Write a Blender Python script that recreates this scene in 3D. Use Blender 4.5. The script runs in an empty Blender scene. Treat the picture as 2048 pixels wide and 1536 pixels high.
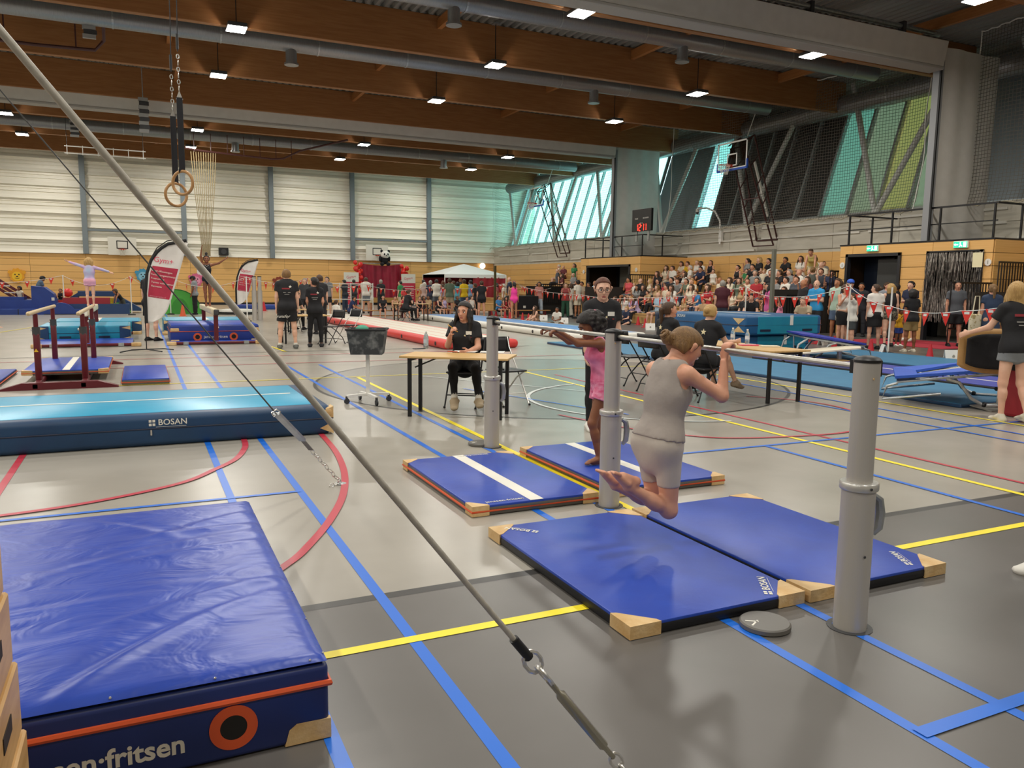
import bpy, bmesh, math, random
import numpy as np
from mathutils import Vector, Matrix
SC = bpy.context.scene
COL = SC.collection
random.seed(7)
rng = np.random.default_rng(7)
# ---------------------------------------------------------------- camera
FPX, CX, CY, HC = 1570.9, 1024.0, 768.0, 1.55
yaw, pit, rol = [math.radians(a) for a in (25.277, 7.1975, 0.6794)]
FW = np.array([math.sin(yaw)*math.cos(pit), math.cos(yaw)*math.cos(pit), -math.sin(pit)])
RT = np.array([math.cos(yaw), -math.sin(yaw), 0.0]); UP = np.cross(RT, FW)
RT, UP = RT*math.cos(rol)+UP*math.sin(rol), -RT*math.sin(rol)+UP*math.cos(rol)
CAM = np.array([0, 0, HC])
cd = bpy.data.cameras.new('camera'); cam = bpy.data.objects.new('camera', cd); COL.objects.link(cam)
cd.sensor_width = 36.0; cd.lens = FPX/2048*36.0; cd.clip_start = 0.05; cd.clip_end = 300
M = Matrix(((RT[0], UP[0], -FW[0], 0), (RT[1], UP[1], -FW[1], 0), (RT[2], UP[2], -FW[2], HC), (0, 0, 0, 1)))
cam.matrix_world = M
SC.camera = cam
# ---------------------------------------------------------------- world, exposure
w = bpy.data.worlds.new('world'); SC.world = w; w.use_nodes = True
nt = w.node_tree; bg = nt.nodes['Background']
bg.inputs[0].default_value = (0.72, 0.93, 1.0, 1); bg.inputs[1].default_value = 2.6
SC.view_settings.view_transform = 'Standard'; SC.view_settings.look = 'None'
SC.view_settings.exposure = 0.78; SC.view_settings.gamma = 1.0
LAMP_E = 120.0          # radiance of the hall lamps
# ---------------------------------------------------------------- pixel -> place
def ray(x, y): return FW + RT*(x-CX)/FPX - UP*(y-CY)/FPX
def G(x, y, z=0.0):
    d = ray(x, y); return CAM + d*(z-HC)/d[2]
def PY(x, y, Y):
    d = ray(x, y); return CAM + d*Y/d[1]
def PX(x, y, X):
    d = ray(x, y); return CAM + d*X/d[0]
# ---------------------------------------------------------------- materials
def lin(c):
    if isinstance(c, str): c = tuple(int(c[i:i+2], 16) for i in (0, 2, 4))
    return tuple(((v/255)/12.92 if v <= 10 else (((v/255)+.055)/1.055)**2.4) for v in c)
MATS = {}
def mat(name, c, rough=.6, metal=0, c2=None, scale=6, detail=4, bump=0, bscale=30, stretch=None, spec=.5, trans=0, emit=0, rand=0, coat=0, dist=0, lo=.35, hi=.65, alpha=None):
    if name in MATS: return MATS[name]
    m = bpy.data.materials.new(name); m.use_nodes = True; n = m.node_tree.nodes; l = m.node_tree.links
    b = n['Principled BSDF']; b.inputs['Base Color'].default_value = (*lin(c), 1)
    b.inputs['Roughness'].default_value = rough; b.inputs['Metallic'].default_value = metal
    b.inputs['Specular IOR Level'].default_value = spec
    if coat: b.inputs['Coat Weight'].default_value = coat; b.inputs['Coat Roughness'].default_value = .12
    if trans: b.inputs['Transmission Weight'].default_value = trans
    if emit: b.inputs['Emission Color'].default_value = (*lin(c), 1); b.inputs['Emission Strength'].default_value = emit
    m.diffuse_color = (*lin(c), 1)
    vec = None
    if c2 is not None or bump:
        tc = n.new('ShaderNodeTexCoord'); mp = n.new('ShaderNodeMapping'); l.new(tc.outputs['Object'], mp.inputs[0])
        if stretch: mp.inputs['Scale'].default_value = stretch
        vec = mp.outputs[0]
    if c2 is not None:
        nz = n.new('ShaderNodeTexNoise'); nz.inputs['Scale'].default_value = scale; nz.inputs['Detail'].default_value = detail; nz.inputs['Distortion'].default_value = dist
        rp = n.new('ShaderNodeValToRGB'); rp.color_ramp.elements[0].position = lo; rp.color_ramp.elements[1].position = hi
        rp.color_ramp.elements[0].color = (*lin(c), 1); rp.color_ramp.elements[1].color = (*lin(c2), 1)
        l.new(vec, nz.inputs['Vector']); l.new(nz.outputs[0], rp.inputs[0])
        out = rp.outputs[0]
        if rand:
            oi = n.new('ShaderNodeObjectInfo'); hs = n.new('ShaderNodeHueSaturation'); mr = n.new('ShaderNodeMapRange')
            mr.inputs[3].default_value = 1-rand; mr.inputs[4].default_value = 1+rand
            l.new(oi.outputs['Random'], mr.inputs[0]); l.new(mr.outputs[0], hs.inputs['Value']); l.new(out, hs.inputs['Color']); out = hs.outputs[0]
            ad = n.new('ShaderNodeVectorMath'); ad.operation = 'ADD'; l.new(vec, ad.inputs[0]); sc_ = n.new('ShaderNodeMath'); sc_.operation = 'MULTIPLY'; sc_.inputs[1].default_value = 40; l.new(oi.outputs['Random'], sc_.inputs[0]); l.new(sc_.outputs[0], ad.inputs[1]); l.new(ad.outputs[0], nz.inputs['Vector'])
        l.new(out, b.inputs['Base Color'])
    if bump:
        nb = n.new('ShaderNodeTexNoise'); nb.inputs['Scale'].default_value = bscale; nb.inputs['Detail'].default_value = 3; nb.inputs['Distortion'].default_value = dist
        bp = n.new('ShaderNodeBump'); bp.inputs['Strength'].default_value = bump; bp.inputs['Distance'].default_value = .02
        l.new(vec, nb.inputs['Vector']); l.new(nb.outputs[0], bp.inputs['Height']); l.new(bp.outputs[0], b.inputs['Normal'])
    MATS[name] = m; return m
def tint_glass(name, c):
    if name in MATS: return MATS[name]
    m = bpy.data.materials.new(name); m.use_nodes = True; n = m.node_tree.nodes; l = m.node_tree.links
    n.remove(n['Principled BSDF']); o = n['Material Output']
    t = n.new('ShaderNodeBsdfTransparent'); t.inputs[0].default_value = (*lin(c), 1)
    g = n.new('ShaderNodeBsdfGlossy'); g.inputs['Roughness'].default_value = .05
    mx = n.new('ShaderNodeMixShader'); mx.inputs[0].default_value = .07
    l.new(t.outputs[0], mx.inputs[1]); l.new(g.outputs[0], mx.inputs[2]); l.new(mx.outputs[0], o.inputs[0])
    MATS[name] = m; return m
def translucent(name, c, rough=.9, mixf=.6):
    if name in MATS: return MATS[name]
    m = bpy.data.materials.new(name); m.use_nodes = True; n = m.node_tree.nodes; l = m.node_tree.links
    b = n['Principled BSDF']; o = n['Material Output']; b.inputs['Base Color'].default_value = (*lin(c), 1); b.inputs['Roughness'].default_value = rough
    t = n.new('ShaderNodeBsdfTranslucent'); t.inputs[0].default_value = (*lin(c), 1)
    mx = n.new('ShaderNodeMixShader'); mx.inputs[0].default_value = mixf
    l.new(b.outputs[0], mx.inputs[1]); l.new(t.outputs[0], mx.inputs[2]); l.new(mx.outputs[0], o.inputs[0])
    MATS[name] = m; return m
# ---------------------------------------------------------------- mesh builder
def V3(p): return Vector((float(p[0]), float(p[1]), float(p[2])))
class MB:
    def __init__(s): s.v = []; s.f = []; s.m = []; s.k = 0
    def add(s, vs, fs):
        o = len(s.v); s.v += [tuple(map(float, p)) for p in vs]
        for f in fs: s.f.append(tuple(i+o for i in f)); s.m.append(s.k)
        return s
    def mi(s, k): s.k = k; return s
    def box(s, c, d, rz=0, R=None):
        R = R or Matrix.Rotation(rz, 3, 'Z'); c = V3(c); h = Vector(d)*.5
        vs = [c + R @ Vector((x*h.x, y*h.y, z*h.z)) for z in (-1, 1) for y in (-1, 1) for x in (-1, 1)]
        return s.add(vs, [(0, 2, 3, 1), (4, 5, 7, 6), (0, 1, 5, 4), (2, 6, 7, 3), (0, 4, 6, 2), (1, 3, 7, 5)])
    def bar(s, a, b, w, h, up=(0, 0, 1)):
        a, b = V3(a), V3(b); d = (b-a); L = d.length; d.normalize(); u = Vector(up); sd = d.cross(u)
        if sd.length < 1e-4: sd = d.cross(Vector((0, 1, 0)))
        sd.normalize(); u = sd.cross(d); R = Matrix((sd, d, u)).transposed()
        return s.box((a+b)/2, (w, L, h), R=R)
    def tube(s, pts, r, n=8, closed=False, caps=True):
        P = [V3(p) for p in pts]; rs = r if isinstance(r, (list, tuple)) else [r]*len(P); N = len(P)
        o = []; prev = None
        for i, p in enumerate(P):
            if closed: t = P[(i+1) % N]-P[i-1]
            else: t = P[min(i+1, N-1)]-P[max(i-1, 0)]
            t.normalize()
            if prev is None:
                a = Vector((0, 0, 1)) if abs(t.z) < .9 else Vector((1, 0, 0)); x = t.cross(a).normalized()
            else:
                x = prev - t*prev.dot(t); x.normalize()
            prev = x; y = t.cross(x)
            o += [p + (x*math.cos(2*math.pi*j/n) + y*math.sin(2*math.pi*j/n))*rs[i] for j in range(n)]
        fs = []
        for i in range(N if closed else N-1):
            a, b = i*n, ((i+1) % N)*n
            fs += [(a+j, a+(j+1) % n, b+(j+1) % n, b+j) for j in range(n)]
        if caps and not closed: fs += [tuple(range(n))[::-1], tuple(range((N-1)*n, N*n))]
        return s.add(o, fs)
    def cyl(s, a, b, r, r2=None, n=12): return s.tube([a, b], [r, r if r2 is None else r2], n)
    def sph(s, c, r, nu=10, nv=6, R=None):
        if not isinstance(r, (tuple, list)): r = (r, r, r)
        R = R or Matrix.Identity(3); c = V3(c); vs = [c + R @ Vector((0, 0, -r[2]))]
        for i in range(1, nv):
            a = -math.pi/2 + math.pi*i/nv
            vs += [c + R @ Vector((r[0]*math.cos(a)*math.cos(2*math.pi*j/nu), r[1]*math.cos(a)*math.sin(2*math.pi*j/nu), r[2]*math.sin(a))) for j in range(nu)]
        vs.append(c + R @ Vector((0, 0, r[2]))); L = len(vs)-1
        fs = [(0, 1+(j+1) % nu, 1+j) for j in range(nu)]
        for i in range(nv-2): fs += [(1+i*nu+j, 1+i*nu+(j+1) % nu, 1+(i+1)*nu+(j+1) % nu, 1+(i+1)*nu+j) for j in range(nu)]
        b = 1+(nv-2)*nu; fs += [(b+j, b+(j+1) % nu, L) for j in range(nu)]
        return s.add(vs, fs)
    def prism(s, poly, vec):
        n = len(poly); vec = V3(vec); P = [V3(p) for p in poly]
        return s.add(P+[p+vec for p in P], [tuple(range(n))[::-1], tuple(range(n, 2*n))]+[(i, (i+1) % n, n+(i+1) % n, n+i) for i in range(n)])
    def lathe(s, prof, n=16, c=(0, 0, 0)):
        vs = []; N = len(prof)
        for r, z in prof: vs += [(c[0]+r*math.cos(2*math.pi*j/n), c[1]+r*math.sin(2*math.pi*j/n), c[2]+z) for j in range(n)]
        fs = [(i*n+j, i*n+(j+1) % n, (i+1)*n+(j+1) % n, (i+1)*n+j) for i in range(N-1) for j in range(n)]
        return s.add(vs, fs+[tuple(range(n))[::-1], tuple(range((N-1)*n, N*n))])
    def grid(s, nx, ny, fn):
        vs = [fn(i/nx, j/ny) for j in range(ny+1) for i in range(nx+1)]; W = nx+1
        return s.add(vs, [(j*W+i, j*W+i+1, (j+1)*W+i+1, (j+1)*W+i) for j in range(ny) for i in range(nx)])
    def rbox(s, c, d, bev, seg=2, rz=0):
        bm = bmesh.new(); bmesh.ops.create_cube(bm, size=1)
        for v in bm.verts: v.co = Vector((v.co.x*d[0], v.co.y*d[1], v.co.z*d[2]))
        bmesh.ops.bevel(bm, geom=bm.edges[:], offset=bev, segments=seg, affect='EDGES', profile=.5)
        R = Matrix.Rotation(rz, 3, 'Z'); bm.verts.index_update()
        s.add([V3(c)+R @ v.co for v in bm.verts], [tuple(v.index for v in f.verts) for f in bm.faces]); bm.free(); return s
    def mesh(s, name, ms, smooth=False):
        me = bpy.data.meshes.new(name); me.from_pydata(s.v, [], s.f); 
        for m in (ms if isinstance(ms, (list, tuple)) else [ms]): me.materials.append(m)
        if any(s.m): me.polygons.foreach_set('material_index', s.m)
        if smooth:
            me.polygons.foreach_set('use_smooth', [True]*len(me.polygons))
            if smooth != 'all':
                try: me.set_sharp_from_angle(angle=math.radians(40))
                except Exception: pass
        me.update(); return me
    def build(s, name, ms, par=None, smooth=False, loc=None, rz=0):
        return link(name, s.mesh(name, ms, smooth), par, loc, rz)
def link(name, me, par=None, loc=None, rz=0, scale=None):
    o = bpy.data.objects.new(name, me); COL.objects.link(o)
    if par: o.parent = par
    if loc is not None: o.location = V3(loc)
    if rz: o.rotation_euler = (0, 0, rz)
    if scale is not None: o.scale = scale
    return o
def tag(o, label, cat, group=None):
    o['label'] = label; o['category'] = cat
    if group: o['group'] = group
    return o
def thing(name, label, cat, loc=(0, 0, 0), rz=0, group=None):
    return tag(link(name, None, None, loc, rz), label, cat, group)
def struct(o): o['kind'] = 'structure'; return o
def ctree(o, par=None):
    c = o.copy(); COL.objects.link(c); c.parent = par
    for ch in [x for x in list(o.children)]: ctree(ch, c)
    return c
def text(name, body, size, m, par, mw, ext=.0015, align='CENTER', shear=0, bold=0, xs=1):
    cu = bpy.data.curves.new(name, 'FONT'); cu.body = body; cu.size = size; cu.extrude = ext; cu.align_x = align; cu.align_y = 'CENTER'; cu.shear = shear; cu.offset = bold; cu.resolution_u = 3
    t = bpy.data.objects.new(name, cu); COL.objects.link(t); dg = bpy.context.evaluated_depsgraph_get()
    me = bpy.data.meshes.new_from_object(t.evaluated_get(dg)); bpy.data.objects.remove(t); bpy.data.curves.remove(cu)
    me.materials.clear(); me.materials.append(m); o = link(name, me, par); o.matrix_local = mw @ Matrix.Diagonal((xs, 1, 1, 1)); return o
def frame(o, x, y):           # matrix with x right and y up on a surface, origin o
    x = V3(x).normalized(); y = V3(y).normalized(); z = x.cross(y).normalized(); y = z.cross(x)
    return Matrix(((x.x, y.x, z.x, o[0]), (x.y, y.y, z.y, o[1]), (x.z, y.z, z.z, o[2]), (0, 0, 0, 1)))
UNIT = {}
def unit_box(m):
    if m.name not in UNIT:
        UNIT[m.name] = MB().box((0, 0, 0), (1, 1, 1)).mesh('piece', m)
    return UNIT[m.name]
def piece(name, m, c, d, par, rz=0): return link(name, unit_box(m), par, c, rz, d)
# common materials
WHITE = mat('white_paint', 'e9e7e0', .5); BLACK = mat('black_paint', '111113', .45); DGREY = mat('dark_grey', '3a3b3d', .5)
CHROME = mat('chrome', 'd2d0cb', .25, .8); STEEL = mat('galvanised_steel', '9fa3a5', .4, .8, c2='b7babb', scale=12)
ALU = mat('brushed_aluminium', 'b4afa8', .38, .25, c2='bdb8b1', scale=8, stretch=(1, 1, .05))
PLY = mat('plywood_tan', 'd6b077', .5, c2='c79c5f', scale=5, stretch=(1, 8, 1))
LEATHER = mat('tan_leather', 'd8b987', .55, c2='c79f66', scale=9, bump=.15, bscale=60)
RED = mat('pennant_red', 'e2382c', .45); MAROON = mat('maroon_paint', '5d1620', .35)
# ================================================================= the hall
XL, XR, Y0, YB, ZD = -14.0, 24.75, -8.0, 56.0, 9.75
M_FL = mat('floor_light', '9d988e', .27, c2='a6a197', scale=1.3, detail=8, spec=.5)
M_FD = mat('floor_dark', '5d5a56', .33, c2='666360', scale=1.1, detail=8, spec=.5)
M_FB = mat('floor_black', '343331', .36)
M_BLUE = mat('line_blue', '1c6ad2', .35); M_YEL = mat('line_yellow', 'f4e02a', .4); M_REDL = mat('line_red', 'b93446', .38); M_WHL = mat('line_white', 'cfd2cf', .4)
floor = struct(MB().box(((XL+28)/2, (Y0+YB)/2, -.1), (28-XL, YB-Y0, .2)).build('floor', M_FL))
ZL = [.0006]
def zl(): ZL[0] += .00025; return ZL[0]
def fpoly(name, m, pts): z = zl(); return MB().add([(x, y, z) for x, y in pts], [tuple(range(len(pts)))]).build(name, m, floor)
def frect(name, m, x0, x1, y0, y1): return fpoly(name, m, [(x0, y0), (x1, y0), (x1, y1), (x0, y1)])
def fline(m, a, b, w=.05):
    a = Vector(a); b = Vector(b); d = (b-a).normalized(); n = Vector((-d.y, d.x))*w/2
    return fpoly('line_marking', m, [a-n, b-n, b+n, a+n])
def farc(m, c, r, a0, a1, w=.05, n=48, rx=1):
    z = zl(); mb = MB()
    def fn(u, v):
        t = math.radians(a0+(a1-a0)*u); q = r+w*(v-.5); return (c[0]+q*math.cos(t)*rx, c[1]+q*math.sin(t), z)
    mb.grid(n, 1, fn); return mb.build('line_marking', m, floor)
def fcurve(m, pts, w=.05):
    z = zl(); P = [Vector(p) for p in pts]; Q = []
    for i in range(len(P)-1):
        p0, p1, p2, p3 = P[max(i-1, 0)], P[i], P[i+1], P[min(i+2, len(P)-1)]
        for k in range(6):
            t = k/6; Q.append(.5*((2*p1)+(p2-p0)*t+(2*p0-5*p1+4*p2-p3)*t*t+(3*p1-p0-3*p2+p3)*t**3))
    Q.append(P[-1]); vs = []
    for i, q in enumerate(Q):
        d = (Q[min(i+1, len(Q)-1)]-Q[max(i-1, 0)]).normalized(); n = Vector((-d.y, d.x))*w/2
        vs += [(q.x-n.x, q.y-n.y, z), (q.x+n.x, q.y+n.y, z)]
    return MB().add(vs, [(2*i, 2*i+2, 2*i+3, 2*i+1) for i in range(len(Q)-1)]).build('line_marking', m, floor)
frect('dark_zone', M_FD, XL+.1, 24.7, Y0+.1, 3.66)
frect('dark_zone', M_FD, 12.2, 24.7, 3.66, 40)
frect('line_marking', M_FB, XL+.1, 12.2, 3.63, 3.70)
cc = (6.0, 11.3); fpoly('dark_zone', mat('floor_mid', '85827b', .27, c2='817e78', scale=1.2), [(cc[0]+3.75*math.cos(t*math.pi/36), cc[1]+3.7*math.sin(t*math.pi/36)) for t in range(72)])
farc(M_FB, cc, 3.72, 0, 360, .05, 90)
for x, y0, y1, m in ((1.02, -3, 45, M_BLUE), (.53, -3, 45, M_BLUE), (2.42, -3, 16, M_BLUE), (-1.0, 5.2, 12, M_REDL)): fline(m, (x, y0), (x, y1), .055)
fline(M_BLUE, (2.82, -2), (3.03, 15), .055); fline(M_YEL, (3.05, 4.2), (3.2, 12.75), .06); fline(M_YEL, (-9, 3.15), (9.2, 3.14), .06)
fline(M_YEL, (6.05, 3.4), (6.2, 12.75), .06); fline(M_REDL, (6.42, 3.7), (6.5, 12), .05); fline(M_BLUE, (5.49, 3.2), (5.52, 5.8), .05)
fline(M_BLUE, (-6, 5.82), (1.02, 5.84), .045); fline(M_BLUE, (4.2, 5.84), (9.6, 5.78), .045); fline(M_YEL, (-9, 13.0), (12.1, 12.7), .045); fline(M_YEL, (9.15, 3.2), (9.28, 12.7), .05)
fline(M_BLUE, (8.55, 3.2), (8.8, 12), .045); fline(M_BLUE, (8.14, 3.2), (8.14, 8), .045); fline(M_BLUE, (2.41, 1.72), (3.3, 1.72), .06)
fline(M_YEL, (-3.75, 26.9), (-3.1, 30), .06); fline(M_YEL, (2.9, 18), (2.2, 30), .05)
fcurve(M_REDL, [(1.6, 9.5), (1.63, 8.3), (1.62, 7.93), (1.57, 7.1), (1.46, 6.31), (1.29, 5.62), (1.07, 5.04), (.85, 4.59), (.67, 4.3), (.3, 3.9), (-.3, 3.72)], .055)
fcurve(M_REDL, [(.88, 8.6), (.86, 7.88), (.81, 7.52), (.69, 7.12), (.5, 6.8), (.22, 6.42), (-.32, 6.11), (-.83, 5.97), (-1.5, 5.9)], .055)
fcurve(M_REDL, [(4.5, 8.2), (4.78, 7.14), (5.18, 6.48), (5.55, 6.22), (6.23, 6.07), (6.95, 6.06), (7.7, 6.4), (8.2, 7.2), (8.25, 7.95), (7.8, 8.66)], .045)
farc(M_WHL, (6.5, 8.9), 1.85, 100, 260, .05)
fline(M_REDL, (-9, 17.3), (8, 17.0), .05); fline(M_REDL, (-9, 15.6), (9, 15.3), .05); fline(mat('line_grey', '77746e', .4), (-9, 18.2), (9, 18), .06)
fline(M_WHL, (4.2, 12.6), (6.2, 9.4), .03); fline(M_BLUE, (4.3, 10.8), (5.3, 7.9), .035)
# ---- back wall: corrugated sheet above a wood-panelled lower part
M_SHEET = mat('ribbed_metal_sheet', 'efeadb', .4, .0, c2='f2eee0', scale=3, stretch=(.2, 1, 3))
M_WOOD = mat('panel_wood', 'e2b068', .42, c2='eaba76', scale=4, stretch=(.35, .35, 5), rand=.07, spec=.4)
M_CORE = mat('panel_gap', '3d2912', .8); M_COLM = mat('steel_column_paint', '7b858a', .45, .1)
def ribs(u0, u1, z0, z1, pitch, dep):
    P = []; z = z0
    while z < z1-1e-6:
        for a, b in ((0, dep), (.26, 0), (.46, 0), (.48, -.06), (.53, -.06), (.55, 0), (.71, 0), (.73, -.06), (.78, -.06), (.8, 0), (.985, 0)):
            if z+a*pitch <= z1: P.append((b, z+a*pitch))
        z += pitch
    P.append((0, z1)); return P
mb = MB(); P = ribs(0, 0, 3.15, ZD, .8, .15); mb.grid(1, len(P)-1, lambda u, v: (XL+u*(28.2-XL), YB-.09-P[round(v*(len(P)-1))][0], P[round(v*(len(P)-1))][1]))
mb.box(((XL+28)/2, YB+.1, ZD/2), (28.4-XL, .2, ZD)); wall_back = struct(mb.build('wall_back', [M_SHEET]))
def planks(par, axis, k, a0, a1, z0, nrow, hrow, sgn, holes=(), step=3.0, off=0.0, th=.03):
    for r in range(nrow):
        zc = z0+(r+.5)*hrow; iv = [(a0, a1)]
        for h0, h1, hz in holes:
            if zc < hz: iv = [q for (p0, p1) in iv for q in ((p0, min(p1, h0)), (max(p0, h1), p1)) if q[1]-q[0] > .02]
        for p0, p1 in iv:
            cuts = [p0]+[c for c in [a0+off+step*i for i in range(int((a1-a0)/step)+2)] if p0+.2 < c < p1-.2]+[p1]
            for c0, c1 in zip(cuts, cuts[1:]):
                L = c1-c0-.012
                if axis == 'x': piece('plank', M_WOOD, ((c0+c1)/2, k+sgn*th/2, zc), (L, th, hrow-.014), par)
                else: piece('plank', M_WOOD, (k+sgn*th/2, (c0+c1)/2, zc), (th, L, hrow-.014), par)
MB().box(((XL+24.7)/2, YB-.03, 1.575), (24.7-XL, .06, 3.15)).build('panel_backing', M_CORE, wall_back)
planks(wall_back, 'x', YB-.06, -8.9, 24.7, .15, 8, .375, -1, off=2.95)
for x in (-8.6, -2.9, 2.77, 8.24, 13.74, 19.4):
    mb = MB(); mb.box((x, YB-.22, 6.45), (.3, .03, 6.6)); mb.box((x, YB-.4, 6.45), (.3, .03, 6.6)); mb.box((x, YB-.31, 6.45), (.03, .18, 6.6)); mb.build('steel_column', M_COLM, wall_back)
for x0, x1 in ((-2.75, 2.6), (13.9, 19.25)): MB().box(((x0+x1)/2, YB-.32, 4.62), (x1-x0, .12, .14)).build('steel_rail', M_COLM, wall_back)
bb = struct(MB().box(((XL+24.7)/2, YB-.1, .075), (24.7-XL, .05, .15)).build('baseboard_back', BLACK))
door = struct(MB().box((23.4, YB-.1, 1.25), (1.5, .06, 2.5)).build('door_1', mat('door_dark', '20242a', .4)))
MB().box((23.4, YB-.135, .95), (.2, .02, .04)).build('door_handle', STEEL, door)
for n, a, b in (('wall_left', (XL-.1, 24, 4.9), (.2, 64, 9.8)), ('wall_front', (7, Y0-.1, 4.9), (42, .2, 9.8))):
    struct(MB().box(a, b).build(n, mat('far_wall', 'a59f90', .6)))
# ---- right wall: panelled lower wall, two door boxes, concrete band, leaning glazing
M_CONC = mat('precast_concrete', 'c9c4b6', .75, c2='bab5a7', scale=2.2, detail=8, rand=.04, bump=.1)
mb = MB(); mb.box((XR+.15, 24, 1.55), (.3, 64, 3.1)); mb.box((XR+.2, 24, 3.72), (.34, 64, 1.25)); mb.box((XR+.85, 24, 4.31), (1.6, 64, .08)); mb.box((26.2, 24, 4.43), (.15, 64, .2))
wall_right = struct(mb.build('wall_right', M_CONC))
PT = ((14.64, 20.07, ((17.62, 19.79, 2.72), (14.9, 16.71, 2.72))), (32.15, 37.85, ((32.99, 37.19, 2.62),)))
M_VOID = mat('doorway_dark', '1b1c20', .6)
for i, (a, b, hs) in enumerate(PT):
    mb = MB(); mb.box(((22.05+XR)/2, (a+b)/2, 2.97), (XR-22.05, b-a, .12)); mb.box(((22+XR)/2, a+.04, 1.5), (XR-22.06, .08, 3.0)); mb.box(((22+XR)/2, b-.04, 1.5), (XR-22.06, .08, 3.0))
    ed = [a]+[v for h in sorted(hs) for v in h[:2]]+[b]
    for j in range(0, len(ed), 2):
        if ed[j+1]-ed[j] > .02: mb.box((22.06, (ed[j]+ed[j+1])/2, 1.5), (.1, ed[j+1]-ed[j], 3.0))
    for h in hs: mb.box((22.06, (h[0]+h[1])/2, (3+h[2])/2), (.1, h[1]-h[0], 3-h[2]))
    mb.build('door_box_frame', M_CORE, wall_right)
    planks(wall_right, 'y', 22.0, a, b, 0, 8, .375, -1, [(h[0], h[1], h[2]) for h in hs], off=1.9)
    planks(wall_right, 'x', a, 22.0, XR, 0, 8, .375, -1, off=2)
    MB().box(((22+XR)/2-.02, (a+b)/2, 3.02), (XR-21.96, b-a+.06, .05)).build('door_box_cap', BLACK, wall_right)
    for j, h in enumerate(sorted(hs)):
        y0, y1, z1 = h; d = struct(MB().box((23.9, (y0+y1)/2, z1/2), (.06, y1-y0, z1)).build('door_%d' % (2+i*2+j), M_VOID))  # near-black sheet paints the unlit interior behind the opening
        mb = MB()
        for y in (y0+.05, y1-.05): mb.box((22.0, y, z1/2), (.16, .1, z1))
        mb.box((22.0, (y0+y1)/2, z1-.05), (.16, y1-y0, .1)); mb.build('door_frame', mat('door_frame_dark', '26272b', .4), d)
        if i == 0 and j == 1:
            MB().box((22.35, 17.62+.62, 1.28), (.05, 1.1, 2.5)).build('door_leaf', mat('door_leaf', '3b3c3b', .45), d); MB().box((22.3, 17.62+1.08, 1.0), (.06, .04, .3)).build('door_handle', STEEL, d)
            MB().box((22.9, 19.2, 1.3), (.05, 1.2, 2.6)).build('door_leaf', mat('door_leaf_blue', '1c2536', .4), d)
        if i == 1:
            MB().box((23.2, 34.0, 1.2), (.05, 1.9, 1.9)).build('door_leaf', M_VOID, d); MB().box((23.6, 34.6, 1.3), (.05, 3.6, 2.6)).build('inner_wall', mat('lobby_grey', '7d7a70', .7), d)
planks(wall_right, 'y', XR, 20.07, 32.15, 0, 8, .375, -1, off=2.9)
planks(wall_right, 'y', XR, 37.85, 55.9, 0, 8, .375, -1, off=2.9)
planks(wall_right, 'y', XR, 6.0, 14.64, 0, 8, .375, -1, off=2.9)
for i in range(17):
    y = 5.0+i*3.0
    for z, h in ((3.42, .56), (4.0, .56)): piece('concrete_panel', M_CONC, (XR-.0, y+1.5, z), (.06, 2.98, h), wall_right)
for z in (3.2, 3.68, 4.12):
    for i in range(9):
        if (i*7+int(z*10)) % 5 != 3: piece('cable_trunking', mat('trunking_white', 'd9d6cc', .5), (XR-.06, 7.5+i*5.6, z), (.06, 5.2, .075), wall_right)
# leaning glazing
def GL(y, t): return (26.25+1.5*t, y, 4.55+4.75*t)
M_MUL = mat('window_frame_grey', 'a7aeae', .4, .3); GLS = tint_glass('window_glass_teal', 'c8ebe4')
SHADE_A = translucent('roller_shade_green', 'bfae9f', .9, .7); SHADE_B = translucent('roller_shade_yellow', 'd2b48c', .9, .7); SHADE_T = translucent('roller_shade_teal', 'b3bdb4', .9, .7); SHADE_D = mat('blackout_shade', '3b3a37', .8)
wn = 0
for y0, y1 in ((37.6, 55.6), (19.4, 33.6), (6.0, 16.2)):
    wn += 1; n = int((y1-y0)/1.35); dy = (y1-y0)/n
    mb = MB(); mb.bar(GL(y0, 0), GL(y1, 0), .12, .1); mb.bar(GL(y0, 1), GL(y1, 1), .12, .1)
    wob = struct(mb.build('window_%d' % wn, M_MUL))
    for k in range(n+1): MB().bar([c_-(.14 if i_ == 0 else 0) for i_, c_ in enumerate(GL(y0+k*dy, 0))], [c_-(.14 if i_ == 0 else 0) for i_, c_ in enumerate(GL(y0+k*dy, 1))], .1, .16, (1, 0, 0)).build('mullion', M_MUL, wob)
    for k in range(n):
        a, b = y0+k*dy+.04, y0+(k+1)*dy-.04; yc = (a+b)/2
        m = GLS
        q = [GL(a, .01), GL(b, .01), GL(b, .99), GL(a, .99)]
        MB().prism(q, (.012, 0, -.004)).build('pane', m, wob)
        sh = None
        if wn == 2: sh = SHADE_D if 25.6 < yc < 31.8 else (None if yc >= 31.8 or yc > 24.9 else (SHADE_T if yc > 23.4 else (SHADE_A if yc > 22 or yc < 20.3 else SHADE_B)))
        if wn == 3: sh = SHADE_D if (k % 4) else SHADE_A
        if sh: MB().prism([(x-.06, y+(-.06 if i_ in (0, 3) else .06), z) for i_, (x, y, z) in enumerate(q)], (.006, 0, -.002)).build('shade', sh, wob)
for ya, yb in ((-8, 6.0), (16.2, 19.4), (33.6, 37.6), (55.6, 56)):
    MB().prism([GL(ya, 0), GL(yb, 0), GL(yb, 1), GL(ya, 1)], (.1, 0, -.03)).build('blind_panel', M_COLM, wall_right)
struct(MB().box((27.6, 24, 9.5), (1.6, 64, .6)).build('trim_1', mat('eaves_grey', '6f7371', .6)))
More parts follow.
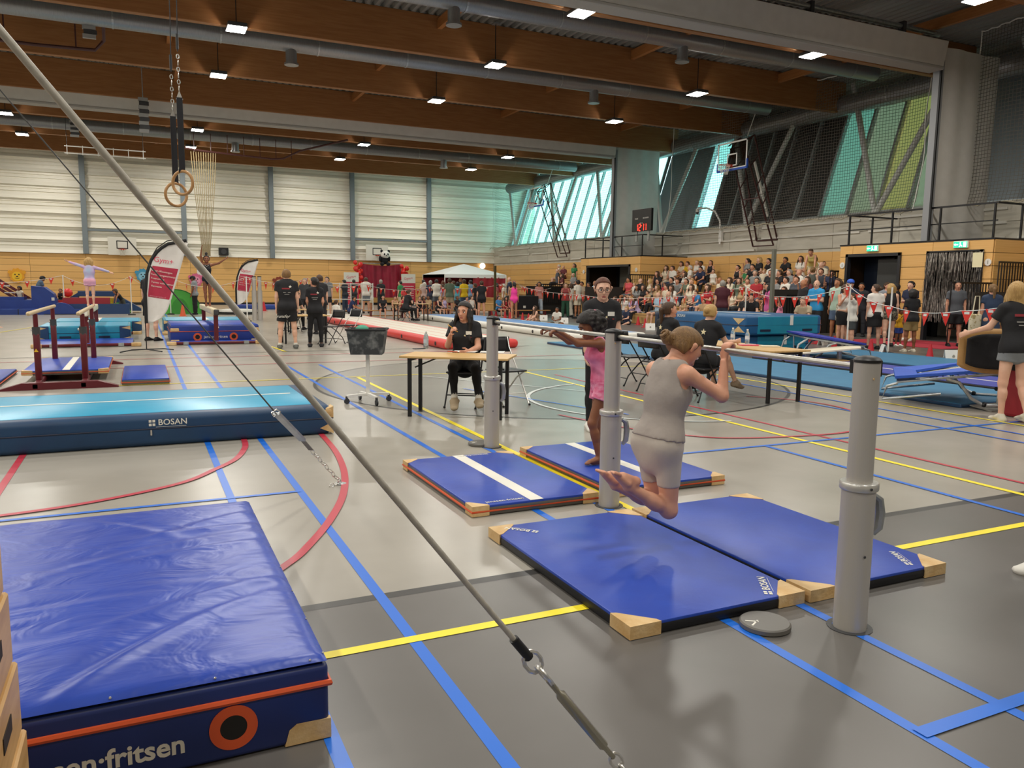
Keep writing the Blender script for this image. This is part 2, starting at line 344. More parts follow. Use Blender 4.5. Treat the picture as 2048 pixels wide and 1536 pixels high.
# zigzag struts behind the nets
M_STR = mat('strut_white', 'c3c4bf', .4)
bs = [53, 47, 41, 35, 28.5, 21.5, 15, 8.5]
for i, b in enumerate(bs):
    for t in ((b+(bs[i-1]+b)/2)/2 if i else 55.2, (b+(b-3.3))/2-1.2):
        MB().cyl((25.2, b, 4.33), (25.6, t if abs(t-b) < 3.4 else b+2.6, 9.5), .11, n=10).build('strut', M_STR, wall_right, True)
# ---- ceiling: ribbed deck on deep timber beams
M_DECK = mat('roof_deck_steel', '8b8a84', .5, .1); M_GLU = mat('glulam_timber', '8f5f35', .5, c2='9c6b40', scale=2.2, stretch=(.6, 6, 9), detail=6, spec=.35)
mb = MB(); n = int((28-XL)/.28); vs = []
for i in range(n):
    x = XL+i*.28; vs += [(x, ZD), (x+.11, ZD), (x+.15, ZD-.11), (x+.24, ZD-.11)]
vs.append((28, ZD)); mb.grid(len(vs)-1, 1, lambda u, v: (vs[round(u*(len(vs)-1))][0], Y0+v*(YB-Y0), vs[round(u*(len(vs)-1))][1]))
mb.box(((XL+28)/2, 24, ZD+.1), (42, 64, .1)); ceiling = struct(mb.build('ceiling', M_DECK))
BY = [1.9, 7.4, 12.9, 18.4, 23.8, 29.3, 34.6, 39.8, 44.9, 50.4]
for y in BY: MB().rbox((5.9, y, 9.06), (39.6, .22, 1.16), .015, 1).build('beam', M_GLU, ceiling)
M_PUR = mat('purlin_timber', '9c6434', .5, c2='a86f3d', scale=3, stretch=(6, .6, 6))
for i, y in enumerate(BY[:-1]):
    for x in (-6, 1.2, 8.2, 15.2, 21.8): MB().bar((x+(i % 2)*.4, y+.12, 9.4), (x+(i % 2)*.4, BY[i+1]-.12, 9.4), .14, .3).build('purlin', M_PUR, ceiling)
# ---- hanging lamps on a grid, plus an added far row for the back wall
M_LIT = mat('lamp_panel', 'fffaf0', .3, emit=LAMP_E)
proto = None; ORD = 'first second third fourth fifth sixth seventh eighth ninth tenth eleventh twelfth'.split()
lmp = {}
for i, x in enumerate((-11.6, -4.7, 2.66, 10.3, 18.1)):
    for j, y in enumerate((-3.5, 2.2, 7.6, 12.9, 18.0, 23.3, 28.7, 39.2, 44.4, 52.3)):  # last row is added, hidden behind a beam to brighten the back wall
        if proto is None:
            t = thing('ceiling_lamp', '', 'lamp'); MB().rbox((0, 0, .055), (.5, .64, .11), .02, 1).build('housing', DGREY, t)
            MB().add([(-.24, -.3, -.001), (-.24, .3, -.001), (.24, .3, -.001), (.24, -.3, -.001)], [(0, 1, 2, 3)]).build('diffuser', M_LIT, t)
            MB().cyl((0, 0, .1), (0, 0, 1.25), .014, n=6).build('rod', BLACK, t); MB().box((0, 0, 1.24), (.2, .2, .04)).build('ceiling_plate', STEEL, t); proto = t; c = t
        else: c = ctree(proto)
        c.location = (x, y, 8.3 if y < 50 else 8.95); c.scale = (1, 1, 1 if y < 50 else .55)
        c['label'] = 'hall lamp on a rod, %s row from near end, %s line from windows' % (ORD[j], ('fifth', 'fourth', 'third', 'second', 'first')[i])
        c['group'] = 'hall lamps hung on rods'
# ---- ventilation ducts
M_DUCT = mat('spiral_duct', '8d9092', .38, .6, c2='9b9ea0', scale=30, stretch=(6, .2, .2))
for y, z, x0, x1, lb in ((26.2, 8.95, -13, 24, 'grey spiral air duct hung behind the second timber beam in view'), (20.9, 9.15, -13, 24, 'grey spiral air duct hung behind the nearest divider curtain'), (42.3, 8.6, -13, 24, 'pale grey air duct hung in front of the far metal wall')):
    t = thing('air_duct', lb, 'duct', (0, y, z)); MB().cyl((x0, 0, 0), (x1, 0, 0), .26, n=20).build('pipe', M_DUCT, t, True)
    for k in range(13): MB().cyl((x0+1+k*2.9, 0, 0), (x0+1.05+k*2.9, 0, 0), .275, n=20).build('coupling', STEEL, t)
    for k, xx in enumerate((-6.5, 4.6 if y > 25 else 8.0, 15.6)):
        mb = MB(); mb.cyl((xx, 0, -.2), (xx, 0, -.62), .17, n=14); mb.cyl((xx, 0, -.6), (xx, 0, -.66), .22, n=14); mb.build('outlet', M_DUCT, t, True)
t = thing('air_duct', 'thick grey air duct running along above the leaning windows', 'duct', (25.6, 0, 8.75)); MB().cyl((0, 8, 0), (0, 55, 0), .38, n=20).build('pipe', M_DUCT, t, True)
for k in range(12): MB().cyl((0, 10+k*3.8, 0), (0, 10.06+k*3.8, 0), .395, n=20).build('coupling', STEEL, t)
# ---- raised divider curtains with their end curtains
M_CURT = mat('divider_fabric', 'd0cdc6', .7, c2='cac7c0', scale=3, bump=.06, bscale=5); M_CURT2 = mat('divider_liner', 'a6a39d', .7)
for y, lb, lb2, zb in ((34.9, 'pale grey raised divider curtain spanning the hall by the far lamps', 'grey end curtain hanging beside the clock scoreboard', 8.02), (16.9, 'pale grey raised divider curtain close overhead at upper right', 'grey end curtain hanging by the tinsel doorway box', 8.12)):
    t = thing('divider_curtain', lb, 'curtain', (0, y, zb))
    MB().prism([(-13.9, -.22, .05), (-13.9, -.34, .74), (-13.9, .34, .74), (-13.9, .22, .05)], (35.9, 0, 0)).build('fabric_roll', M_CURT, t)
    MB().rbox((4.05, 0, 0), (35.9, .5, .1), .02, 1).build('bottom_batten', M_CURT2, t)
    MB().cyl((-13.9, 0, 1.02), (22, 0, 1.02), .07, n=10).build('drive_shaft', STEEL, t, True); MB().cyl((-13.9, .3, .9), (22, .3, .9), .03, n=8).build('guide_pipe', STEEL, t, True)
    for k in range(10): MB().box((-12+k*3.6, 0, .95), (.12, .2, .4)).build('hanger', DGREY, t)
    MB().box((11.4, 0, 1.0), (.7, .35, .3)).build('motor', DGREY, t)
    t = thing('end_curtain', lb2, 'curtain', (22.0, y, 0)); b = .42
    MB().box((.1, 0, 3.02+2.7), (.2, .22, 5.35)).build('post', mat('post_grey', '8b8d8f', .5), t); MB().box((.02, -.14, 3.02+2.7), (.05, .06, 5.35)).build('post_edge', BLACK, t)
    mb = MB(); mb.grid(40, 12, lambda u, v: (.2+u*2.6, -.05+.02*math.sin(u*19)+.03*math.sin(u*7+v*3), 3.1+v*5.7)); mb.grid(40, 12, lambda u, v: (2.8-u*2.6, .1+.02*math.sin(u*17+1), 3.1+v*5.7)); mb.build('fabric', M_CURT, t, 'all')
# ---- ball nets
M_NET = mat('net_cord', '57524a', .8)
def net(lb, x, pts, zb, cell=.11, w=.015):
    t = thing('ball_net', lb, 'net', (x, 0, 0)); ys = [p[0] for p in pts]; ya, yb = min(ys), max(ys)
    def top(y): return float(np.interp(y, sorted(ys), [p[1] for p in sorted(pts)]))-.12*abs(math.sin((y-ya)*1.1))
    def off(y, z): return .12*math.sin(y*.9+z*.35)+.07*math.sin(y*2.3)+(-.25*math.exp(-(z-zb)/.5))
    mb = MB(); n = int((yb-ya)/cell); q = []
    for i in range(n+1):
        y = ya+i*cell; h = top(y); m = 14
        for k in range(m):
            z0, z1 = zb+(h-zb)*k/m, zb+(h-zb)*(k+1)/m
            mb.add([(off(y, z0), y, z0), (off(y, z0), y+w, z0), (off(y, z1), y+w, z1), (off(y, z1), y, z1)], [(0, 1, 2, 3)])
    z = zb
    while z < max(p[1] for p in pts):
        for k in range(int((yb-ya)/.4)):
            y0, y1 = ya+k*.4, ya+(k+1)*.4
            if z < min(top(y0), top(y1)): mb.add([(off(y0, z), y0, z), (off(y1, z), y1, z), (off(y1, z+w), y1, z+w), (off(y0, z+w), y0, z+w)], [(0, 1, 2, 3)])
        z += cell
    o = mb.build('mesh_cords', M_NET, t); o['kind'] = 'stuff'
    r = [(off(ya+(yb-ya)*k/80, top(ya+(yb-ya)*k/80)), ya+(yb-ya)*k/80, top(ya+(yb-ya)*k/80)+.02*math.sin(k*1.9)) for k in range(81)]
    MB().tube(r, .022, 5).build('top_rope', WHITE, t, True)
    MB().tube([(off(yb, zb+(top(yb)-zb)*k/12), yb+.03*math.sin(k), zb+(top(yb)-zb)*k/12) for k in range(13)], .018, 5).build('side_rope', WHITE, t, True)
    MB().tube([(off(ya, zb+(top(ya)-zb)*k/12), ya+.05*math.sin(k), zb+(top(ya)-zb)*k/12) for k in range(13)], .018, 5).build('side_rope', WHITE, t, True)
    MB().tube([(off(ya+(yb-ya)*k/50, zb)-.02, ya+(yb-ya)*k/50, zb+.05*math.sin(k*2.1)) for k in range(51)], .02, 5).build('bottom_rope', mat('old_rope', 'a89f88', .8), t, True)
net('dark ball net hung before the greenish windows behind the glass-backboard hoop', 24.25, [(18.9, 9.1), (21, 9.65), (28.9, 9.68), (33.2, 9.6)], 4.2)
net('ball net hung before the bright far windows', 24.25, [(37.9, 9.6), (42, 9.5), (49.6, 9.66), (55.4, 9.66)], 4.25, .13, .009)
net('ball net at the upper right corner beside the grey end curtain', 24.0, [(7, 9.5), (15.2, 9.5), (17.0, 9.65)], 4.2)
# ---- railings on the door boxes
for a, b in ((14.7, 20.0), (32.2, 37.8)):
    t = thing('railing', 'black steel railing on the wooden door box %s' % ('with the tinsel curtain' if a < 20 else 'below the clock scoreboard'), 'railing', (0, 0, 3.04))
    n = 4
    for k in range(n): MB().bar((22.15, a+.1+(b-a-.2)*k/(n-1), 0), (22.15, a+.1+(b-a-.2)*k/(n-1), 1.0), .05, .05).build('post', BLACK, t)
    MB().bar((22.15, a, 1.0), (22.15, b, 1.0), .06, .05).build('top_rail', BLACK, t); MB().bar((22.15, a, .5), (22.15, b, .5), .03, .03).build('mid_rail', BLACK, t)
    for yy in (a+.05, b-.05):
        MB().bar((22.15, yy, 1.0), (24.5, yy, 1.0), .06, .05).build('side_rail', BLACK, t); MB().bar((23.3, yy, 0), (23.3, yy, 1.0), .05, .05).build('post', BLACK, t)
# ---- bleachers
M_SEAT = mat('bench_wood', 'cfa163', .45, c2='d8ac6f', scale=4, stretch=(4, .5, 1)); M_DK = mat('deck_dark', '2a2622', .7)
ROWX = [18.9, 19.95, 21.0, 22.05, 23.1, 24.15]
for y0, y1, rws, lb in ((20.3, 31.9, range(6), 'stepped wooden bleacher packed with spectators between the two door boxes'), (38.2, 49, range(6), 'sparsely filled stepped wooden bleacher near the far corner'), (5.5, 12.9, range(6), 'stepped wooden bleacher at the right edge beside the tinsel doorway')):
    t = thing('bleacher', lb, 'bleacher', (0, (y0+y1)/2, 0)); L = y1-y0
    for r in rws:
        x = ROWX[r]; z = .3*r
        if r: MB().box((x-.1, 0, z-.06), (1.05, L, .1)).build('deck', M_DK, t); MB().box((x-.62, 0, z-.15), (.04, L, .28)).build('riser', M_SEAT, t)
        MB().box((x, 0, z+.41), (.36, L, .05)).build('seat_plank', M_SEAT, t); MB().box((x-.13, 0, z+.2), (.03, L, .36)).build('seat_front', M_SEAT, t)
    for s in (-1, 1): MB().box((21.6, s*(L/2+.03), .75), (5.6, .05, 1.5)).build('end_panel', M_DK, t)
def barrier(x, y, z, L, h, lb, ax='y'):
    t = thing('barrier', lb, 'barrier', (x, y, z), 0 if ax == 'x' else math.pi/2)
    MB().bar((-L/2, 0, h), (L/2, 0, h), .05, .05).build('top_rail', BLACK, t); MB().bar((-L/2, 0, .1), (L/2, 0, .1), .04, .04).build('bottom_rail', BLACK, t)
    for k in range(int(L/.12)+1): MB().bar((-L/2+k*L/int(L/.12), 0, .1 if 0 < k < int(L/.12) else -z), (-L/2+k*L/int(L/.12), 0, h), .025, .025).build('baluster', BLACK, t)
barrier(20.6, 38.0, .5, 2.4, 1.1, 'black barred barrier at the near end of the sparse far bleacher', 'x')
barrier(22.3, 31.97, 1.0, 2.2, 1.1, 'black barred barrier at the far end of the packed bleacher', 'x')
barrier(22.6, 20.2, 1.0, 1.8, 1.15, 'black barred barrier beside the open blue door', 'x')
barrier(20.6, 20.2, .3, 1.6, 1.0, 'low black barred barrier in front of the one beside the blue door', 'x')
barrier(20.9, 14.45, .4, 1.7, 1.35, 'tall black barred barrier in front of the tinsel curtain', 'x')
barrier(22.8, 14.45, 1.0, 1.6, 1.35, 'black barred barrier higher up right of the tinsel curtain', 'x')
# ================================================================= equipment
VB = mat('vinyl_blue', '1b3ea2', .4, c2='2046ac', scale=2.5, detail=5, bump=.10, bscale=7, dist=1.2, spec=.5); NAVY = mat('vinyl_navy', '10182f', .45, c2='141e3a', scale=4)
VBK = mat('mat_black_side', '0d0e14', .5); WHV = mat('vinyl_white', 'e4e1d6', .45); ORG = mat('orange_piping', 'd2552a', .45); TXT = mat('print_cream', 'd9d5c8', .5)
TEAL = mat('vinyl_cyan', '2f9cc4', .33, c2='37a5cb', scale=2, bump=.08, bscale=6, dist=1); TEALD = mat('vinyl_teal', '127f9c', .4, c2='16879f', scale=3); DBLUE = mat('vinyl_deep_blue', '14375a', .45, c2='183e63', scale=3)
def corner(par, x, y, sx, sy, h, s=.16, e=.006):
    poly = [(x+sx*e, y+sy*e, 0), (x-sx*s, y+sy*e, 0), (x-sx*s, y-sy*0, 0)]
    q = [(x+sx*e, y+sy*e), (x-sx*s, y+sy*e), (x-sx*s*.95, y-sy*.02), (x-sx*.02, y-sy*s*.95), (x+sx*e, y-sy*s)]
    if sx*sy < 0: q = q[::-1]
    MB().prism([(a, b, .004) for a, b in q], (0, 0, h+.002)).build('corner_patch', LEATHER, par)
def gymmat(lb, x0, x1, y0, y1, h, top=None, side=None, stripe=None, pipe=False, corners=True, group=None, z=0, cs=.16, rz=0):
    t = thing('gym_mat', lb, 'mat', ((x0+x1)/2, (y0+y1)/2, z), rz, group); a, b = (x1-x0)/2, (y1-y0)/2
    bd = MB().rbox((0, 0, h/2), (2*a, 2*b, h), min(.02, h*.3), 2).build('body', side or VBK, t, True)
    MB().rbox((0, 0, h-.008), (2*a-.006, 2*b-.006, .024), .008, 2).build('top_cover', top or VB, t, True)
    if stripe == 'y': MB().box((0, 0, h+.0045), (.1, 2*b-.01, .002)).build('stripe', WHV, t)
    if stripe == 'x': MB().box((0, 0, h+.0045), (2*a-.01, .1, .002)).build('stripe', WHV, t)
    if pipe:
        mb = MB(); e = .004; mb.tube([(-a-e, -b-e, h*.5), (a+e, -b-e, h*.5), (a+e, b+e, h*.5), (-a-e, b+e, h*.5)], .009, 6, closed=True); mb.build('piping', ORG, t)
    if corners:
        for sx in (-1, 1):
            for sy in (-1, 1): corner(t, sx*a, sy*b, sx, sy, h, cs)
    return t
def brand_b(par, o, x, y, s):            # small square emblem followed by the lettering
    text('lettering', 'BOSAN', s, WHV, par, frame(V3(o)+V3(x).normalized()*s*.25, x, y), .0008, bold=.012*s)
    mw = frame(V3(o)-V3(x).normalized()*s*2.05, x, y); mb = MB()
    for i, (u, v) in enumerate(((-.2, .22), (.2, .22), (-.2, -.22), (.2, -.22))): mb.box(mw @ Vector((u*s, v*s, 0)), (s*.3, s*.3, .001), R=mw.to_3x3())
    mb.build('emblem', WHV, par); MB().box(mw @ Vector((2.1*s, -.52*s, 0)), (s*3.4, s*.035, .001), R=mw.to_3x3()).build('underline', WHV, par)
h = .06
tA = gymmat('large blue mat below the hanging girl, tan corners, lying in front', 1.89, 2.905, 2.75, 4.3, h, side=VBK)
brand_b(tA, (-.36, .66, h+.006), (-.7, .72, 0), (-.72, -.7, 0), .05); brand_b(tA, (.39, -.63, h+.006), (.55, .83, 0), (-.83, .55, 0), .055)
tB = gymmat('blue mat with tan corners beside the nearest bar post', 2.945, 3.93, 2.74, 4.3, h, side=VBK)
brand_b(tB, (.34, -.62, h+.006), (.45, .89, 0), (-.89, .45, 0), .05)
def small_jf(par, o, x, y, s): text('lettering', 'janssen-fritsen', s, WHV, par, frame(o, x, y), .0008)
t1 = gymmat('blue mat with lengthwise white stripe and orange piping, left of the middle post', 1.95, 2.92, 4.72, 6.25, .07, stripe='y', pipe=True, side=mat('mat_grey_side', '5d5a54', .6), cs=.12)
small_jf(t1, (-.22, -.7, .077), (1, 0, 0), (0, 1, 0), .05); small_jf(t1, (.12, .71, .077), (-1, 0, 0), (0, -1, 0), .05)
t2 = gymmat('blue striped mat under the girl in pink', 3.1, 4.12, 4.78, 6.36, .07, stripe='y', pipe=True, side=mat('mat_grey_side', '5d5a54', .6), cs=.12)
# ---- bar posts and bars
POSTS = [(2.9, 2.46, 'nearest tall aluminium bar post beside the blue mats'), (2.955, 4.62, 'middle aluminium bar post between the two gymnasts'), (3.0, 6.80, 'farthest aluminium bar post in front of the seated woman')]
TOPZ = 1.25
for i, (x, y, lb) in enumerate(POSTS):
    t = thing('bar_post', lb, 'post', (x, y, 0), 0, 'aluminium bar posts')
    MB().lathe([(.1, .0), (.1, .004), (.076, .005), (.076, 0)], 24).build('floor_socket', DGREY, t)
    MB().lathe([(.073, .0), (.073, .66)], 28).build('lower_sleeve', ALU, t, True); MB().lathe([(.082, .655), (.084, .66), (.084, .685), (.08, .69)], 28).build('collar', mat('collar_silver', 'c9c7c2', .3, .6), t, True)
    MB().lathe([(.056, .6), (.056, TOPZ-.02)], 28).build('upper_tube', ALU, t, True); MB().lathe([(.059, TOPZ-.022), (.059, TOPZ-.01), (.05, TOPZ), (.02, TOPZ+.008)], 28).build('top_cap', BLACK, t, True)
    mb = MB()
    for s in (-1, 1):
        if (i == 0 and s < 0) or (i == 2 and s > 0): continue
        mb.box((0, s*.058, TOPZ-.045), (.05, .03, .06))
    mb.box((.058, 0, TOPZ-.05), (.016, .05, .07)); mb.build('bar_clamp', BLACK, t)
    mb = MB(); mb.tube([(.078, -.02, .62), (.105, -.025, .60), (.112, -.03, .54), (.105, -.03, .47), (.085, -.02, .44)], [.014, .02, .022, .02, .012], 8); mb.build('height_lever', STEEL, t, True)
    MB().cyl((-.02, -.073, .36), (-.02, -.076, .36), .006).build('screw', DGREY, t); MB().cyl((-.02, -.083, .672), (-.02, -.087, .672), .006).build('screw', DGREY, t)
    MB().cyl((-.02, -.055, TOPZ-.09), (-.02, -.058, TOPZ-.09), .005).build('screw', LEATHER, t)
BARS = mat('bar_steel', 'b9b6b0', .3, .85, c2='a8a49d', scale=30, stretch=(1, .3, 1)); CHALK = mat('chalk_mark', 'cdb98a', .7)
BZ = 1.205
for (a, b, lb) in ((0, 1, 'steel horizontal bar the grey-dressed girl hangs on'), (1, 2, 'steel horizontal bar the girl in pink holds')):
    (x0, y0, _), (x1, y1, _) = POSTS[a], POSTS[b]
    t = thing('horizontal_bar', lb, 'bar', (0, 0, BZ)); MB().cyl((x0, y0+.06, 0), (x1, y1-.06, 0), .0145, n=14).build('rail', BARS, t, True)
    MB().cyl((x1, y1-.2, 0), (x1, y1-.1, 0), .0152, n=14).build('tape', CHALK, t)
for x, y, lb in ((2.54, 2.62, 'loose grey floor-socket lid beside the front blue mat'), (2.93, 6.92, 'loose grey floor-socket lid at the farthest bar post')):
    t = thing('floor_disc', lb, 'lid', (x, y, 0)); MB().lathe([(.105, 0), (.115, .006), (.115, .024), (.108, .03)], 32).build('disc', mat('floor_lid_grey', '67645f', .4), t, True)
    mb = MB(); mb.box((-.06, .0, .0305), (.07, .008, .001), .5); mb.box((-.06, .02, .0305), (.06, .008, .001), -.6); mb.build('arrow_mark', WHV, t)
# ---- foreground crash mat
x0, x1, y0, y1, h = -2.45, .525, 2.54, 4.66, .30
VBW = mat('vinyl_blue_worn', '1b3ca0', .34, c2='2445aa', scale=1.8, detail=7, bump=.38, bscale=2.6, stretch=(1.2, 2.2, 1), dist=1.6, spec=.5)
t = thing('crash_mat', 'big wrinkled blue crash mat with orange piping filling the lower left', 'mat', ((x0+x1)/2, (y0+y1)/2, 0)); a, b = (x1-x0)/2, (y1-y0)/2
MB().rbox((0, 0, (h-.034)/2+.004), (2*a, 2*b, h-.034), .02, 3).build('body', mat('vinyl_dark_blue', '14235a', .4, c2='182a66', scale=3, bump=.1, bscale=5), t, True)
rr = np.random.default_rng(3); folds = [(rr.uniform(-a, a), rr.uniform(-b, b), rr.uniform(-.9, .9), rr.uniform(.15, .5), rr.uniform(.003, .009)) for _ in range(26)]
folds += [(.95, -.72, .75, .45, .016), (1.15, -.35, .35, .3, .012), (1.2, .25, .1, .3, .011), (1.25, .55, 0, .25, .009), (-.05, -.85, 1.0, .3, .01)]
def topz(x, y):
    z = 0
    for fx, fy, ang, L, A in folds:
        c, s = math.cos(ang), math.sin(ang); u = (x-fx)*c+(y-fy)*s; v = -(x-fx)*s+(y-fy)*c; v += .25*u*u
        z += A*math.exp(-(u/L)**2-(v/.035)**2)-.6*A*math.exp(-(u/L)**2-((v-.06)/.04)**2)
    ex = min(a-abs(x), b-abs(y)); return max(z*min(1, ex/.08), -.012)-.03*math.exp(-ex/.018)
MB().grid(150, 108, lambda u, v: ((2*u-1)*(a-.004), (2*v-1)*(b-.004), h+.004+topz((2*u-1)*(a-.004), (2*v-1)*(b-.004)))).build('top_cover', VBW, t, 'all')
mb = MB(); e = .004; mb.tube([(-a-e, -b-e, .205), (a+e, -b-e, .205), (a+e, b+e, .205), (-a-e, b+e, .205)], .011, 6, closed=True); mb.build('piping', ORG, t)
text('lettering', 'janssen·fritsen', .088, TXT, t, frame((.07-(x0+x1)/2, -b-.002, .095), (1, 0, 0), (0, 0, 1)), .001, 'RIGHT', bold=.002)
def ringlogo(par, o, r):
    mb = MB(); mb.lathe([(r, 0), (r, .003), (r*.56, .003), (r*.56, 0)], 40); q = mb.build('ring_logo', ORG, par); q.matrix_local = frame(o, (1, 0, 0), (0, 0, 1)); 
    q = MB().lathe([(r*.56, 0), (r*.56, .002), (.0001, .002)], 32).build('vent_mesh', mat('vent_black', '14110d', .8), par); q.matrix_local = frame(o, (1, 0, 0), (0, 0, 1))
ringlogo(t, (.215-(x0+x1)/2, -b-.001, .115), .075)
q = MB().prism([(a-.15, -b-.003, .006), (a+.004, -b-.003, .006), (a+.004, -b-.003, .075), (a-.11, -b-.003, .078), (a-.135, -b-.003, .06)], (0, .02, 0)).build('corner_patch', LEATHER, t)
for k in range(9): MB().sph((a-.06-k*.3, -b+.012, h-.012), .005, 6, 4).build('rivet', CHROME, t)
for k in range(7): MB().sph((a-.01, -b+.3*k+.05, h-.012), .004, 6, 4).build('rivet', CHROME, t)
# ---- wooden vaulting box at the left edge
t = thing('vaulting_box', 'wooden vaulting box with tan leather top cut off by the left edge', 'vaulting box', (-1.07, 2.07, 0), math.radians(0))
M_BOXW = mat('box_birch', 'cfa56c', .45, c2='bd9157', scale=5, stretch=(1, 1, 6))
zz = 0
for k in range(5):
    hh = .19; w0 = .745-.009*k; d0 = .2-.003*k
    mb = MB()
    for sy in (-1, 1): mb.rbox((0, sy*d0, zz+hh/2), (2*w0, .025, hh-.006), .004, 1)
    mb.build('section_frame', M_BOXW, t)
    for sx in (-1, 1): MB().rbox((sx*w0, 0, zz+hh/2), (.03, 2*d0+.05, hh-.002), .006, 1).build('end_board', M_BOXW, t); MB().box((sx*(w0+.016), 0, zz+hh*.55), (.003, .12, .04)).build('grip_slot', mat('slot_dark', '2a1c10', .8), t)
    for sx in (-1, 1):
        for dz in (.05, .14): MB().sph((sx*(w0-.01), -d0-.013, zz+dz), .005, 6, 4).build('screw', STEEL, t)
    zz += hh
MB().rbox((0, 0, zz+.02), (1.42, .4, .04), .01, 1).build('lid_board', M_BOXW, t); MB().rbox((0, 0, zz+.08), (1.44, .42, .1), .045, 4).build('leather_top', LEATHER, t, True)
# ---- long teal mat
x0, x1, y0, y1, h = -2.3, 1.74, 8.0, 9.86, .30; a, b = (x1-x0)/2, (y1-y0)/2
t = thing('landing_mat', 'long cyan landing mat with navy sides lying across the floor at left', 'mat', ((x0+x1)/2, (y0+y1)/2, 0))
MB().rbox((0, 0, h/2), (2*a, 2*b, h), .06, 4).build('body', DBLUE, t, True); MB().rbox((0, .02, h-.01), (2*a-.3, 2*b-.26, .03), .012, 2).build('top_cover', TEAL, t, True)
MB().box((-.08, .08, h+.007), (2*a-.35, .045, .002)).build('stripe', WHV, t); MB().tube([(-a-.004, -b-.004, .17), (a+.004, -b-.004, .17), (a+.004, b+.004, .17), (-a-.004, b+.004, .17)], .006, 6, closed=True).build('seam', NAVY, t)
brand_b(t, (.21-(x0+x1)/2, -b-.003, .225), (1, 0, 0), (0, 0, 1), .078); MB().box((.04-(x0+x1)/2, -b-.012, .135), (.014, .01, .05)).build('zip_pull', CHROME, t)
for sz in (.07, .23): MB().prism([(a-.13, -b-.003, sz), (a+.008, -b-.004, sz-.062), (a+.008, -b-.004, sz+.062)], (0, .14, 0)).build('corner_patch', LEATHER, t)
MB().rbox((a-.035, -b+.07, .23), (.1, .16, .11), .04, 3).build('corner_cap', LEATHER, t, True)
# ---- parallel bars
t = thing('parallel_bars', 'parallel bars with pale wooden rails on dark red uprights', 'parallel bars', (-1.1, 14.5, 0))
for x in (-.29, .31):
    mb = MB(); mb.tube([(x+.0, -2.0, 1.07), (x, -1.98, 1.08), (x, 1.65, 1.08), (x, 1.68, 1.07)], [.02, .03, .03, .02], 12); mb.build('rail', mat('rail_ash', 'cdb892', .4, c2='bfa67c', scale=6, stretch=(1, .1, 1)), t, True)
    for y in (-1.22, 1.3):
        MB().rbox((x, y, .42), (.085, .1, .7), .02, 2).build('upright', MAROON, t, True); MB().cyl((x, y, .74), (x, y, .86), .052, n=14).build('clamp_collar', DGREY, t, True); MB().cyl((x, y, .8), (x, y, 1.05), .032, n=12).build('inner_tube', MAROON, t, True); MB().sph((x-.05, y, .82), .022, 8, 6).build('lock_knob', CHROME, t, True)
for y in (-1.75, 1.75): MB().prism([(-.72, y, .02), (-.45, y, .1), (.5, y, .1), (.76, y, .02), (.76, y, 0), (-.72, y, 0)], (0, .14, 0)).build('base_beam', MAROON, t)
for x in (-.29, .31): MB().rbox((x, 0, .05), (.08, 3.5, .08), .01, 1).build('long_beam', MAROON, t)
MB().prism([(-.33, -1.275, .5), (-.27, -1.275, .5), (-.3, -1.275, .55)], (0, .004, 0)).build('warning_sign', mat('warn_yellow', 'e0b32a', .5), t)
gymmat('purple-blue striped mat between the parallel bars', -1.66, -.5, 13.75, 16.0, .07, stripe='y', pipe=True, cs=.14, side=mat('mat_grey_side', '5d5a54', .6), z=.1)
gymmat('plain blue mat right of the parallel bars', -.3, .35, 12.87, 14.95, .09, pipe=True, corners=False, side=mat('mat_grey_side', '5d5a54', .6)); gymmat('blue mat with white stripe left of the parallel bars at the frame edge', -2.9, -1.9, 12.9, 15.2, .07, stripe='y', pipe=True, corners=False)
# ---- balance beams with their mats
def teal_block(lb, x0, x1, y0, y1, h, z=0):
    t = thing('landing_mat', lb, 'mat', ((x0+x1)/2, (y0+y1)/2, z)); a, b = (x1-x0)/2, (y1-y0)/2
    MB().rbox((0, 0, h/2), (2*a, 2*b, h), .04, 3).build('body', TEALD, t, True); MB().rbox((0, 0, h-.005), (2*a-.12, 2*b-.1, .02), .008, 1).build('top_cover', TEAL, t, True)
    MB().box((0, -b-.002, h*.52), (2*a-.05, .006, .012)).build('seam', NAVY, t); MB().box((0, 0, h+.007), (.12, 2*b-.1, .002)).build('stripe', WHV, t)
    for s in (-1, 1):
        MB().rbox((s*(a-.12), -b+.01, h/2), (.26, .05, h*.98), .015, 2).build('end_panel', DBLUE, t); MB().box((s*a*.42, -b-.004, h*.26), (.26, .012, .05)).build('handle', NAVY, t)
        for z in (h*.14, h*.86): MB().prism([(s*(a-.2), -b-.018, z), (s*(a+.004), -b-.018, z-h*.13), (s*(a+.004), -b-.018, z+h*.13)], (0, .03, 0)).build('corner_patch', LEATHER, t)
    return t
teal_block('teal landing mat nearer of two under the left balance beam', -2.36, -.27, 22.75, 24.9, .38); teal_block('teal landing mat farther of two behind the left balance beam', -2.3, .0, 25.3, 27.6, .38)
gymmat('thin blue mat in front of the teal mats at left', -2.3, -.2, 20.72, 22.7, .06, corners=False, z=.0)
gymmat('thin blue mat in front of the right balance beam', .62, 2.75, 20.74, 21.1, .07, corners=False)
t = thing('landing_mat', 'blue landing mat with two orange ring logos under the right balance beam', 'mat', (1.69, 22.3, 0)); h = .46
MB().rbox((0, 0, h/2), (2.1, 2.3, h), .04, 3).build('body', mat('vinyl_mid_blue', '1d3480', .4, c2='213a88', scale=3), t, True); MB().rbox((0, 0, h-.005), (2.06, 2.26, .025), .01, 2).build('top_cover', VB, t, True)
MB().tube([(-1.054, -1.154, .3), (1.054, -1.154, .3), (1.054, 1.154, .3), (-1.054, 1.154, .3)], .012, 6, closed=True).build('piping', ORG, t)
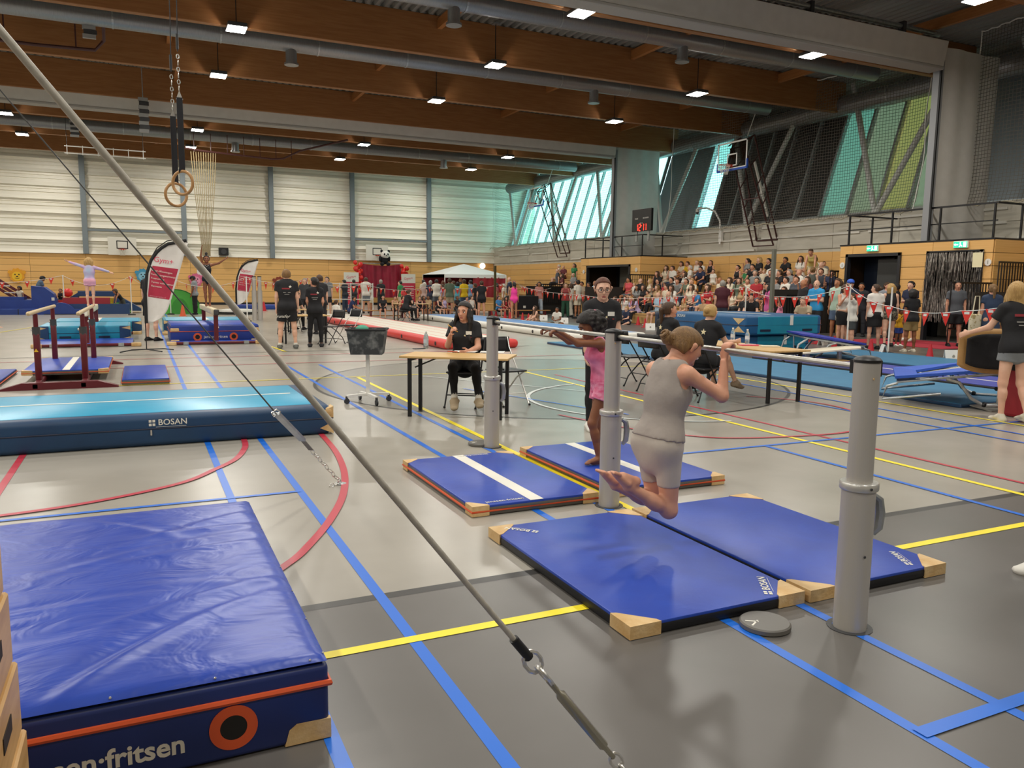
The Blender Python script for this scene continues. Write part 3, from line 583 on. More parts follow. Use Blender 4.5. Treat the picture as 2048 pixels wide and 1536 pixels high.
for s in (-1, 1): ringlogo(t, (s*.43, -1.153, .16), .1); MB().rbox((s*.95, -1.12, .34), (.2, .1, .09), .02, 2).build('corner_patch', LEATHER, t); MB().rbox((s*.95, -1.12, .05), (.2, .1, .09), .02, 2).build('corner_patch', LEATHER, t)
text('lettering', 'janssen·fritsen', .1, WHV, t, frame((0, -1.153, .16), (1, 0, 0), (0, 0, 1)), .001)
teal_block('teal landing mat behind the right balance beam', .6, 3.0, 25.2, 27.4, .4)
M_BEAM = mat('beam_suede', 'd8cdb0', .8, c2='cdbf9d', scale=5)
for x, y, lb in ((-1.15, 20.2, 'balance beam the child in pink and blue stands on'), (1.66, 20.4, 'balance beam the girl in the black leotard stands on')):
    t = thing('balance_beam', lb, 'balance beam', (x, y, 0)); MB().rbox((0, 2.5, .80), (.13, 5.0, .15), .03, 3).build('beam_body', M_BEAM, t, True); MB().rbox((0, -.005, .8), (.125, .04, .145), .03, 2).build('end_cap', DGREY if x > 0 else WHV, t)
    for yy in ((.4, 4.98) if x < 0 else (.22, 4.3)):
        MB().bar((0, yy, .1), (0, yy, .74), .1, .09, (0, 1, 0)).build('leg', MAROON, t); MB().cyl((-.02, yy, .42), (.06, yy, .42), .03).build('height_lock', CHROME, t)
        mb = MB(); mb.rbox((0, yy, .05), (1.9, .1, .06), .015, 1); mb.build('foot_bar', MAROON, t)
        for s in (-1, 1): MB().rbox((s*1.02, yy, .045), (.22, .12, .09), .02, 2).build('foot_pad', LEATHER, t); MB().box((s*.7, yy, .05), (.12, .11, .07)).build('foot_clamp', STEEL, t)
# ---- feather flags
def feather(lb, x, y, s=1):
    t = thing('feather_flag', lb, 'flag', (x, y, 0)); WP = mat('flag_cloth', 'e6e3de', .7, c2='dcd8d2', scale=4); RP = mat('flag_red', 'b92d49', .65, c2='a82942', scale=5)
    mb = MB(); mb.tube([(-.52, -.3, .02), (-.3, -.15, .05), (0, 0, .05), (.35, .05, .05), (.55, .1, .02)], .014, 6); mb.tube([(-.3, .35, .02), (0, 0, .05), (.3, -.35, .02)], .014, 6); mb.build('cross_base', BLACK, t, True)
    pole = [(0, 0, .05), (.0, 0, .6), (.01, 0, 1.2), (.06, 0, 1.7), (.15, 0, 2.0), (.3, 0, 2.26), (.5, 0, 2.41), (.72, 0, 2.46), (.92, 0, 2.40)]
    MB().tube(pole, .012, 6).build('pole', BLACK, t, True)
    L = lambda v: (float(np.interp(v, [0, .35, .6, .75, .88, .96, 1], [.02, .02, .08, .17, .33, .55, .9])), .62+v*1.82)
    R = lambda v: float(np.interp(v, [0, .06, .15, .3, .6, .9, 1], [.12, .33, .45, .55, .72, .88, .93]))
    mb = MB(); mb.grid(10, 30, lambda u, v: (L(v)[0]+(R(v)-L(v)[0])*u, .02*math.sin(u*5+v*7)*(v < .98), L(v)[1]-(.05*u if v > .9 else 0))); c = mb.build('cloth', WP, t, 'all')
    md = c.modifiers.new('s', 'SOLIDIFY'); md.thickness = .004
    for sg, nm in ((-1, 'red_panel'), (1, 'red_panel')):
        mb = MB(); mb.grid(10, 14, lambda u, v: ((lambda q: (L(q)[0]+.06+(R(q)-L(q)[0]-.10)*u, .02*math.sin((.06+u*.9)*5+q*7)+sg*.006, L(q)[1]))(.30+.37*v+.035*(.5-u)))); mb.build(nm, RP, t, 'all')
    mb = MB(); mb.tube([L(k/20)[:1]+(0,)+L(k/20)[1:] for k in range(21)], [.035]*21, 8); mb.build('sleeve', mat('flag_sleeve', '141416', .7), t, True)
    fx = (.97, 0, -.16); fy = (.16, 0, .97)
    text('lettering', 'Gym+', .16, mat('flag_pink', 'd2405c', .6), t, frame((.42, -.03, 1.98), fx, fy), .001)
    for k, s_ in enumerate(('Peuter-/Kleutergym', 'Turnen jongens/meisjes', 'Freerunning', 'Turnen volwassenen', 'Recreatie')): text('lettering', s_, .055, WHV, t, frame((.15, -.035, 1.78-k*.085), fx, fy), .001, 'LEFT')
    text('lettering', 'www.gymplus.nl', .05, mat('flag_pink2', 'd98a98', .6), t, frame((.27, -.03, 1.2), fx, fy), .001)
    return t
feather('tall white and red feather flag standing left of the right balance beam', .08, 19.0); feather('white and red feather flag farther back near the standing judges', 3.5, 33.7)
# ---- tables and folding chairs
TOPW = mat('table_laminate', 'd3ae74', .4, c2='c9a267', scale=4, stretch=(1, 6, 1))
def table(lb, x, y, rz, L, W, h=.72, top=TOPW):
    t = thing('folding_table', lb, 'table', (x, y, 0), rz); MB().rbox((0, 0, h-.0125), (L, W, .025), .004, 1).build('tabletop', top, t)
    for sx in (-1, 1):
        for sy in (-1, 1): MB().bar((sx*(L/2-.1), sy*(W/2-.09), 0), (sx*(L/2-.1), sy*(W/2-.09), h-.02), .04, .04).build('leg', BLACK, t)
        MB().bar((sx*(L/2-.1), -W/2+.09, h-.05), (sx*(L/2-.1), W/2-.09, h-.05), .03, .03).build('crossbar', BLACK, t); MB().tube([(sx*(L/2-.1), 0, h-.16), (sx*(L/2-.4), 0, h-.03)], .01, 6).build('brace', BLACK, t)
    return t
def chair(lb, x, y, rz, fr=BLACK, group='black folding chairs'):
    t = thing('folding_chair', lb, 'chair', (x, y, 0), rz, group)     # front is -y
    SEATM = mat('chair_plastic', '17161a', .4)
    MB().rbox((0, 0, .445), (.4, .4, .025), .012, 2).build('seat', SEATM, t, True)
    mb = MB(); mb.grid(8, 4, lambda u, v: ((u-.5)*.44, .25+.03*(1-(2*u-1)**2)+.03*v, .66+.2*v)); mb.grid(8, 4, lambda u, v: ((.5-u)*.44, .265+.03*(1-(2*u-1)**2)+.03*v, .66+.2*v)); o = mb.build('backrest', SEATM, t, 'all'); md = o.modifiers.new('s', 'SOLIDIFY'); md.thickness = .012
    for s in (-1, 1):
        MB().tube([(s*.2, -.26, 0), (s*.2, .02, .42), (s*.2, .24, .72), (s*.2, .29, .86)], .011, 8).build('leg', fr, t, True); MB().tube([(s*.18, .3, 0), (s*.18, .22, .16), (s*.18, .02, .34), (s*.18, -.14, .43)], .011, 8).build('leg', fr, t, True)
        MB().sph((s*.2, -.26, .012), .017, 8, 6).build('rubber_foot', BLACK, t); MB().sph((s*.18, .3, .012), .017, 8, 6).build('rubber_foot', BLACK, t)
    MB().cyl((-.2, -.16, .155), (.2, -.16, .155), .008, n=6).build('stretcher', fr, t); MB().cyl((-.18, .245, .12), (.18, .245, .12), .008, n=6).build('stretcher', fr, t)
    return t
T1 = table('light wooden folding table where the dark-haired woman sits', 3.38, 8.63, math.radians(-35), 1.28, .62)
T2 = table('long folding table of the two seated judges beyond the bar', 7.86, 8.95, math.radians(90), 2.1, .72)
T3 = table('folding table behind the standing pair in black', 3.78, 20.6, math.radians(0), 1.2, .7); T4 = table('folding table with a seated woman before the bench of children', 10.25, 31.7, 0, 1.5, .7); T5 = table('folding table with a seated woman beside the second feather flag', 4.7, 25.0, 0, 1.3, .6)
chair('empty folding chair with chrome frame right of the light wooden table', 4.28, 9.25, math.radians(8), CHROME); chair('folding chair under the dark-haired seated woman', 3.72, 9.3, math.radians(-35))
chair('empty folding chair left of the two seated judges', 7.05, 10.45, math.radians(95)); chair('folding chair under the judge with the ponytail', 6.95, 9.55, math.radians(98)); chair('folding chair under the blonde judge', 6.97, 8.66, math.radians(108))
chair('folding chair with a dark jacket, right of the standing pair', 4.35, 20.0, math.radians(-60)); chair('empty chrome folding chair by the red inflatable track', 4.95, 20.6, math.radians(-60), CHROME)
chair('folding chair under the woman at the far table', 9.85, 31.2, math.radians(-80)); chair('folding chair under the woman by the second feather flag', 4.35, 25.6, math.radians(10)); chair('empty folding chair left of the second feather flag table', 3.95, 24.5, math.radians(160))
def bottle(lb, x, y, z):
    t = thing('water_bottle', lb, 'bottle', (x, y, z)); CL = mat('clear_plastic', 'dfe8ea', .1, trans=.9)
    MB().lathe([(.03, 0), (.033, .01), (.033, .06), (.029, .08), (.033, .1), (.033, .14), (.02, .185), (.013, .195), (.013, .205)], 14).build('flask', CL, t, True); MB().lathe([(.015, .2), (.015, .22)], 12).build('cap', WHITE, t); MB().lathe([(.0335, .07), (.0335, .12)], 14).build('wrapper', mat('bottle_label', 'cfd6dc', .5), t, True)
b1 = G(852, 697, .72); bottle('clear water bottle on the light wooden table', b1[0], b1[1], .72); b2 = G(1465, 684, .72); bottle('left water bottle on the judges table', b2[0], b2[1], .72); b3 = G(1494, 688, .72); bottle('right water bottle on the judges table', b3[0], b3[1], .72)
PAP = mat('paper', 'eceae4', .7)
def paper(lb, px, py, rz, m=PAP, d=(.297, .21, .003), z=.72, name='paper_sheet', cat='paper'):
    p = G(px, py, z)
    if p[0] > 5: p = np.array([min(max(p[0], 7.68), 8.02), min(max(p[1], 8.1), 9.7), z])
    return tag(MB().box((0, 0, d[2]/2), d).build(name, m, None, False, (p[0], p[1], z), rz), lb, cat)
paper('white score sheet in front of the dark-haired woman', 930, 703, -.6); paper('orange pen lying on the light wooden table', 905, 704, -.9, ORG, (.14, .012, .01), name='pen', cat='pen'); paper('white sheet at the right end of the light wooden table', 985, 704, -.5)
paper('phone lying at the left end of the light wooden table', 838, 698, .3, BLACK, (.15, .075, .009), name='phone', cat='phone'); paper('red folder on the judges table', 1500, 691, -.4, mat('folder_red', 'c9364a', .5), (.31, .22, .01), name='folder', cat='folder'); paper('white sheet right of the red folder', 1540, 688, -.5); paper('cream card stack near the right end of the judges table', 1575, 693, -.5, mat('card_cream', 'e0d3b8', .7), (.25, .2, .02))
# ---- chalk bin on castors
t = thing('chalk_stand', 'black plastic chalk bin on a white castor stand', 'chalk bin', (2.64, 9.99, 0), math.radians(-22)); TUB = mat('chalky_plastic', '3a3c3d', .6, c2='9a9a98', scale=9, detail=9, lo=.5, hi=.8)
MB().prism([(-.2, -.15, .64), (.2, -.15, .64), (.2, .15, .64), (-.2, .15, .64)], (0, 0, .01)).build('tub_floor', TUB, t)
for (p, q, u, v) in (((-.2, -.15), (.2, -.15), (.245, -.19), (-.245, -.19)), ((.2, -.15), (.2, .15), (.245, .19), (.245, -.19)), ((.2, .15), (-.2, .15), (-.245, .19), (.245, .19)), ((-.2, .15), (-.2, -.15), (-.245, -.19), (-.245, .19))):
    o = MB().add([(*p, .64), (*q, .64), (*u, .96), (*v, .96)], [(0, 1, 2, 3)]).build('tub_wall', TUB, t); md = o.modifiers.new('s', 'SOLIDIFY'); md.thickness = .012
MB().tube([(-.25, -.195, .96), (.25, -.195, .96), (.25, .195, .96), (-.25, .195, .96)], .014, 6, closed=True).build('tub_rim', BLACK, t)
o = tag(MB().sph((0, 0, .03), (.09, .06, .05), 8, 5).build('rag', mat('rag_green', '4d9d83', .8, bump=.4, bscale=20), None, True, (2.6, 10.1, .66)), 'crumpled green cloth in the chalk bin', 'cloth'); o.location.z = .93
MB().box((0, 0, .8), (.36, .26, .24)).build('chalk_block_fill', mat('chalk_white', 'c9c9c6', .9), t)
MB().box((0, 0, .38), (.045, .045, .54)).build('post', WHITE, t)
for k in range(4):
    c, s = math.cos(k*math.pi/2+.5), math.sin(k*math.pi/2+.5); MB().bar((0, 0, .115), (c*.29, s*.29, .1), .04, .03).build('arm', WHITE, t)
    w_ = MB(); w_.cyl((c*.29-s*.012, s*.29+c*.012, .036), (c*.29+s*.012, s*.29-c*.012, .036), .036, n=14); w_.box((c*.29, s*.29, .075), (.03, .03, .05)); w_.build('castor', DGREY, t)
# ---- inflatable tracks
def airtrack(lb, x0, x1, y0, y1, top, side, h=.2, dots=False):
    t = thing('air_track', lb, 'air track', ((x0+x1)/2, (y0+y1)/2, 0)); a, b = (x1-x0)/2, (y1-y0)/2
    MB().rbox((0, 0, h/2), (2*a, 2*b, h), h*.45, 5).build('side_wall', side, t, True); MB().rbox((0, 0, h-.004), (2*a-.4, 2*b-.4, .016), .006, 1).build('top_sheet', top, t)
    for k in (-.55, -.1, .35, .75): MB().box((a*k, 0, h+.0045), (.02, 2*b-.45, .001)).build('stripe', ORG if not dots else mat('track_line', '3b6fb8', .5), t)
    for k in range(6): MB().cyl((-a+.005, -b+.6+k*2*b/6, h*.5), (-a-.012, -b+.6+k*2*b/6, h*.5), .05, n=12).build('valve', BLACK, t)
airtrack('white inflatable track with red side walls', 6.47, 8.45, 17.5, 34.0, mat('track_white', 'd9d2c4', .6), mat('track_red', 'd23a36', .4), .22)
airtrack('blue-topped inflatable track with white side walls', 11.05, 13.3, 19.0, 33.0, mat('track_blue', '5f8fc6', .5), mat('track_side_white', 'e2e0d6', .4), .22, True)
# ---- floor runways, block mats and mini trampolines on the right
STRIPM = mat('runway_teal', '2f6f95', .55, c2='35769b', scale=3); RUNB = mat('runway_blue', '37409a', .5, c2='3d47a3', scale=3)
def runway(lb, x0, x1, y0, y1, h, top, side=NAVY, line=False):
    t = thing('runway_mat', lb, 'mat', ((x0+x1)/2, (y0+y1)/2, 0)); MB().rbox((0, 0, h/2), (x1-x0, y1-y0, h), h*.3, 2).build('body', side, t); MB().box((0, 0, h), (x1-x0-.02, y1-y0-.02, .008)).build('top_cover', top, t)
    if line: MB().box((0, 0, h+.005), (.06, y1-y0-.05, .003)).build('stripe', WHV, t)
    return t
runway('teal floor runway nearest the judges table, under the near trampoline', 9.75, 11.75, 6.75, 18.5, .05, STRIPM, DBLUE); runway('narrow blue runway with a white centre line', 12.0, 13.4, 7.3, 13.2, .06, RUNB, VBK, True); runway('farthest teal floor runway beside the cones', 13.8, 16.0, 7.8, 14.0, .06, STRIPM, DBLUE)
t = thing('mat_wedge', 'flat grey ramp strip at the end of the teal runway', 'mat', (10.75, 6.55, 0)); MB().prism([(-.9, -.15, 0), (.8, -.15, 0), (.8, .15, .035), (-.9, .15, .035)], (0, 0, .012)).build('ramp', mat('ramp_grey', '8a877f', .5), t); MB().box((0, 0, .03), (.4, .02, .02)).build('edge', STEEL, t)
def bigblock(lb, x0, x1, y0, y1, z0, z1, tri=True):
    t = thing('block_mat', lb, 'mat', ((x0+x1)/2, (y0+y1)/2, z0)); a, b, h = (x1-x0)/2, (y1-y0)/2, z1-z0
    MB().rbox((0, 0, h/2), (2*a, 2*b, h), .07, 4).build('body', mat('block_blue', '1b5380', .42, c2='1f5a88', scale=2), t, True)
    MB().rbox((.12, -b+.02, h/2), (2*a-.5, .06, h-.06), .012, 2).build('front_panel', TEALD, t); MB().box((.2, -b-.02, h*.75), (.09, .012, h*.5)).build('stripe', WHV, t); MB().rbox((0, .2, h+.002), (.1, 2*b-.6, .006), .002, 1).build('stripe', WHV, t)
    for s in (-.5, .6): MB().box((a*s, -b-.02, h*.25), (.3, .014, .05)).build('handle', NAVY, t)
    MB().tube([(-a-.003, b, h*.5), (-a-.003, -b-.003, h*.5), (a+.003, -b-.003, h*.5)], .01, 6).build('seam', NAVY, t)
    if tri:
        for z in (.26, .74): MB().prism([(-a-.004, -b+.02, h*z-.05*(1 if z < .5 else -1)), (-a-.004, -b+.42, h*z-.05*(1 if z < .5 else -1)), (-a-.004, -b+.22, h*z+.09*(1 if z < .5 else -1))], (.03, 0, 0)).build('corner_patch', LEATHER, t)
    text('lettering', 'BOSAN', .1, WHV, t, frame((-a-.004, b-.5, h*.8), (0, -1, 0), (0, 0, 1)), .001)
bigblock('lower teal block mat of the stack beyond the judges', 12.55, 14.55, 14.05, 16.6, 0, .46, False); bigblock('upper teal block mat with tan triangles, top of the stack', 12.4, 14.75, 13.9, 16.75, .46, .92)
def tramp(lb, x, y, rz, zb=.05, pad=mat('tramp_pad', '2450b8', .45, c2='2a58c0', scale=3)):
    t = thing('mini_trampoline', lb, 'trampoline', (x, y, zb), rz); a, b = .62, .62    # slopes down toward -x
    z = lambda u: .36+.09*u
    def ringp(s, zo): return [(-a*s, -b*s, z(-1)+zo), (a*s, -b*s, z(1)+zo), (a*s, b*s, z(1)+zo), (-a*s, b*s, z(-1)+zo)]
    MB().tube(ringp(1, 0), .022, 8, closed=True).build('frame', STEEL, t, True)
    o, i = ringp(1.06, .04), ringp(.6, .04)
    for k in range(4): MB().prism([o[k], o[(k+1) % 4], i[(k+1) % 4], i[k]], (0, 0, .035)).build('pad', pad, t)
    MB().prism(ringp(.6, .02), (0, 0, .006)).build('bed', mat('tramp_bed', 'a9a79f', .7), t); mb = MB()
    for k in range(4):
        p, q, r_, s_ = [Vector(v) for v in (ringp(1, .01)[k], ringp(1, .01)[(k+1) % 4], ringp(.6, .02)[k], ringp(.6, .02)[(k+1) % 4])]
        for e in range(1, 12): mb.cyl(p.lerp(q, e/12), r_.lerp(s_, e/12), .006, n=5)
    mb.build('springs', STEEL, t)
    for s in (-1, 1):
        MB().tube([(-.05, s*b, z(0)-.02), (.1, s*b, .3), (.25, s*b, .1), (.4, s*b, .02), (.75, s*b, .02)], .022, 8).build('front_leg', STEEL, t, True); MB().tube([(.55, s*b, z(.9)-.02), (.72, s*b, .3), (.8, s*b, .02)], .022, 8).build('rear_leg', STEEL, t, True)
        MB().tube([(-a, s*b, z(-1)-.02), (-.75, s*b, .2), (-.8, s*b, .02), (-.1, s*b, .14)], .018, 8).build('low_leg', STEEL, t, True)
        for px in (.4, .75): MB().sph((px, s*b, .03), .035, 8, 6).build('joint', BLACK, t)
    MB().cyl((.75, -b, .02), (.75, b, .02), .02, n=8).build('cross_tube', STEEL, t, True); MB().cyl((.6, -b*.3, .02), (.62, -b*.3, z(.9)), .016, n=8).build('strut', CHROME, t); MB().sph((.58, -b*.3, .2), .03, 8, 6).build('knob', BLACK, t)
tramp('near mini trampoline with blue pads and grey tube legs', 10.05, 7.2, math.radians(-50)); tramp('mini trampoline with dark blue pads in front of the block mats', 13.6, 12.7, math.radians(150), .06, mat('tramp_pad_dark', '2c349a', .5))
t = thing('springboard', 'cream springboard leaning on the far trampoline', 'springboard', (12.9, 12.0, .2), math.radians(-20)); MB().prism([(-.75, -.3, 0), (.6, -.3, .12), (.75, 0, .13), (.6, .3, .12), (-.75, .3, 0)], (0, 0, .03)).build('board', mat('board_cream', 'e0d6be', .5), t); MB().box((-.1, 0, -.14), (1.0, .5, .05)).build('base', PLY, t)
for k in (-.4, .3): MB().cyl((k, 0, -.12), (k, 0, .03+.05*k), .05, n=10).build('spring', STEEL, t)
# ---- rings on straps, guy cables
t = thing('gymnastic_ring', 'wooden ring hanging slightly higher, on a black strap and chain', 'ring', (.40, 8.0, 0)); RW = mat('ring_ash', 'b98d5a', .4, c2='a67a48', scale=8); STR = mat('strap_black', '17171b', .7)
def ring(t, zc, ang, sl, dx):
    c, s = math.cos(ang), math.sin(ang); MB().tube([(dx+.1*c*math.cos(k*math.pi/18), .1*s*math.cos(k*math.pi/18), zc+.105*math.sin(k*math.pi/18)) for k in range(36)], .014, 10, closed=True).build('hoop', RW, t, True)
    o = MB().rbox((dx, 0, zc+.1+sl/2), (.052, .012, sl), .003, 1); o.tube([(dx-.026, 0, zc+.09), (dx-.026, -.012, zc+.12), (dx-.026, .012, zc+.12)], .003, 4, closed=True); o = o.build('strap', STR, t); 
    z = zc+.1+sl; MB().prism([(dx-.03, -.004, z-.02), (dx+.03, -.004, z-.02), (dx, -.004, z+.06)], (0, .008, 0)).build('triangle_link', CHROME, t)
    for k in range(6):
        zz = z+.06+k*.055; MB().tube([(dx+(.012*math.cos(j*math.pi/4) if k % 2 else 0), (0 if k % 2 else .012*math.cos(j*math.pi/4)), zz+.02*math.sin(j*math.pi/4)+.02) for j in range(8)], .0045, 5, closed=True).build('chain_link', CHROME, t)
    MB().tube([(dx, 0, z+.4), (dx+.01, 0, z+.9), (dx, 0, 9.6)], .005, 6).build('cable', BLACK, t); MB().tube([(dx, 0, z+.42), (dx, 0, z+.55)], .012, 8).build('sleeve', BLACK, t)
ring(t, 2.445, math.radians(-35), .66, 0); t = thing('gymnastic_ring', 'wooden ring hanging slightly lower, partly behind the other', 'ring', (.35, 8.25, 0)); ring(t, 2.36, math.radians(20), .62, 0)
def link_chain(t, p, q, n, r=.022, w=.005, nm='chain_link', m=CHROME):
    p, q = V3(p), V3(q); d = (q-p)/n; dn = d.normalized(); a = dn.cross(Vector((0, 0, 1))).normalized(); b = dn.cross(a)
    for k in range(n):
        c = p+d*(k+.5); e = a if k % 2 else b; L = d.length*.5+w*1.2
        MB().tube([c+dn*(L*math.cos(j*math.pi/5))+e*(r*math.sin(j*math.pi/5)) for j in range(10)], w, 6, closed=True).build(nm, m, t, True)
CABM = mat('steel_cable', 'aaa498', .45, .2, c2='b8b2a6', scale=60)
p1 = CAM+ray(0, 60)/np.linalg.norm(ray(0, 60))*1.75; p3 = G(1297, 1598, 0); d = (p3-p1)/np.linalg.norm(p3-p1); p0 = p1-d*7.0; p2 = min((p1+(p3-p1)*k/400 for k in range(401)), key=lambda q: abs(float((q-CAM)@RT/((q-CAM)@FW))-(1040-CX)/FPX))
L = np.linalg.norm(p3-p2)
t = thing('guy_cable', 'thick steel guy cable crossing the picture down to a turnbuckle', 'cable'); MB().cyl(p0, p2, .0075, n=10).build('cable', CABM, t, True); MB().cyl(p2-d*.03, p2+d*.05, .013, n=10).build('ferrule', BLACK, t, True)
link_chain(t, p2+d*.04, p2+d*.16, 2, .024, .006, 'shackle'); a_ = p2+d*.15
MB().tube([a_, a_+d*.06, a_+d*.07, a_+d*(L*.42), a_+d*(L*.43), a_+d*(L*.5)], [.008, .008, .015, .015, .008, .008], 8).build('turnbuckle', mat('zinc', 'a09b8b', .3, .8), t, True); link_chain(t, a_+d*L*.49, p3-d*.02, 4, .018, .005); MB().cyl((p3[0], p3[1], 0), (p3[0], p3[1], .012), .05, n=20).build('floor_anchor', STEEL, t)
t = thing('guy_cable', 'thin dark guy cable ending in a strap buckle and chain near the cyan mat', 'cable'); an = G(682, 968, 0); q1 = CAM+ray(548, 822)*((an[1]-.9)/ray(548, 822)[1]); q0 = CAM+ray(0, 180)*6.0; dq = (q1-q0)/np.linalg.norm(q1-q0)
MB().cyl(q0-dq*3, q1, .005, n=8).build('cable', mat('cable_dark', '2c2b29', .5, .5), t, True); q2 = CAM+ray(605, 880)*((an[1]-.55)/ray(605, 880)[1]); q3 = CAM+ray(622, 900)*((an[1]-.45)/ray(622, 900)[1])
d2 = (q2-q1)/np.linalg.norm(q2-q1); MB().tube([q1+d2*.0+np.array([.015, 0, .01]), q1+d2*.05+np.array([.02, 0, .015]), q1+d2*.05-np.array([.02, 0, .015]), q1-np.array([.015, 0, .01])], .005, 6, closed=True).build('shackle', CHROME, t)
MB().bar(q1+d2*.04, q2, .045, .02).build('tension_lever', STEEL, t); MB().bar(q2, q3, .035, .006).build('strap', mat('strap_grey', '77746e', .7), t); link_chain(t, q3, an+np.array([0, 0, .01]), 9, .016, .0035); MB().lathe([(.045, 0), (.045, .006), (.02, .012)], 20, (an[0], an[1], 0)).build('floor_anchor', STEEL, t)
link_chain(t, an+np.array([-.1, -.06, .008]), an+np.array([0, 0, .012]), 3, .014, .0035)
# ---- climbing ropes on their ceiling track
RT_ = mat('track_maroon', '4a2420', .5); ROPE = mat('hemp_rope', '9c8b66', .85, bump=.3, bscale=90)
t = thing('rope_track', 'dark curved ceiling track for the climbing ropes', 'rail', (0, 41, 0)); MB().tube([(2.2, 0, 7.75), (3, 0, 7.68), (6.2, 0, 7.55), (6.7, -.1, 7.6), (7.4, -.6, 7.95), (9.4, -2.2, 8.4)], .045, 8).build('track', RT_, t, True)
for k in range(7): MB().bar((2.6+k*.75, 0, 7.6), (2.6+k*.75, 0, 8.5), .03, .03).build('hanger', RT_, t)
for k in range(11):
    xa = 2.45+k*.11; xb = 2.8+k*.035
    o = MB().tube([(xa, 0, 7.6), (xa*.75+xb*.25, .02, 6.0), (xa*.35+xb*.65, .03, 4.4), (xb, .03, 3.0), (xb, .03, 2.75)], .018, 6).build('climbing_rope', ROPE, None, True, (0, 40.9, 0))
    tag(o, '%s climbing rope from the left in the gathered bundle' % ('first second third fourth fifth sixth seventh eighth ninth tenth eleventh'.split()[k]), 'rope', 'climbing ropes gathered before the far wall')
t = thing('rope_track', 'dark red track rail under the timber beam at upper left', 'rail', (0, 27.5, 0)); MB().tube([(-6, 0, 8.35), (-2.5, 0, 8.3), (-.9, 0, 8.35), (-.65, -.2, 8.6), (-.6, -1.5, 9.3)], .05, 8).build('track', RT_, t, True)
for k in range(3): MB().bar((-5+k*1.8, 0, 8.3), (-5+k*1.8, 0, 9.5), .04, .04).build('hanger', RT_, t)
for nm, px, y, z0, z1, lb in (('a', 288, 33.8, 7.1, 8.4, 'striped concertina cable carrier hanging below the raised divider'), ('b', 188, 26.5, 8.4, 9.5, 'striped concertina cable carrier at upper left near a timber beam'), ('c', 148, 40, 7.7, 8.6, 'dark striped cable carrier before the far wall at left')):
    p = PY(px, 250, y); t = thing('cable_carrier', lb, 'cable carrier', (p[0], y, z0)); n = 9
    for k in range(n): MB().box((.03*(k % 2), 0, (k+.5)*(z1-z0)/n), (.34, .1, (z1-z0)/n*.9)).build('fold', DGREY if k % 2 else mat('fold_grey', '9a9a98', .6), t)
    MB().cyl((0, 0, z1-z0), (0, 0, 9.74-z0), .02, n=6).build('hanger', STEEL, t)
t = thing('apparatus_frame', 'thin white pulled-up climbing frame before the far metal wall', 'frame', (-1.1, 40, 0))
for z in (7.0, 7.3): MB().bar((-1.6, 0, z), (1.6, 0, z), .04, .04).build('rail', WHITE, t)
for k in range(6): MB().bar((-1.5+k*.6, 0, 6.95), (-1.5+k*.6, 0, 7.35), .03, .03).build('rung', WHITE, t)
for s in (-1, 1): MB().cyl((s*1.5, 0, 7.3), (s*1.5, 0, 9.6), .01, n=5).build('cable', BLACK, t)
# ================================================================= walls' fittings and far props
HOOPO = mat('hoop_orange', 'c2452a', .5); BB = mat('backboard_white', 'e3e0d4', .5); NETW = mat('hoop_net', 'd8d4c8', .8)
def hoop_net(t, c, r, ax, nm='net'):
    mb = MB(); n = 12
    for k in range(n):
        a0, a1 = 2*math.pi*k/n, 2*math.pi*(k+.5)/n
        for (b0, b1) in ((a0, a1), (a1, a0+2*math.pi/n)):
            mb.tube([(c[0]+r*math.cos(a0 if b0 == a0 else b1), c[1]+r*math.sin(a0 if b0 == a0 else b1), c[2]), (c[0]+r*.75*math.cos(a1), c[1]+r*.75*math.sin(a1), c[2]-.2), (c[0]+r*.55*math.cos(b0 if b0 != a1 else b1), c[1]+r*.55*math.sin(b0 if b0 != a1 else b1), c[2]-.4)], .007, 4)
    mb.build(nm, NETW, t)
def rim(t, c, r): MB().tube([(c[0]+r*math.cos(k*math.pi/12), c[1]+r*math.sin(k*math.pi/12), c[2]) for k in range(24)], .014, 6, closed=True).build('rim', HOOPO, t, True); hoop_net(t, c, r, 0)
for x, z, lb in ((-.87, 3.66, 'white wall basketball hoop left of the tall feather flag'), (15.4, 3.7, 'white wall basketball hoop behind the plush panda')):
    t = thing('basketball_hoop', lb, 'hoop', (x, YB-.62, z)); MB().box((0, 0, 0), (1.6, .04, 1.1)).build('backboard', BB, t); mb = MB()
    for d in ((0, .43, .6, .05), (0, -.02, .6, .05)): mb.box((d[0], -.024, d[1]-.12), (d[2], .006, d[3]))
    for s in (-1, 1): mb.box((s*.3, -.024, .085), (.05, .006, .5))
    mb.build('target_square', BLACK, t); rim(t, (0, -.3, -.2), .225); MB().box((0, -.05, -.2), (.2, .08, .08)).build('rim_bracket', HOOPO, t)
    for s in (-1, 1): MB().bar((s*.4, .02, .2), (s*.4, .36, .2), .06, .06).build('wall_arm', M_COLM, t)
TRUSS = mat('truss_maroon', '3f1d1c', .5)
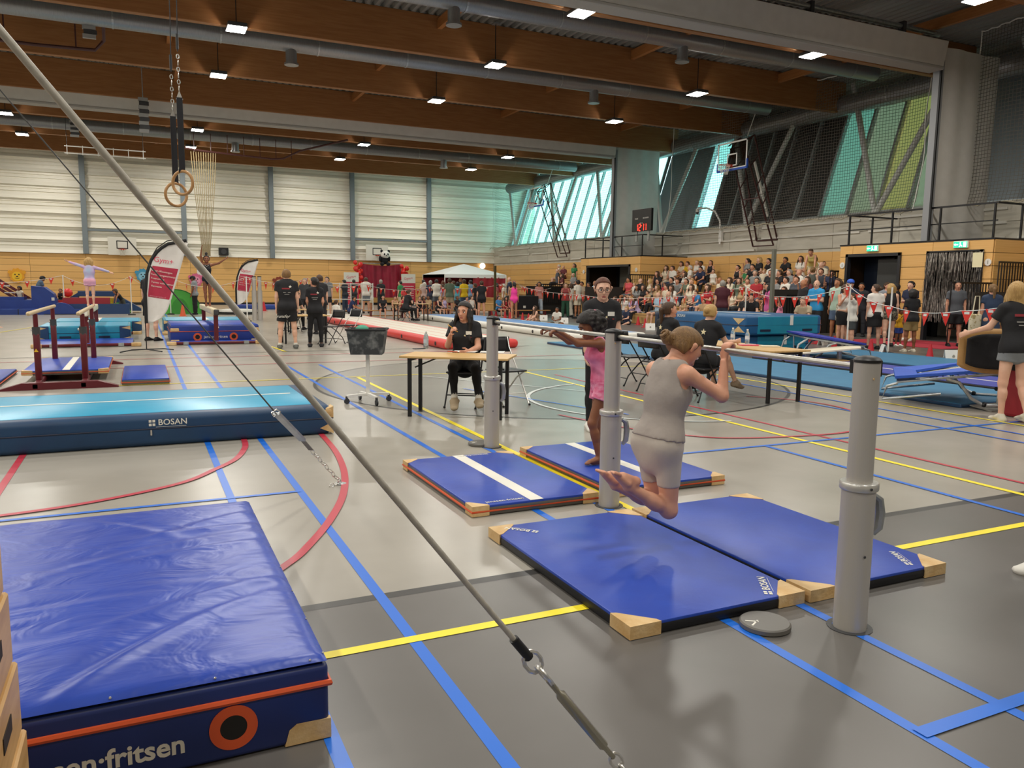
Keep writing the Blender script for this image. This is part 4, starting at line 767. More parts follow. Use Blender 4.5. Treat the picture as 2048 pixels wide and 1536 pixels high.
def big_hoop(lb, y, x=22.6, zb=6.45):
    t = thing('basketball_hoop', lb, 'hoop', (x, y, 0)); h = 1.12; w = 1.8
    o = MB().box((0, 0, zb+h/2), (.02, w, h)).build('backboard', tint_glass('backboard_glass', 'cdd3d2'), t); mb = MB()
    for a, b, c, d in ((0, zb+.03, w, .06), (0, zb+h-.03, w, .06)): mb.box((-.016, a, b), (.012, c, d))
    for s in (-1, 1): mb.box((-.016, s*(w/2-.03), zb+h/2), (.012, .06, h)); mb.box((-.016, s*.28, zb+.38), (.012, .05, .46))
    for zz in (.15, .61): mb.box((-.016, 0, zb+zz), (.012, .6, .05))
    mb.build('board_lines', WHITE, t); mb = MB(); mb.box((-.0, 0, zb-.02), (.07, w+.04, .08))
    for s in (-1, 1): mb.box((0, s*(w/2+.01), zb+.15), (.07, .05, .34))
    mb.build('edge_padding', mat('pad_blue', '1d4fb0', .5), t); rim(t, (-.38, 0, zb+.15), .23); MB().box((-.08, 0, zb+.13), (.16, .12, .1)).build('rim_bracket', HOOPO, t)
    mb = MB()
    for s in (-1, 1):
        for (xa, za, xb, zz) in ((.25, zb+.9, 1.9, 3.35), (.75, zb+1.4, 2.1, 3.6)): mb.bar((xa, s*.42, za), (xb, s*.62, zz), .05, .05)
        for k in range(5): mb.bar((.25+.33*k, s*(.42+.04*k), zb+.9-.8*k), (.75+.27*k, s*(.42+.04*k), zb+1.4-.76*k), .035, .035)
        mb.bar((.1, s*.4, zb+.2), (.4, s*.42, zb+.9), .04, .04); mb.bar((.1, s*.4, zb+1.0), (.75, s*.42, zb+1.4), .04, .04)
    for xa, za, yy in ((.25, zb+.9, .42), (1.9, 3.35, .62), (2.1, 3.6, .62), (1.1, 5.3, .52)): mb.bar((xa, -yy, za), (xa, yy, za), .05, .05)
    mb.build('truss', TRUSS, t); MB().cyl((.75, 0, zb+1.4), (1.4, 0, 9.55), .02, n=6).build('hoist_cable', WHITE, t); MB().bar((1.2, 0, zb+.4), (2.1, 0, 4.6), .08, .08).build('actuator', WHITE, t)
big_hoop('glass-backboard basketball hoop on a maroon truss above the packed bleacher', 26.6); big_hoop('glass-backboard basketball hoop folded before the bright far windows', 44.6)
t = thing('scoreboard', 'black wall scoreboard with red digital clock', 'scoreboard', (22.12, 32.3, 4.72)); MB().box((0, 0, 0), (.12, 1.6, 1.05)).build('case', mat('score_black', '121215', .4), t)
LED = mat('led_red', 'ff2015', .4, emit=6); fx, fz = (0, -1, 0), (0, 0, 1)
SEG = {'1': 'bc', '2': 'abged'}
def seg(ch, cy, par):
    mb = MB(); P = {'a': (0, .15, .12, .03), 'b': (.065, .08, .03, .13), 'c': (.065, -.08, .03, .13), 'd': (0, -.15, .12, .03), 'e': (-.065, -.08, .03, .13), 'f': (-.065, .08, .03, .13), 'g': (0, 0, .12, .03)}
    for s in SEG[ch]: u, v, a, b = P[s]; mb.box((-.064, cy-u, -.34+v), (.006, a, b))
    mb.build('digit', LED, par)
for ch, cy in (('1', .36), ('2', .13), ('1', -.14), ('1', -.34)): seg(ch, cy, t)
MB().box((-.064, 0, -.26), (.006, .03, .05)).build('colon_mark', LED, t); text('lettering', 'THUIS', .1, WHITE, t, frame((-.064, .42, .08), fx, fz), .001); text('lettering', 'BEZOEKERS', .09, WHITE, t, frame((-.064, -.36, .09), fx, fz), .001); text('lettering', 'SPEELTIJD', .06, WHITE, t, frame((-.064, 0, -.14), fx, fz), .001)
for s in (-1, 1): MB().box((.03, s*.5, -.75), (.06, .12, .5)).build('bracket', STEEL, t)
t = thing('camera_pole', 'white bent pole with dome camera on the concrete band', 'camera', (24.55, 29.6, 0)); MB().tube([(0, -.1, 3.55), (0, -.05, 4.6), (-.1, .2, 5.05), (-.2, .7, 5.25), (-.3, 1.2, 5.27)], .045, 8).build('pole', WHITE, t, True); MB().cyl((-.3, 1.25, 5.25), (-.3, 1.25, 5.1), .08, n=12).build('housing', WHITE, t); MB().sph((-.3, 1.25, 5.06), .075, 10, 6).build('dome', DGREY, t, True); MB().box((.05, -.1, 3.9), (.12, .2, .5)).build('junction_box', WHITE, t)
GRN = mat('exit_green', '18a566', .4, emit=2.2); EXW = mat('exit_white', 'f4fff6', .4, emit=3)
for y, lb in ((18.7, 'green exit sign above the blue door'), (15.6, 'green exit sign above the tinsel curtain')):
    t = thing('exit_sign', lb, 'exit sign', (21.93, y, 2.88)); MB().rbox((0, 0, 0), (.07, .46, .21), .015, 1).build('case', WHITE, t); MB().box((-.037, 0, 0), (.004, .42, .17)).build('green_panel', GRN, t)
    mb = MB(); mb.box((-.041, -.14, 0), (.004, .08, .13)); mb.box((-.041, .12, 0), (.004, .1, .02)); mb.prism([(-.042, .2, 0), (-.042, .15, .035), (-.042, .15, -.035)], (.003, 0, 0)); mb.sph((-.041, 0, .05), (.003, .018, .018), 8, 5); mb.bar((-.041, .01, .03), (-.041, -.02, -.02), .004, .03); mb.bar((-.041, -.02, -.02), (-.041, .03, -.06), .004, .02); mb.bar((-.041, -.02, -.02), (-.041, -.06, -.05), .004, .02); mb.build('pictogram', EXW, t)
for x, y, z, lb in ((21.96, 19.93, 2.35, 'white round wall sign left of the open blue door'), (21.96, 14.75, 2.35, 'white round wall sign right of the tinsel curtain'), (21.96, 32.45, 2.35, 'white round wall sign right of the lobby doorway'), (21.96, 37.5, 2.3, 'white round wall sign left of the lobby doorway')):
    t = thing('wall_sign', lb, 'sign', (x, y, z)); MB().cyl((0, 0, 0), (-.02, 0, 0), .1, n=20).build('disc', WHITE, t); MB().box((-.022, 0, 0), (.004, .03, .1)).build('symbol', mat('sign_grey', 'a9a59b', .5), t)
for px, py, lb, w_, h_ in ((402, 547, 'white paper notice on the wood wall between flag and leotard girl', .3, .42),): 
    p = PY(px, py, 55.85); tag(MB().box((0, 0, 0), (w_*1.6, .01, h_*1.4)).build('wall_notice', WHITE, None, False, (p[0], 55.88, p[2])), lb, 'notice')
p = PY(447, 508, 55.6); t = thing('loudspeaker', 'black wall loudspeaker above the wood panelling', 'speaker', (p[0], 55.55, p[2])); MB().rbox((0, 0, .15), (.6, .4, .5), .03, 2).build('case', BLACK, t); MB().cyl((0, -.2, .15), (0, -.21, .15), .17, n=18).build('cone', DGREY, t); MB().box((0, .28, .1), (.1, .25, .1)).build('bracket', STEEL, t)
t = thing('globe_lamp', 'white round wall lamp above the far corner door', 'lamp', (23.7, 55.7, 2.95)); MB().sph((0, 0, 0), .22, 14, 9).build('globe', mat('globe_glow', 'fff8ea', .4, emit=1.1), t, True); MB().cyl((0, .05, 0), (0, .25, 0), .08, n=10).build('bracket', STEEL, t)
# ---- tinsel curtain
TIN = mat('tinsel_silver', 'c4bdb4', .25, .45, c2='77726c', scale=30, stretch=(1, 1, .4)); t = thing('tinsel_curtain', 'silver tinsel fringe curtain across the right doorway', 'curtain', (21.93, 15.8, 0))
MB().bar((0, -.92, 2.66), (0, .92, 2.66), .02, .04).build('header_band', TIN, t); mb = MB(); rr = np.random.default_rng(5)
for k in range(150):
    y = -.9+1.8*k/149; l = rr.uniform(1.75, 2.1); ph = rr.uniform(0, 6); pts = [(-.02+.025*math.sin(ph+j*1.3), y+.02*math.sin(ph*2+j), 2.66-l*j/7) for j in range(8)]
    a = rr.uniform(-.9, .9)
    for j in range(7):
        c, s = math.cos(a+j*.5)*.007, math.sin(a+j*.5)*.007; p, q = pts[j], pts[j+1]; mb.add([(p[0]-s, p[1]-c, p[2]), (p[0]+s, p[1]+c, p[2]), (q[0]+s, q[1]+c, q[2]), (q[0]-s, q[1]-c, q[2])], [(0, 1, 2, 3)])
o = mb.build('fringe', TIN, t); o['kind'] = 'stuff'
paper_ = tag(MB().box((0, 0, 0), (.005, .3, .42)).build('door_notice', mat('notice_cream', 'ece4bb', .6), None, False, (21.88, 15.02, 2.42)), 'cream paper notice at the top right of the tinsel curtain', 'notice')
tag(MB().box((0, 0, .006), (2.6, 3.6, .012)).build('red_carpet', mat('carpet_red', 'b02f40', .9), None, False, (20.3, 15.6, 0)), 'red carpet lying before the tinsel doorway', 'carpet')
# ---- bunting
PN = MB().add([(-.11, 0, 0), (.11, 0, 0), (0, 0, -.3), (-.11, .004, 0), (.11, .004, 0), (0, .004, -.3)], [(0, 1, 2), (5, 4, 3), (0, 3, 4, 1), (1, 4, 5, 2), (2, 5, 3, 0)]).mesh('pennant', RED)
PNL = MB().box((0, -.003, -.05), (.1, .002, .05)).mesh('print', WHV)
def bunting(lb, pts, step=.52, sag=.12):
    t = thing('bunting', lb, 'bunting'); C_ = []
    for a, b in zip(pts, pts[1:]):
        a, b = V3(a), V3(b)
        for k in range(13): u = k/12; C_.append(a.lerp(b, u)-Vector((0, 0, sag*4*u*(1-u))))
    MB().tube(C_, .008, 5).build('cord', WHITE, t); acc = .25
    for a, b in zip(C_, C_[1:]):
        L = (b-a).length
        while acc < L:
            p = a.lerp(b, acc/L); r = math.atan2(b.y-a.y, b.x-a.x); o = link('pennant', PN, t, p, r+random.uniform(-.35, .35)); o.rotation_euler.x = random.uniform(-.15, .15); link('print', PNL, o); acc += step
        acc -= L
def pole(lb, x, y, h, r=.02, base=.16, tilt=0):
    t = thing('bunting_pole', lb, 'pole', (x, y, 0)); MB().cyl((0, 0, .03), (tilt, 0, h), r, n=10).build('shaft', WHITE, t, True); MB().lathe([(base, 0), (base, .03), (base*.6, .05), (.03, .06)], 18).build('base', mat('base_rubber', '1d1a1c', .6), t); return t
GP = lambda x, y: G(x, y)[:2]
QP = [(GP(130, 628), 555, 'leftmost white bunting pole before the soft-play blocks'), (GP(264, 630), 555, 'white bunting pole right of the child on the left beam'), (GP(342, 629), 558, 'white bunting pole behind the tall feather flag'), (GP(495, 643), 570, 'white bunting pole behind the second feather flag')]
bp = [(-8.5, 41, 1.9)]
for (xy, py, lb) in QP:
    h = PY(0+1024, py, xy[1])[2] if False else (HC+(560-py)/FPX*xy[1]); pole(lb, xy[0], xy[1], 1.75, .022); bp.append((xy[0], xy[1], 1.73))
bunting('red pennant bunting strung along the left back of the hall', bp, .95, .42)
bunting('red pennant bunting above the far middle crowd', [(3.7, 31.6, 1.73), (7.0, 37, 1.75), (9.5, 36.5, 1.5), (13.5, 38, 1.45), (17.5, 37, 1.75), (20.0, 37.6, 1.4)], .75, .25); pole('white bunting pole near the far backdrop', 7.0, 37, 1.75)
RP_ = [(17.6, 36.5, 1.5), (18.0, 31, 1.15), (17.9, 25.9, 1.1), (17.9, 20.1, 1.58), (16.6, 17.2, 1.3), (16.34, 14.57, 1.62), (16.22, 13.22, 1.15), (16.2, 11.4, 1.1), (16.4, 9.5, 1.55)]
bunting('red pennant bunting along the front of the packed bleacher', RP_, .5, .1)
pole('white bunting pole in front of the packed bleacher', 17.9, 20.1, 1.6); pole('white pole held by the boy in the queue', 16.38, 14.57, 1.66); pole('tall white pole right of the queue near the red carpet', 16.25, 13.22, 1.6)
t = thing('steel_post', 'tall grey steel post behind the block mats', 'post', (15.7, 16.6, 0)); MB().box((0, 0, 1.3), (.09, .09, 2.6)).build('shaft', mat('post_olive', '6d6c5f', .5), t); MB().box((0, 0, .01), (.25, .25, .02)).build('foot', STEEL, t)
t = thing('steel_post', 'yellow and black post before the sparse far bleacher', 'post', (16.4, 36.9, 0)); MB().box((0, 0, 1.35), (.1, .1, 2.3)).build('shaft', mat('post_yellowblack', '4a431f', .5), t); MB().box((0, 0, .1), (.3, .3, .2)).build('foot', STEEL, t)
# ---- cones and little signs
CONE = mat('cone_red', 'c2222f', .5); CONO = mat('cone_orange', 'e8673a', .5)
def cone(lb, x, y, h=.3, m=CONE):
    t = thing('marker_cone', lb, 'cone', (x, y, 0), 0, 'marker cones'); s = h/.3; MB().lathe([(.075*s, .015), (.02*s, h), (.012*s, h)], 14).build('cone_body', m, t, True); MB().rbox((0, 0, .008), (.2*s, .2*s, .016), .004, 1).build('foot', m, t)
for px, py, lb in ((1668, 698, 'red cone by the feet of the curly-haired woman'), (1741, 706, 'red cone before the leopard-skirt woman'), (1859, 718, 'red cone before the man in grey'), (1957, 722, 'red cone beside the held springboard'), (1276, 650, 'red cone before the man in jeans, left one'), (1290, 655, 'red cone before the man in jeans, right one'), (983, 634, 'leftmost red cone by the blue air track'), (992, 635, 'second red cone by the blue air track'), (1010, 637, 'third red cone by the blue air track'), (1020, 639, 'fourth red cone by the blue air track'), (1045, 641, 'fifth red cone by the blue air track'), (1057, 643, 'sixth red cone by the blue air track'), (1116, 649, 'red cone beside the cross-legged child'), (1623, 684, 'red cone left under the block mat'), (1634, 688, 'red cone right under the block mat')):
    p = G(px, py); cone(lb, p[0], p[1], .34)
for px, py, m, lb in ((366, 632, CONO, 'orange cone before the green play tent'), (528, 622, CONE, 'pink-red cone right of the grey posts'), (508, 624, CONO, 'small orange cone by the grey posts')): p = G(px, py); cone(lb, p[0], p[1], .5, m)
def minisign(lb, px, py, rz=0):
    p = G(px, py); t = thing('floor_sign', lb, 'sign', (p[0], p[1], 0), rz); MB().prism([(-.17, -.08, 0), (.17, -.08, 0), (.17, -.01, .24), (-.17, -.01, .24)], (0, .008, 0)).build('front_sheet', PAP, t); MB().prism([(-.17, .08, 0), (.17, .08, 0), (.17, .01, .24), (-.17, .01, .24)], (0, -.008, 0)).build('back_sheet', PAP, t); MB().sph((0, -.055, .1), (.03, .004, .045), 8, 5).build('print', mat('sign_grey', 'a9a59b', .5), t)
for px, py, lb, rz in ((1904, 722, 'white folded floor sign before the man in grey', -.5), (1766, 709, 'white folded floor sign edge-on by the tall pole', .9), (1087, 641, 'white folded floor sign beside the crouching girl', -.4), (1128, 647, 'white folded floor sign before the woman in green', -.4), (1300, 660, 'white folded floor sign before the grey-shirted man', -.4), (1645, 690, 'white folded floor sign under the block mat', .3)): minisign(lb, px, py, rz)
# ---- far corner: party tent, backdrop, balloons, banners
t = thing('party_tent', 'white peaked party tent with a dark red side wall', 'tent', (19.3, 48.5, 0)); TW = mat('tent_white', 'dfe3e2', .6); a = 2.1
for k in range(4):
    c = [(-a, -a), (a, -a), (a, a), (-a, a)]; p, q = c[k], c[(k+1) % 4]
    MB().prism([(*p, 2.15), (*q, 2.15), (0, 0, 2.85)], (0, 0, .02)).build('roof_panel', TW, t); MB().prism([(*p, 2.15), (*q, 2.15), (*q, 1.95), (*p, 1.95)], (0, .01, 0)).build('valance', TW, t); MB().cyl((*p, 0), (*p, 2.15), .03, n=8).build('pole', WHITE, t)
MB().grid(24, 2, lambda u, v: (-a+2*a*u, a-.05+.03*math.sin(u*40), .1+1.9*v)).build('rear_wall', mat('tent_red', '8f1f2d', .7), t, 'all'); MB().grid(24, 2, lambda u, v: (a-.05+.03*math.sin(u*40), -a+2*a*u, .1+1.9*v)).build('side_wall', mat('tent_red', '8f1f2d', .7), t, 'all')
MB().grid(20, 2, lambda u, v: (-.2+(a+.15)*u, -a+.02+.03*math.sin(u*30), .1+1.9*v)).build('front_wall', mat('tent_red', '8f1f2d', .7), t, 'all')
t = thing('cloth_backdrop', 'draped crimson cloth backdrop between balloon columns', 'backdrop', (15.4, 54.4, 0)); CR = mat('crimson_cloth', '9a1c38', .6, c2='8a1730', scale=3)
MB().grid(60, 10, lambda u, v: (-1.45+2.9*u, .06*math.sin(u*34+v)+.04*math.sin(u*13), .55+2.35*v-.12*math.sin(u*math.pi)*(v > .95))).build('cloth', CR, t, 'all'); MB().cyl((-1.5, .05, 2.92), (1.5, .05, 2.92), .03, n=8).build('top_pole', STEEL, t)
for s in (-1, 1): MB().cyl((s*1.45, .05, 0), (s*1.45, .05, 2.92), .03, n=8).build('stand', STEEL, t)
BAL = mat('balloon_red', 'd8241f', .22, spec=.6); BM = MB().sph((0, 0, 0), (.155, .155, .18), 14, 9).mesh('balloon', BAL, True); BK = MB().cyl((0, 0, -.2), (0, 0, -.17), .02, .008, 6).mesh('knot', BAL)
n = 0; rr = random.Random(4)
for side, x0 in (('left', 13.7), ('right', 16.95)):
    for k in range(16 if side == 'left' else 13):
        z = 2.95-k*.145 if side == 'left' else 2.75-k*.14; x = x0+(-.16, .17, .02)[k % 3]+(0 if side == 'left' else .02*k)+rr.uniform(-.05, .05); o = link('balloon', BM, None, (x, 54.15-(k % 2)*.18, z)); o.rotation_euler = (rr.uniform(-.6, .6), rr.uniform(-.6, .6), 0); s = rr.uniform(.9, 1.15); o.scale = (s, s, s); link('knot', BK, o)
        tag(o, 'shiny red balloon in the %s balloon column, %s from the top' % (side, (ORD+['thirteenth', 'fourteenth', 'fifteenth', 'sixteenth'])[k]), 'balloon', 'red balloons beside the backdrop')
def banner(lb, px, w, hgt, Y):
    p = PY(px, 590, Y); t = thing('roll_up_banner', lb, 'banner', (p[0], Y, 0)); MB().box((0, 0, hgt*.86), (w, .015, hgt*.28)).build('white_field', WHV, t); MB().box((0, 0, hgt*.36), (w, .015, hgt*.72)).build('red_field', mat('banner_red', 'c5304a', .6), t)
    text('lettering', 'Gym+', .26, mat('flag_pink', 'd2405c', .6), t, frame((0, -.012, hgt*.86), (1, 0, .1), (-.1, 0, 1)), .001); mb = MB()
    for k in range(6): mb.box((.0, -.01, hgt*.62-k*.16), (w*.75, .004, .035))
    mb.build('text_lines', WHV, t); MB().rbox((0, 0, .05), (w+.06, .2, .1), .02, 1).build('cassette', STEEL, t)
banner('red and white roll-up banner left of the balloon backdrop', 703, 1.0, 2.25, 52.5); banner('red and white roll-up banner right of the balloon backdrop', 817, 1.0, 2.2, 52.5)
t = thing('plush_panda', 'big black and white plush panda sitting on the backdrop', 'plush toy', (15.55, 54.1, 2.85)); PW = mat('plush_white', 'e8e6e0', .9, bump=.4, bscale=60); PB = mat('plush_black', '17171a', .9, bump=.4, bscale=60)
MB().sph((0, 0, .3), (.3, .24, .3), 14, 9).build('body', PB, t, True); MB().sph((.06, -.08, .68), (.33, .27, .27), 14, 9).build('head', PW, t, True)
for s in (-1, 1): MB().sph((.06+s*.25, -.05, .92), (.1, .06, .1), 10, 7).build('ear', PB, t, True); MB().sph((.06+s*.12, -.32, .7), (.06, .03, .075), 8, 6).build('eye_patch', PB, t, True); MB().sph((s*.22, -.25, .03), (.14, .22, .13), 10, 7).build('leg', PB, t, True); MB().sph((s*.32, -.1, .4), (.1, .12, .2), 10, 7).build('arm', PB, t, True)
MB().sph((.06, -.35, .61), (.05, .03, .035), 8, 5).build('nose', PB, t, True)
for px, py, c, c2, lb, nm in ((34, 551, 'e8a32a', 'f0c030', 'orange lion face cut-out on the wood wall', 'lion'), (559, 566, '8a3b28', 'd9b48a', 'brown monkey face cut-out on the wood wall', 'monkey'), (286, 551, '4a9ac0', '8cc4dc', 'blue animal cut-out on the wood wall behind the feather flag', 'blue'), (490, 610, 'd9688f', 'e89ab5', 'pink round cut-out on the wood wall behind the man in the cap', 'pink')):
    p = PY(px, py, 55.8) if nm != 'pink' else PY(392, 560, 55.8); t = thing('wall_cutout', lb, 'cut-out', (p[0], 55.82, p[2])); m1 = mat('cut_'+nm, c, .7); m2 = mat('cut2_'+nm, c2, .7); R_ = .42
    n = 22; MB().prism([((R_*(1 if k % 2 else .86))*math.cos(2*math.pi*k/n), 0, R_*(1.1 if k % 2 else .95)*math.sin(2*math.pi*k/n)) for k in range(n)][::-1], (0, .015, 0)).build('head', m1, t); MB().cyl((0, -.001, -.04), (0, -.012, -.04), .27, n=20).build('face', m2, t)
    for s in (-1, 1): MB().sph((s*.1, -.014, .06), (.035, .008, .045), 8, 5).build('eye', BLACK, t); MB().cyl((s*.36, -.001, .2), (s*.36, -.014, .2), .11, n=14).build('ear', m1, t)
    MB().sph((0, -.014, -.06), (.06, .008, .035), 8, 5).build('nose', BLACK, t); MB().tube([(-.12, -.016, -.14), (0, -.016, -.18), (.12, -.016, -.14)], .012, 5).build('mouth', BLACK, t)
# ---- benches for the waiting children
BW = mat('bench_pine', 'a8763f', .5, c2='b58348', scale=5, stretch=(.4, 4, 1))
def bench(lb, x, y, L, rz=0):
    t = thing('gym_bench', lb, 'bench', (x, y, 0), rz); MB().rbox((0, 0, .33), (L, .24, .04), .01, 1).build('seat_plank', BW, t); MB().rbox((0, 0, .1), (L*.85, .08, .05), .01, 1).build('balance_rail', BW, t)
    for k in (-.42, 0, .42): MB().box((k*L, 0, .16), (.06, .24, .31)).build('leg', MAROON, t)
bench('left wooden gym bench with waiting children', 9.3, 34.6, 3.4, math.radians(-3)); bench('middle wooden gym bench with waiting children', 12.9, 34.4, 3.4, math.radians(-3)); bench('right wooden gym bench with waiting children', 16.4, 34.2, 3.4, math.radians(-3))
# ---- soft-play corner
SB = mat('soft_blue', '1d3a86', .45, c2='21408e', scale=3); SR = mat('soft_red', '9c1f2e', .45); SY = mat('soft_yellow', 'e9c322', .5); SG = mat('soft_green', '6fc23a', .5); SN = mat('soft_navy', '20406f', .5)
def soft(lb, name, x, y, parts, z=0):
    t = thing(name, lb, 'soft block', (x, y, z))
    for nm, poly, d, m in parts: MB().prism([(u, -d/2, v) for u, v in poly], (0, d, 0)).build(nm, m, t)
    return t
arc = lambda r, a0, a1, cx=0, cz=0, n=12: [(cx+r*math.cos(math.radians(a0+(a1-a0)*k/n)), cz+r*math.sin(math.radians(a0+(a1-a0)*k/n))) for k in range(n+1)]
xp = lambda px, Y=41.6: float(PY(px, 620, Y)[0])
soft('blue soft boat block with a high curved back', 'soft_boat', xp(55), 41.6, [('hull', [(-1.1, .3), (-.9, .05), (1.0, .05), (1.25, .45), (1.1, .9), (.75, 1.2), (.25, 1.25), (.25, .62), (-1.1, .62)], 1.2, SB), ('white_label', [(1.02, .6), (1.14, .6), (1.14, .74), (1.02, .74)], 1.22, WHV)])
soft('low blue soft slab under the soft boat', 'soft_slab', xp(45), 40.7, [('slab', [(-2.4, 0), (2.4, 0), (2.4, .24), (-2.4, .24)], 1.0, SB), ('seam', [(-.02, .0), (.02, 0), (.02, .245), (-.02, .245)], 1.01, NAVY)])
soft('blue soft block at the left frame edge', 'soft_cube', xp(10), 41.8, [('cube', [(-.9, .24), (.8, .24), (.8, .75), (-.9, .75)], 1.1, SB), ('stripe', [(-.9, .45), (.8, .45), (.8, .5), (-.9, .5)], 1.11, NAVY)])
soft('red soft half-round by the soft boat', 'soft_arch', xp(93), 41.9, [('arch', arc(.62, 0, 180, 0, 0), .8, SR), ('base', [(-.64, 0), (.64, 0), (.64, .04), (-.64, .04)], .82, NAVY)])
soft('small bright red soft half-round', 'soft_arch', xp(121), 42.2, [('arch', arc(.42, 0, 180, 0, .2), .8, mat('soft_scarlet', 'd8332c', .5)), ('base', [(-.42, 0), (.42, 0), (.42, .2), (-.42, .2)], .8, SR)])
soft('blue soft half-round before the bunting pole', 'soft_arch', xp(127), 40.6, [('arch', arc(.62, 0, 180, 0, -.1)[1:-1], .8, SB), ('base', [(-.66, 0), (.66, 0), (.66, .03), (-.66, .03)], .82, NAVY)])
soft('navy soft slide with yellow step between two ramps', 'soft_slide', xp(193), 42.4, [('left_ramp', [(-1.9, .1), (-1.9, .2), (-.75, .95), (-.75, .1)], 1.0, SN), ('right_ramp', [(1.9, .1), (1.9, .2), (.75, .95), (.75, .1)], 1.0, SN), ('top_bridge', [(-.75, .78), (.75, .78), (.75, 1.02), (-.75, 1.02)], 1.0, SN), ('yellow_step', [(-.72, .3), (.72, .3), (.72, .68), (-.72, .68)], .8, SY), ('step_base', [(-.72, 0), (.72, 0), (.72, .3), (-.72, .3)], .9, SN)])
soft('dark red soft bar on a long navy block behind the left beam', 'soft_bar', xp(186), 41.0, [('navy_block', [(-1.1, 0), (1.55, 0), (1.55, .46), (-1.1, .46)], .8, SN), ('red_bar', [(-1.15, .46), (.75, .46), (.75, .74), (-1.15, .74)], .5, SR)])
soft('lime green soft half-round right of the soft slide', 'soft_arch', xp(238), 42.3, [('arch', arc(.5, 0, 180, 0, 0), .8, SG), ('base', [(-.5, 0), (.5, 0), (.5, .03), (-.5, .03)], .82, NAVY)])
soft('lime green soft half-round left of the soft slide', 'soft_arch', xp(148), 42.0, [('arch', arc(.4, 0, 180, 0, 0), .8, SG), ('base', [(-.4, 0), (.4, 0), (.4, .03), (-.4, .03)], .82, NAVY)])
for px, py, c, lb, z in ((136, 590, 'd8302a', 'red ball in the child\'s hands by the bunting pole', .75), (121, 627, 'd2623a', 'orange ball on the floor by the bunting pole', .0)):
    p = PY(px, py, 41.3 if z else 40.3); t = thing('ball', lb, 'ball', (p[0], 41.3 if z else 40.3, z)); r_ = .2 if z else .1; MB().sph((0, 0, r_), r_, 14, 9).build('ball_skin', mat('ball_'+c, c, .4), t, True); MB().lathe([(r_*1.005, r_-.004), (r_*1.005, r_+.004)], 20).build('seam', BLACK, t)
t = thing('climbing_ladder', 'dark red climbing frame slanting up at the left edge', 'climbing frame', (xp(8), 42.3, 0))
for k in (-.28, 0, .28): MB().bar((-1.6+k, 0, 2.3), (.75+k, 0, .6), .09, .12).build('rail', MAROON, t)
for k in range(6): MB().bar((-1.7+.42*k, -.07, 2.15-.305*k), (-1.05+.42*k, -.07, 2.15-.305*k), .04, .05).build('rung', mat('rung_white', 'd8cfc8', .5), t)
t = thing('play_tent', 'bright green pop-up play tent before the wood wall', 'play tent', (*GP(352, 627), 0)); GT = mat('tent_green', '54b848', .5)
MB().grid(16, 8, lambda u, v: (1.15*math.cos(math.pi*u)*math.cos(v*1.2)*1.0, -.7+1.4*v, .02+1.15*math.sin(math.pi*u)*math.cos(v*.6))).build('shell', GT, t, 'all'); MB().prism([(1.1*math.cos(math.pi*k/16), -.7, 1.13*math.sin(math.pi*k/16)) for k in range(17)][::-1], (0, .02, 0)).build('front_panel', GT, t)
MB().tube([(1.12*math.cos(math.pi*k/16), -.72, 1.15*math.sin(math.pi*k/16)) for k in range(17)], .02, 5).build('rim', mat('tent_rim', '2f6e2c', .6), t, True); MB().prism([(.4*math.cos(math.pi*k/8)+.15, -.725, .75*math.sin(math.pi*k/8)) for k in range(9)][::-1], (0, .01, 0)).build('door_flap', mat('tent_green_dark', '3f9a3a', .6), t)
t = thing('hovercraft_trampoline', 'round black mini trampoline by the second feather flag', 'trampoline', (*GP(475, 628), 0)); MB().lathe([(.9, .02), (.95, .1), (.9, .2), (.55, .24)], 28).build('rim', mat('rim_white', 'd8d6cd', .5), t, True); MB().lathe([(.96, .04), (.97, .12)], 28).build('skirt', BLACK, t); MB().lathe([(.6, .235), (.01, .236)], 24).build('bed', BLACK, t)
t = thing('gym_mat', 'blue mat on the floor behind the grey posts', 'mat', (*GP(520, 618), 0)); MB().rbox((0, 0, .12), (3.2, 1.6, .24), .05, 2).build('body', SB, t); MB().box((0, 0, .243), (3.1, 1.5, .006)).build('top_cover', VB, t)
for px, lb in ((510, 'left grey bar post near the second feather flag'), (521, 'right grey bar post near the second feather flag')):
    p = G(px, 640); t = thing('bar_post', lb, 'post', (p[0], p[1], 0)); MB().cyl((0, 0, 0), (0, 0, 1.2), .1, n=14).build('lower_sleeve', ALU, t, True); MB().cyl((0, 0, 1.1), (0, 0, 1.75), .075, n=14).build('upper_tube', ALU, t, True); MB().cyl((0, 0, 1.74), (0, 0, 1.77), .08, n=14).build('top_cap', BLACK, t)
t = thing('black_crate', 'black equipment box before the sparse far bleacher', 'box', (17.7, 36.4, 0)); MB().rbox((0, 0, .5), (1.4, 1.0, 1.0), .02, 1).build('case', mat('crate_black', '151518', .5), t); MB().box((-.1, -.505, .45), (.14, .01, .12)).build('sticker', WHV, t)
t = thing('uneven_stand', 'white barrier frame with pennants before the backdrop', 'frame', (8.3, 38.6, 0))
for k in range(5): MB().cyl((k*.55, 0, 0), (k*.55, 0, 1.55), .025, n=8).build('post', WHITE, t)
for z in (.75, 1.5): MB().cyl((0, 0, z), (2.2, 0, z), .02, n=6).build('rail', WHITE, t)
t = thing('red_block', 'dark red padded block at the right frame edge behind the woman', 'block', (9.75, 5.9, 0)); MB().rbox((.12, 0, .35), (.4, .5, .7), .04, 2).build('pad', mat('block_maroon', '8c1220', .5), t); MB().box((.12, -.255, .05), (.38, .01, .06)).build('base', BLACK, t)
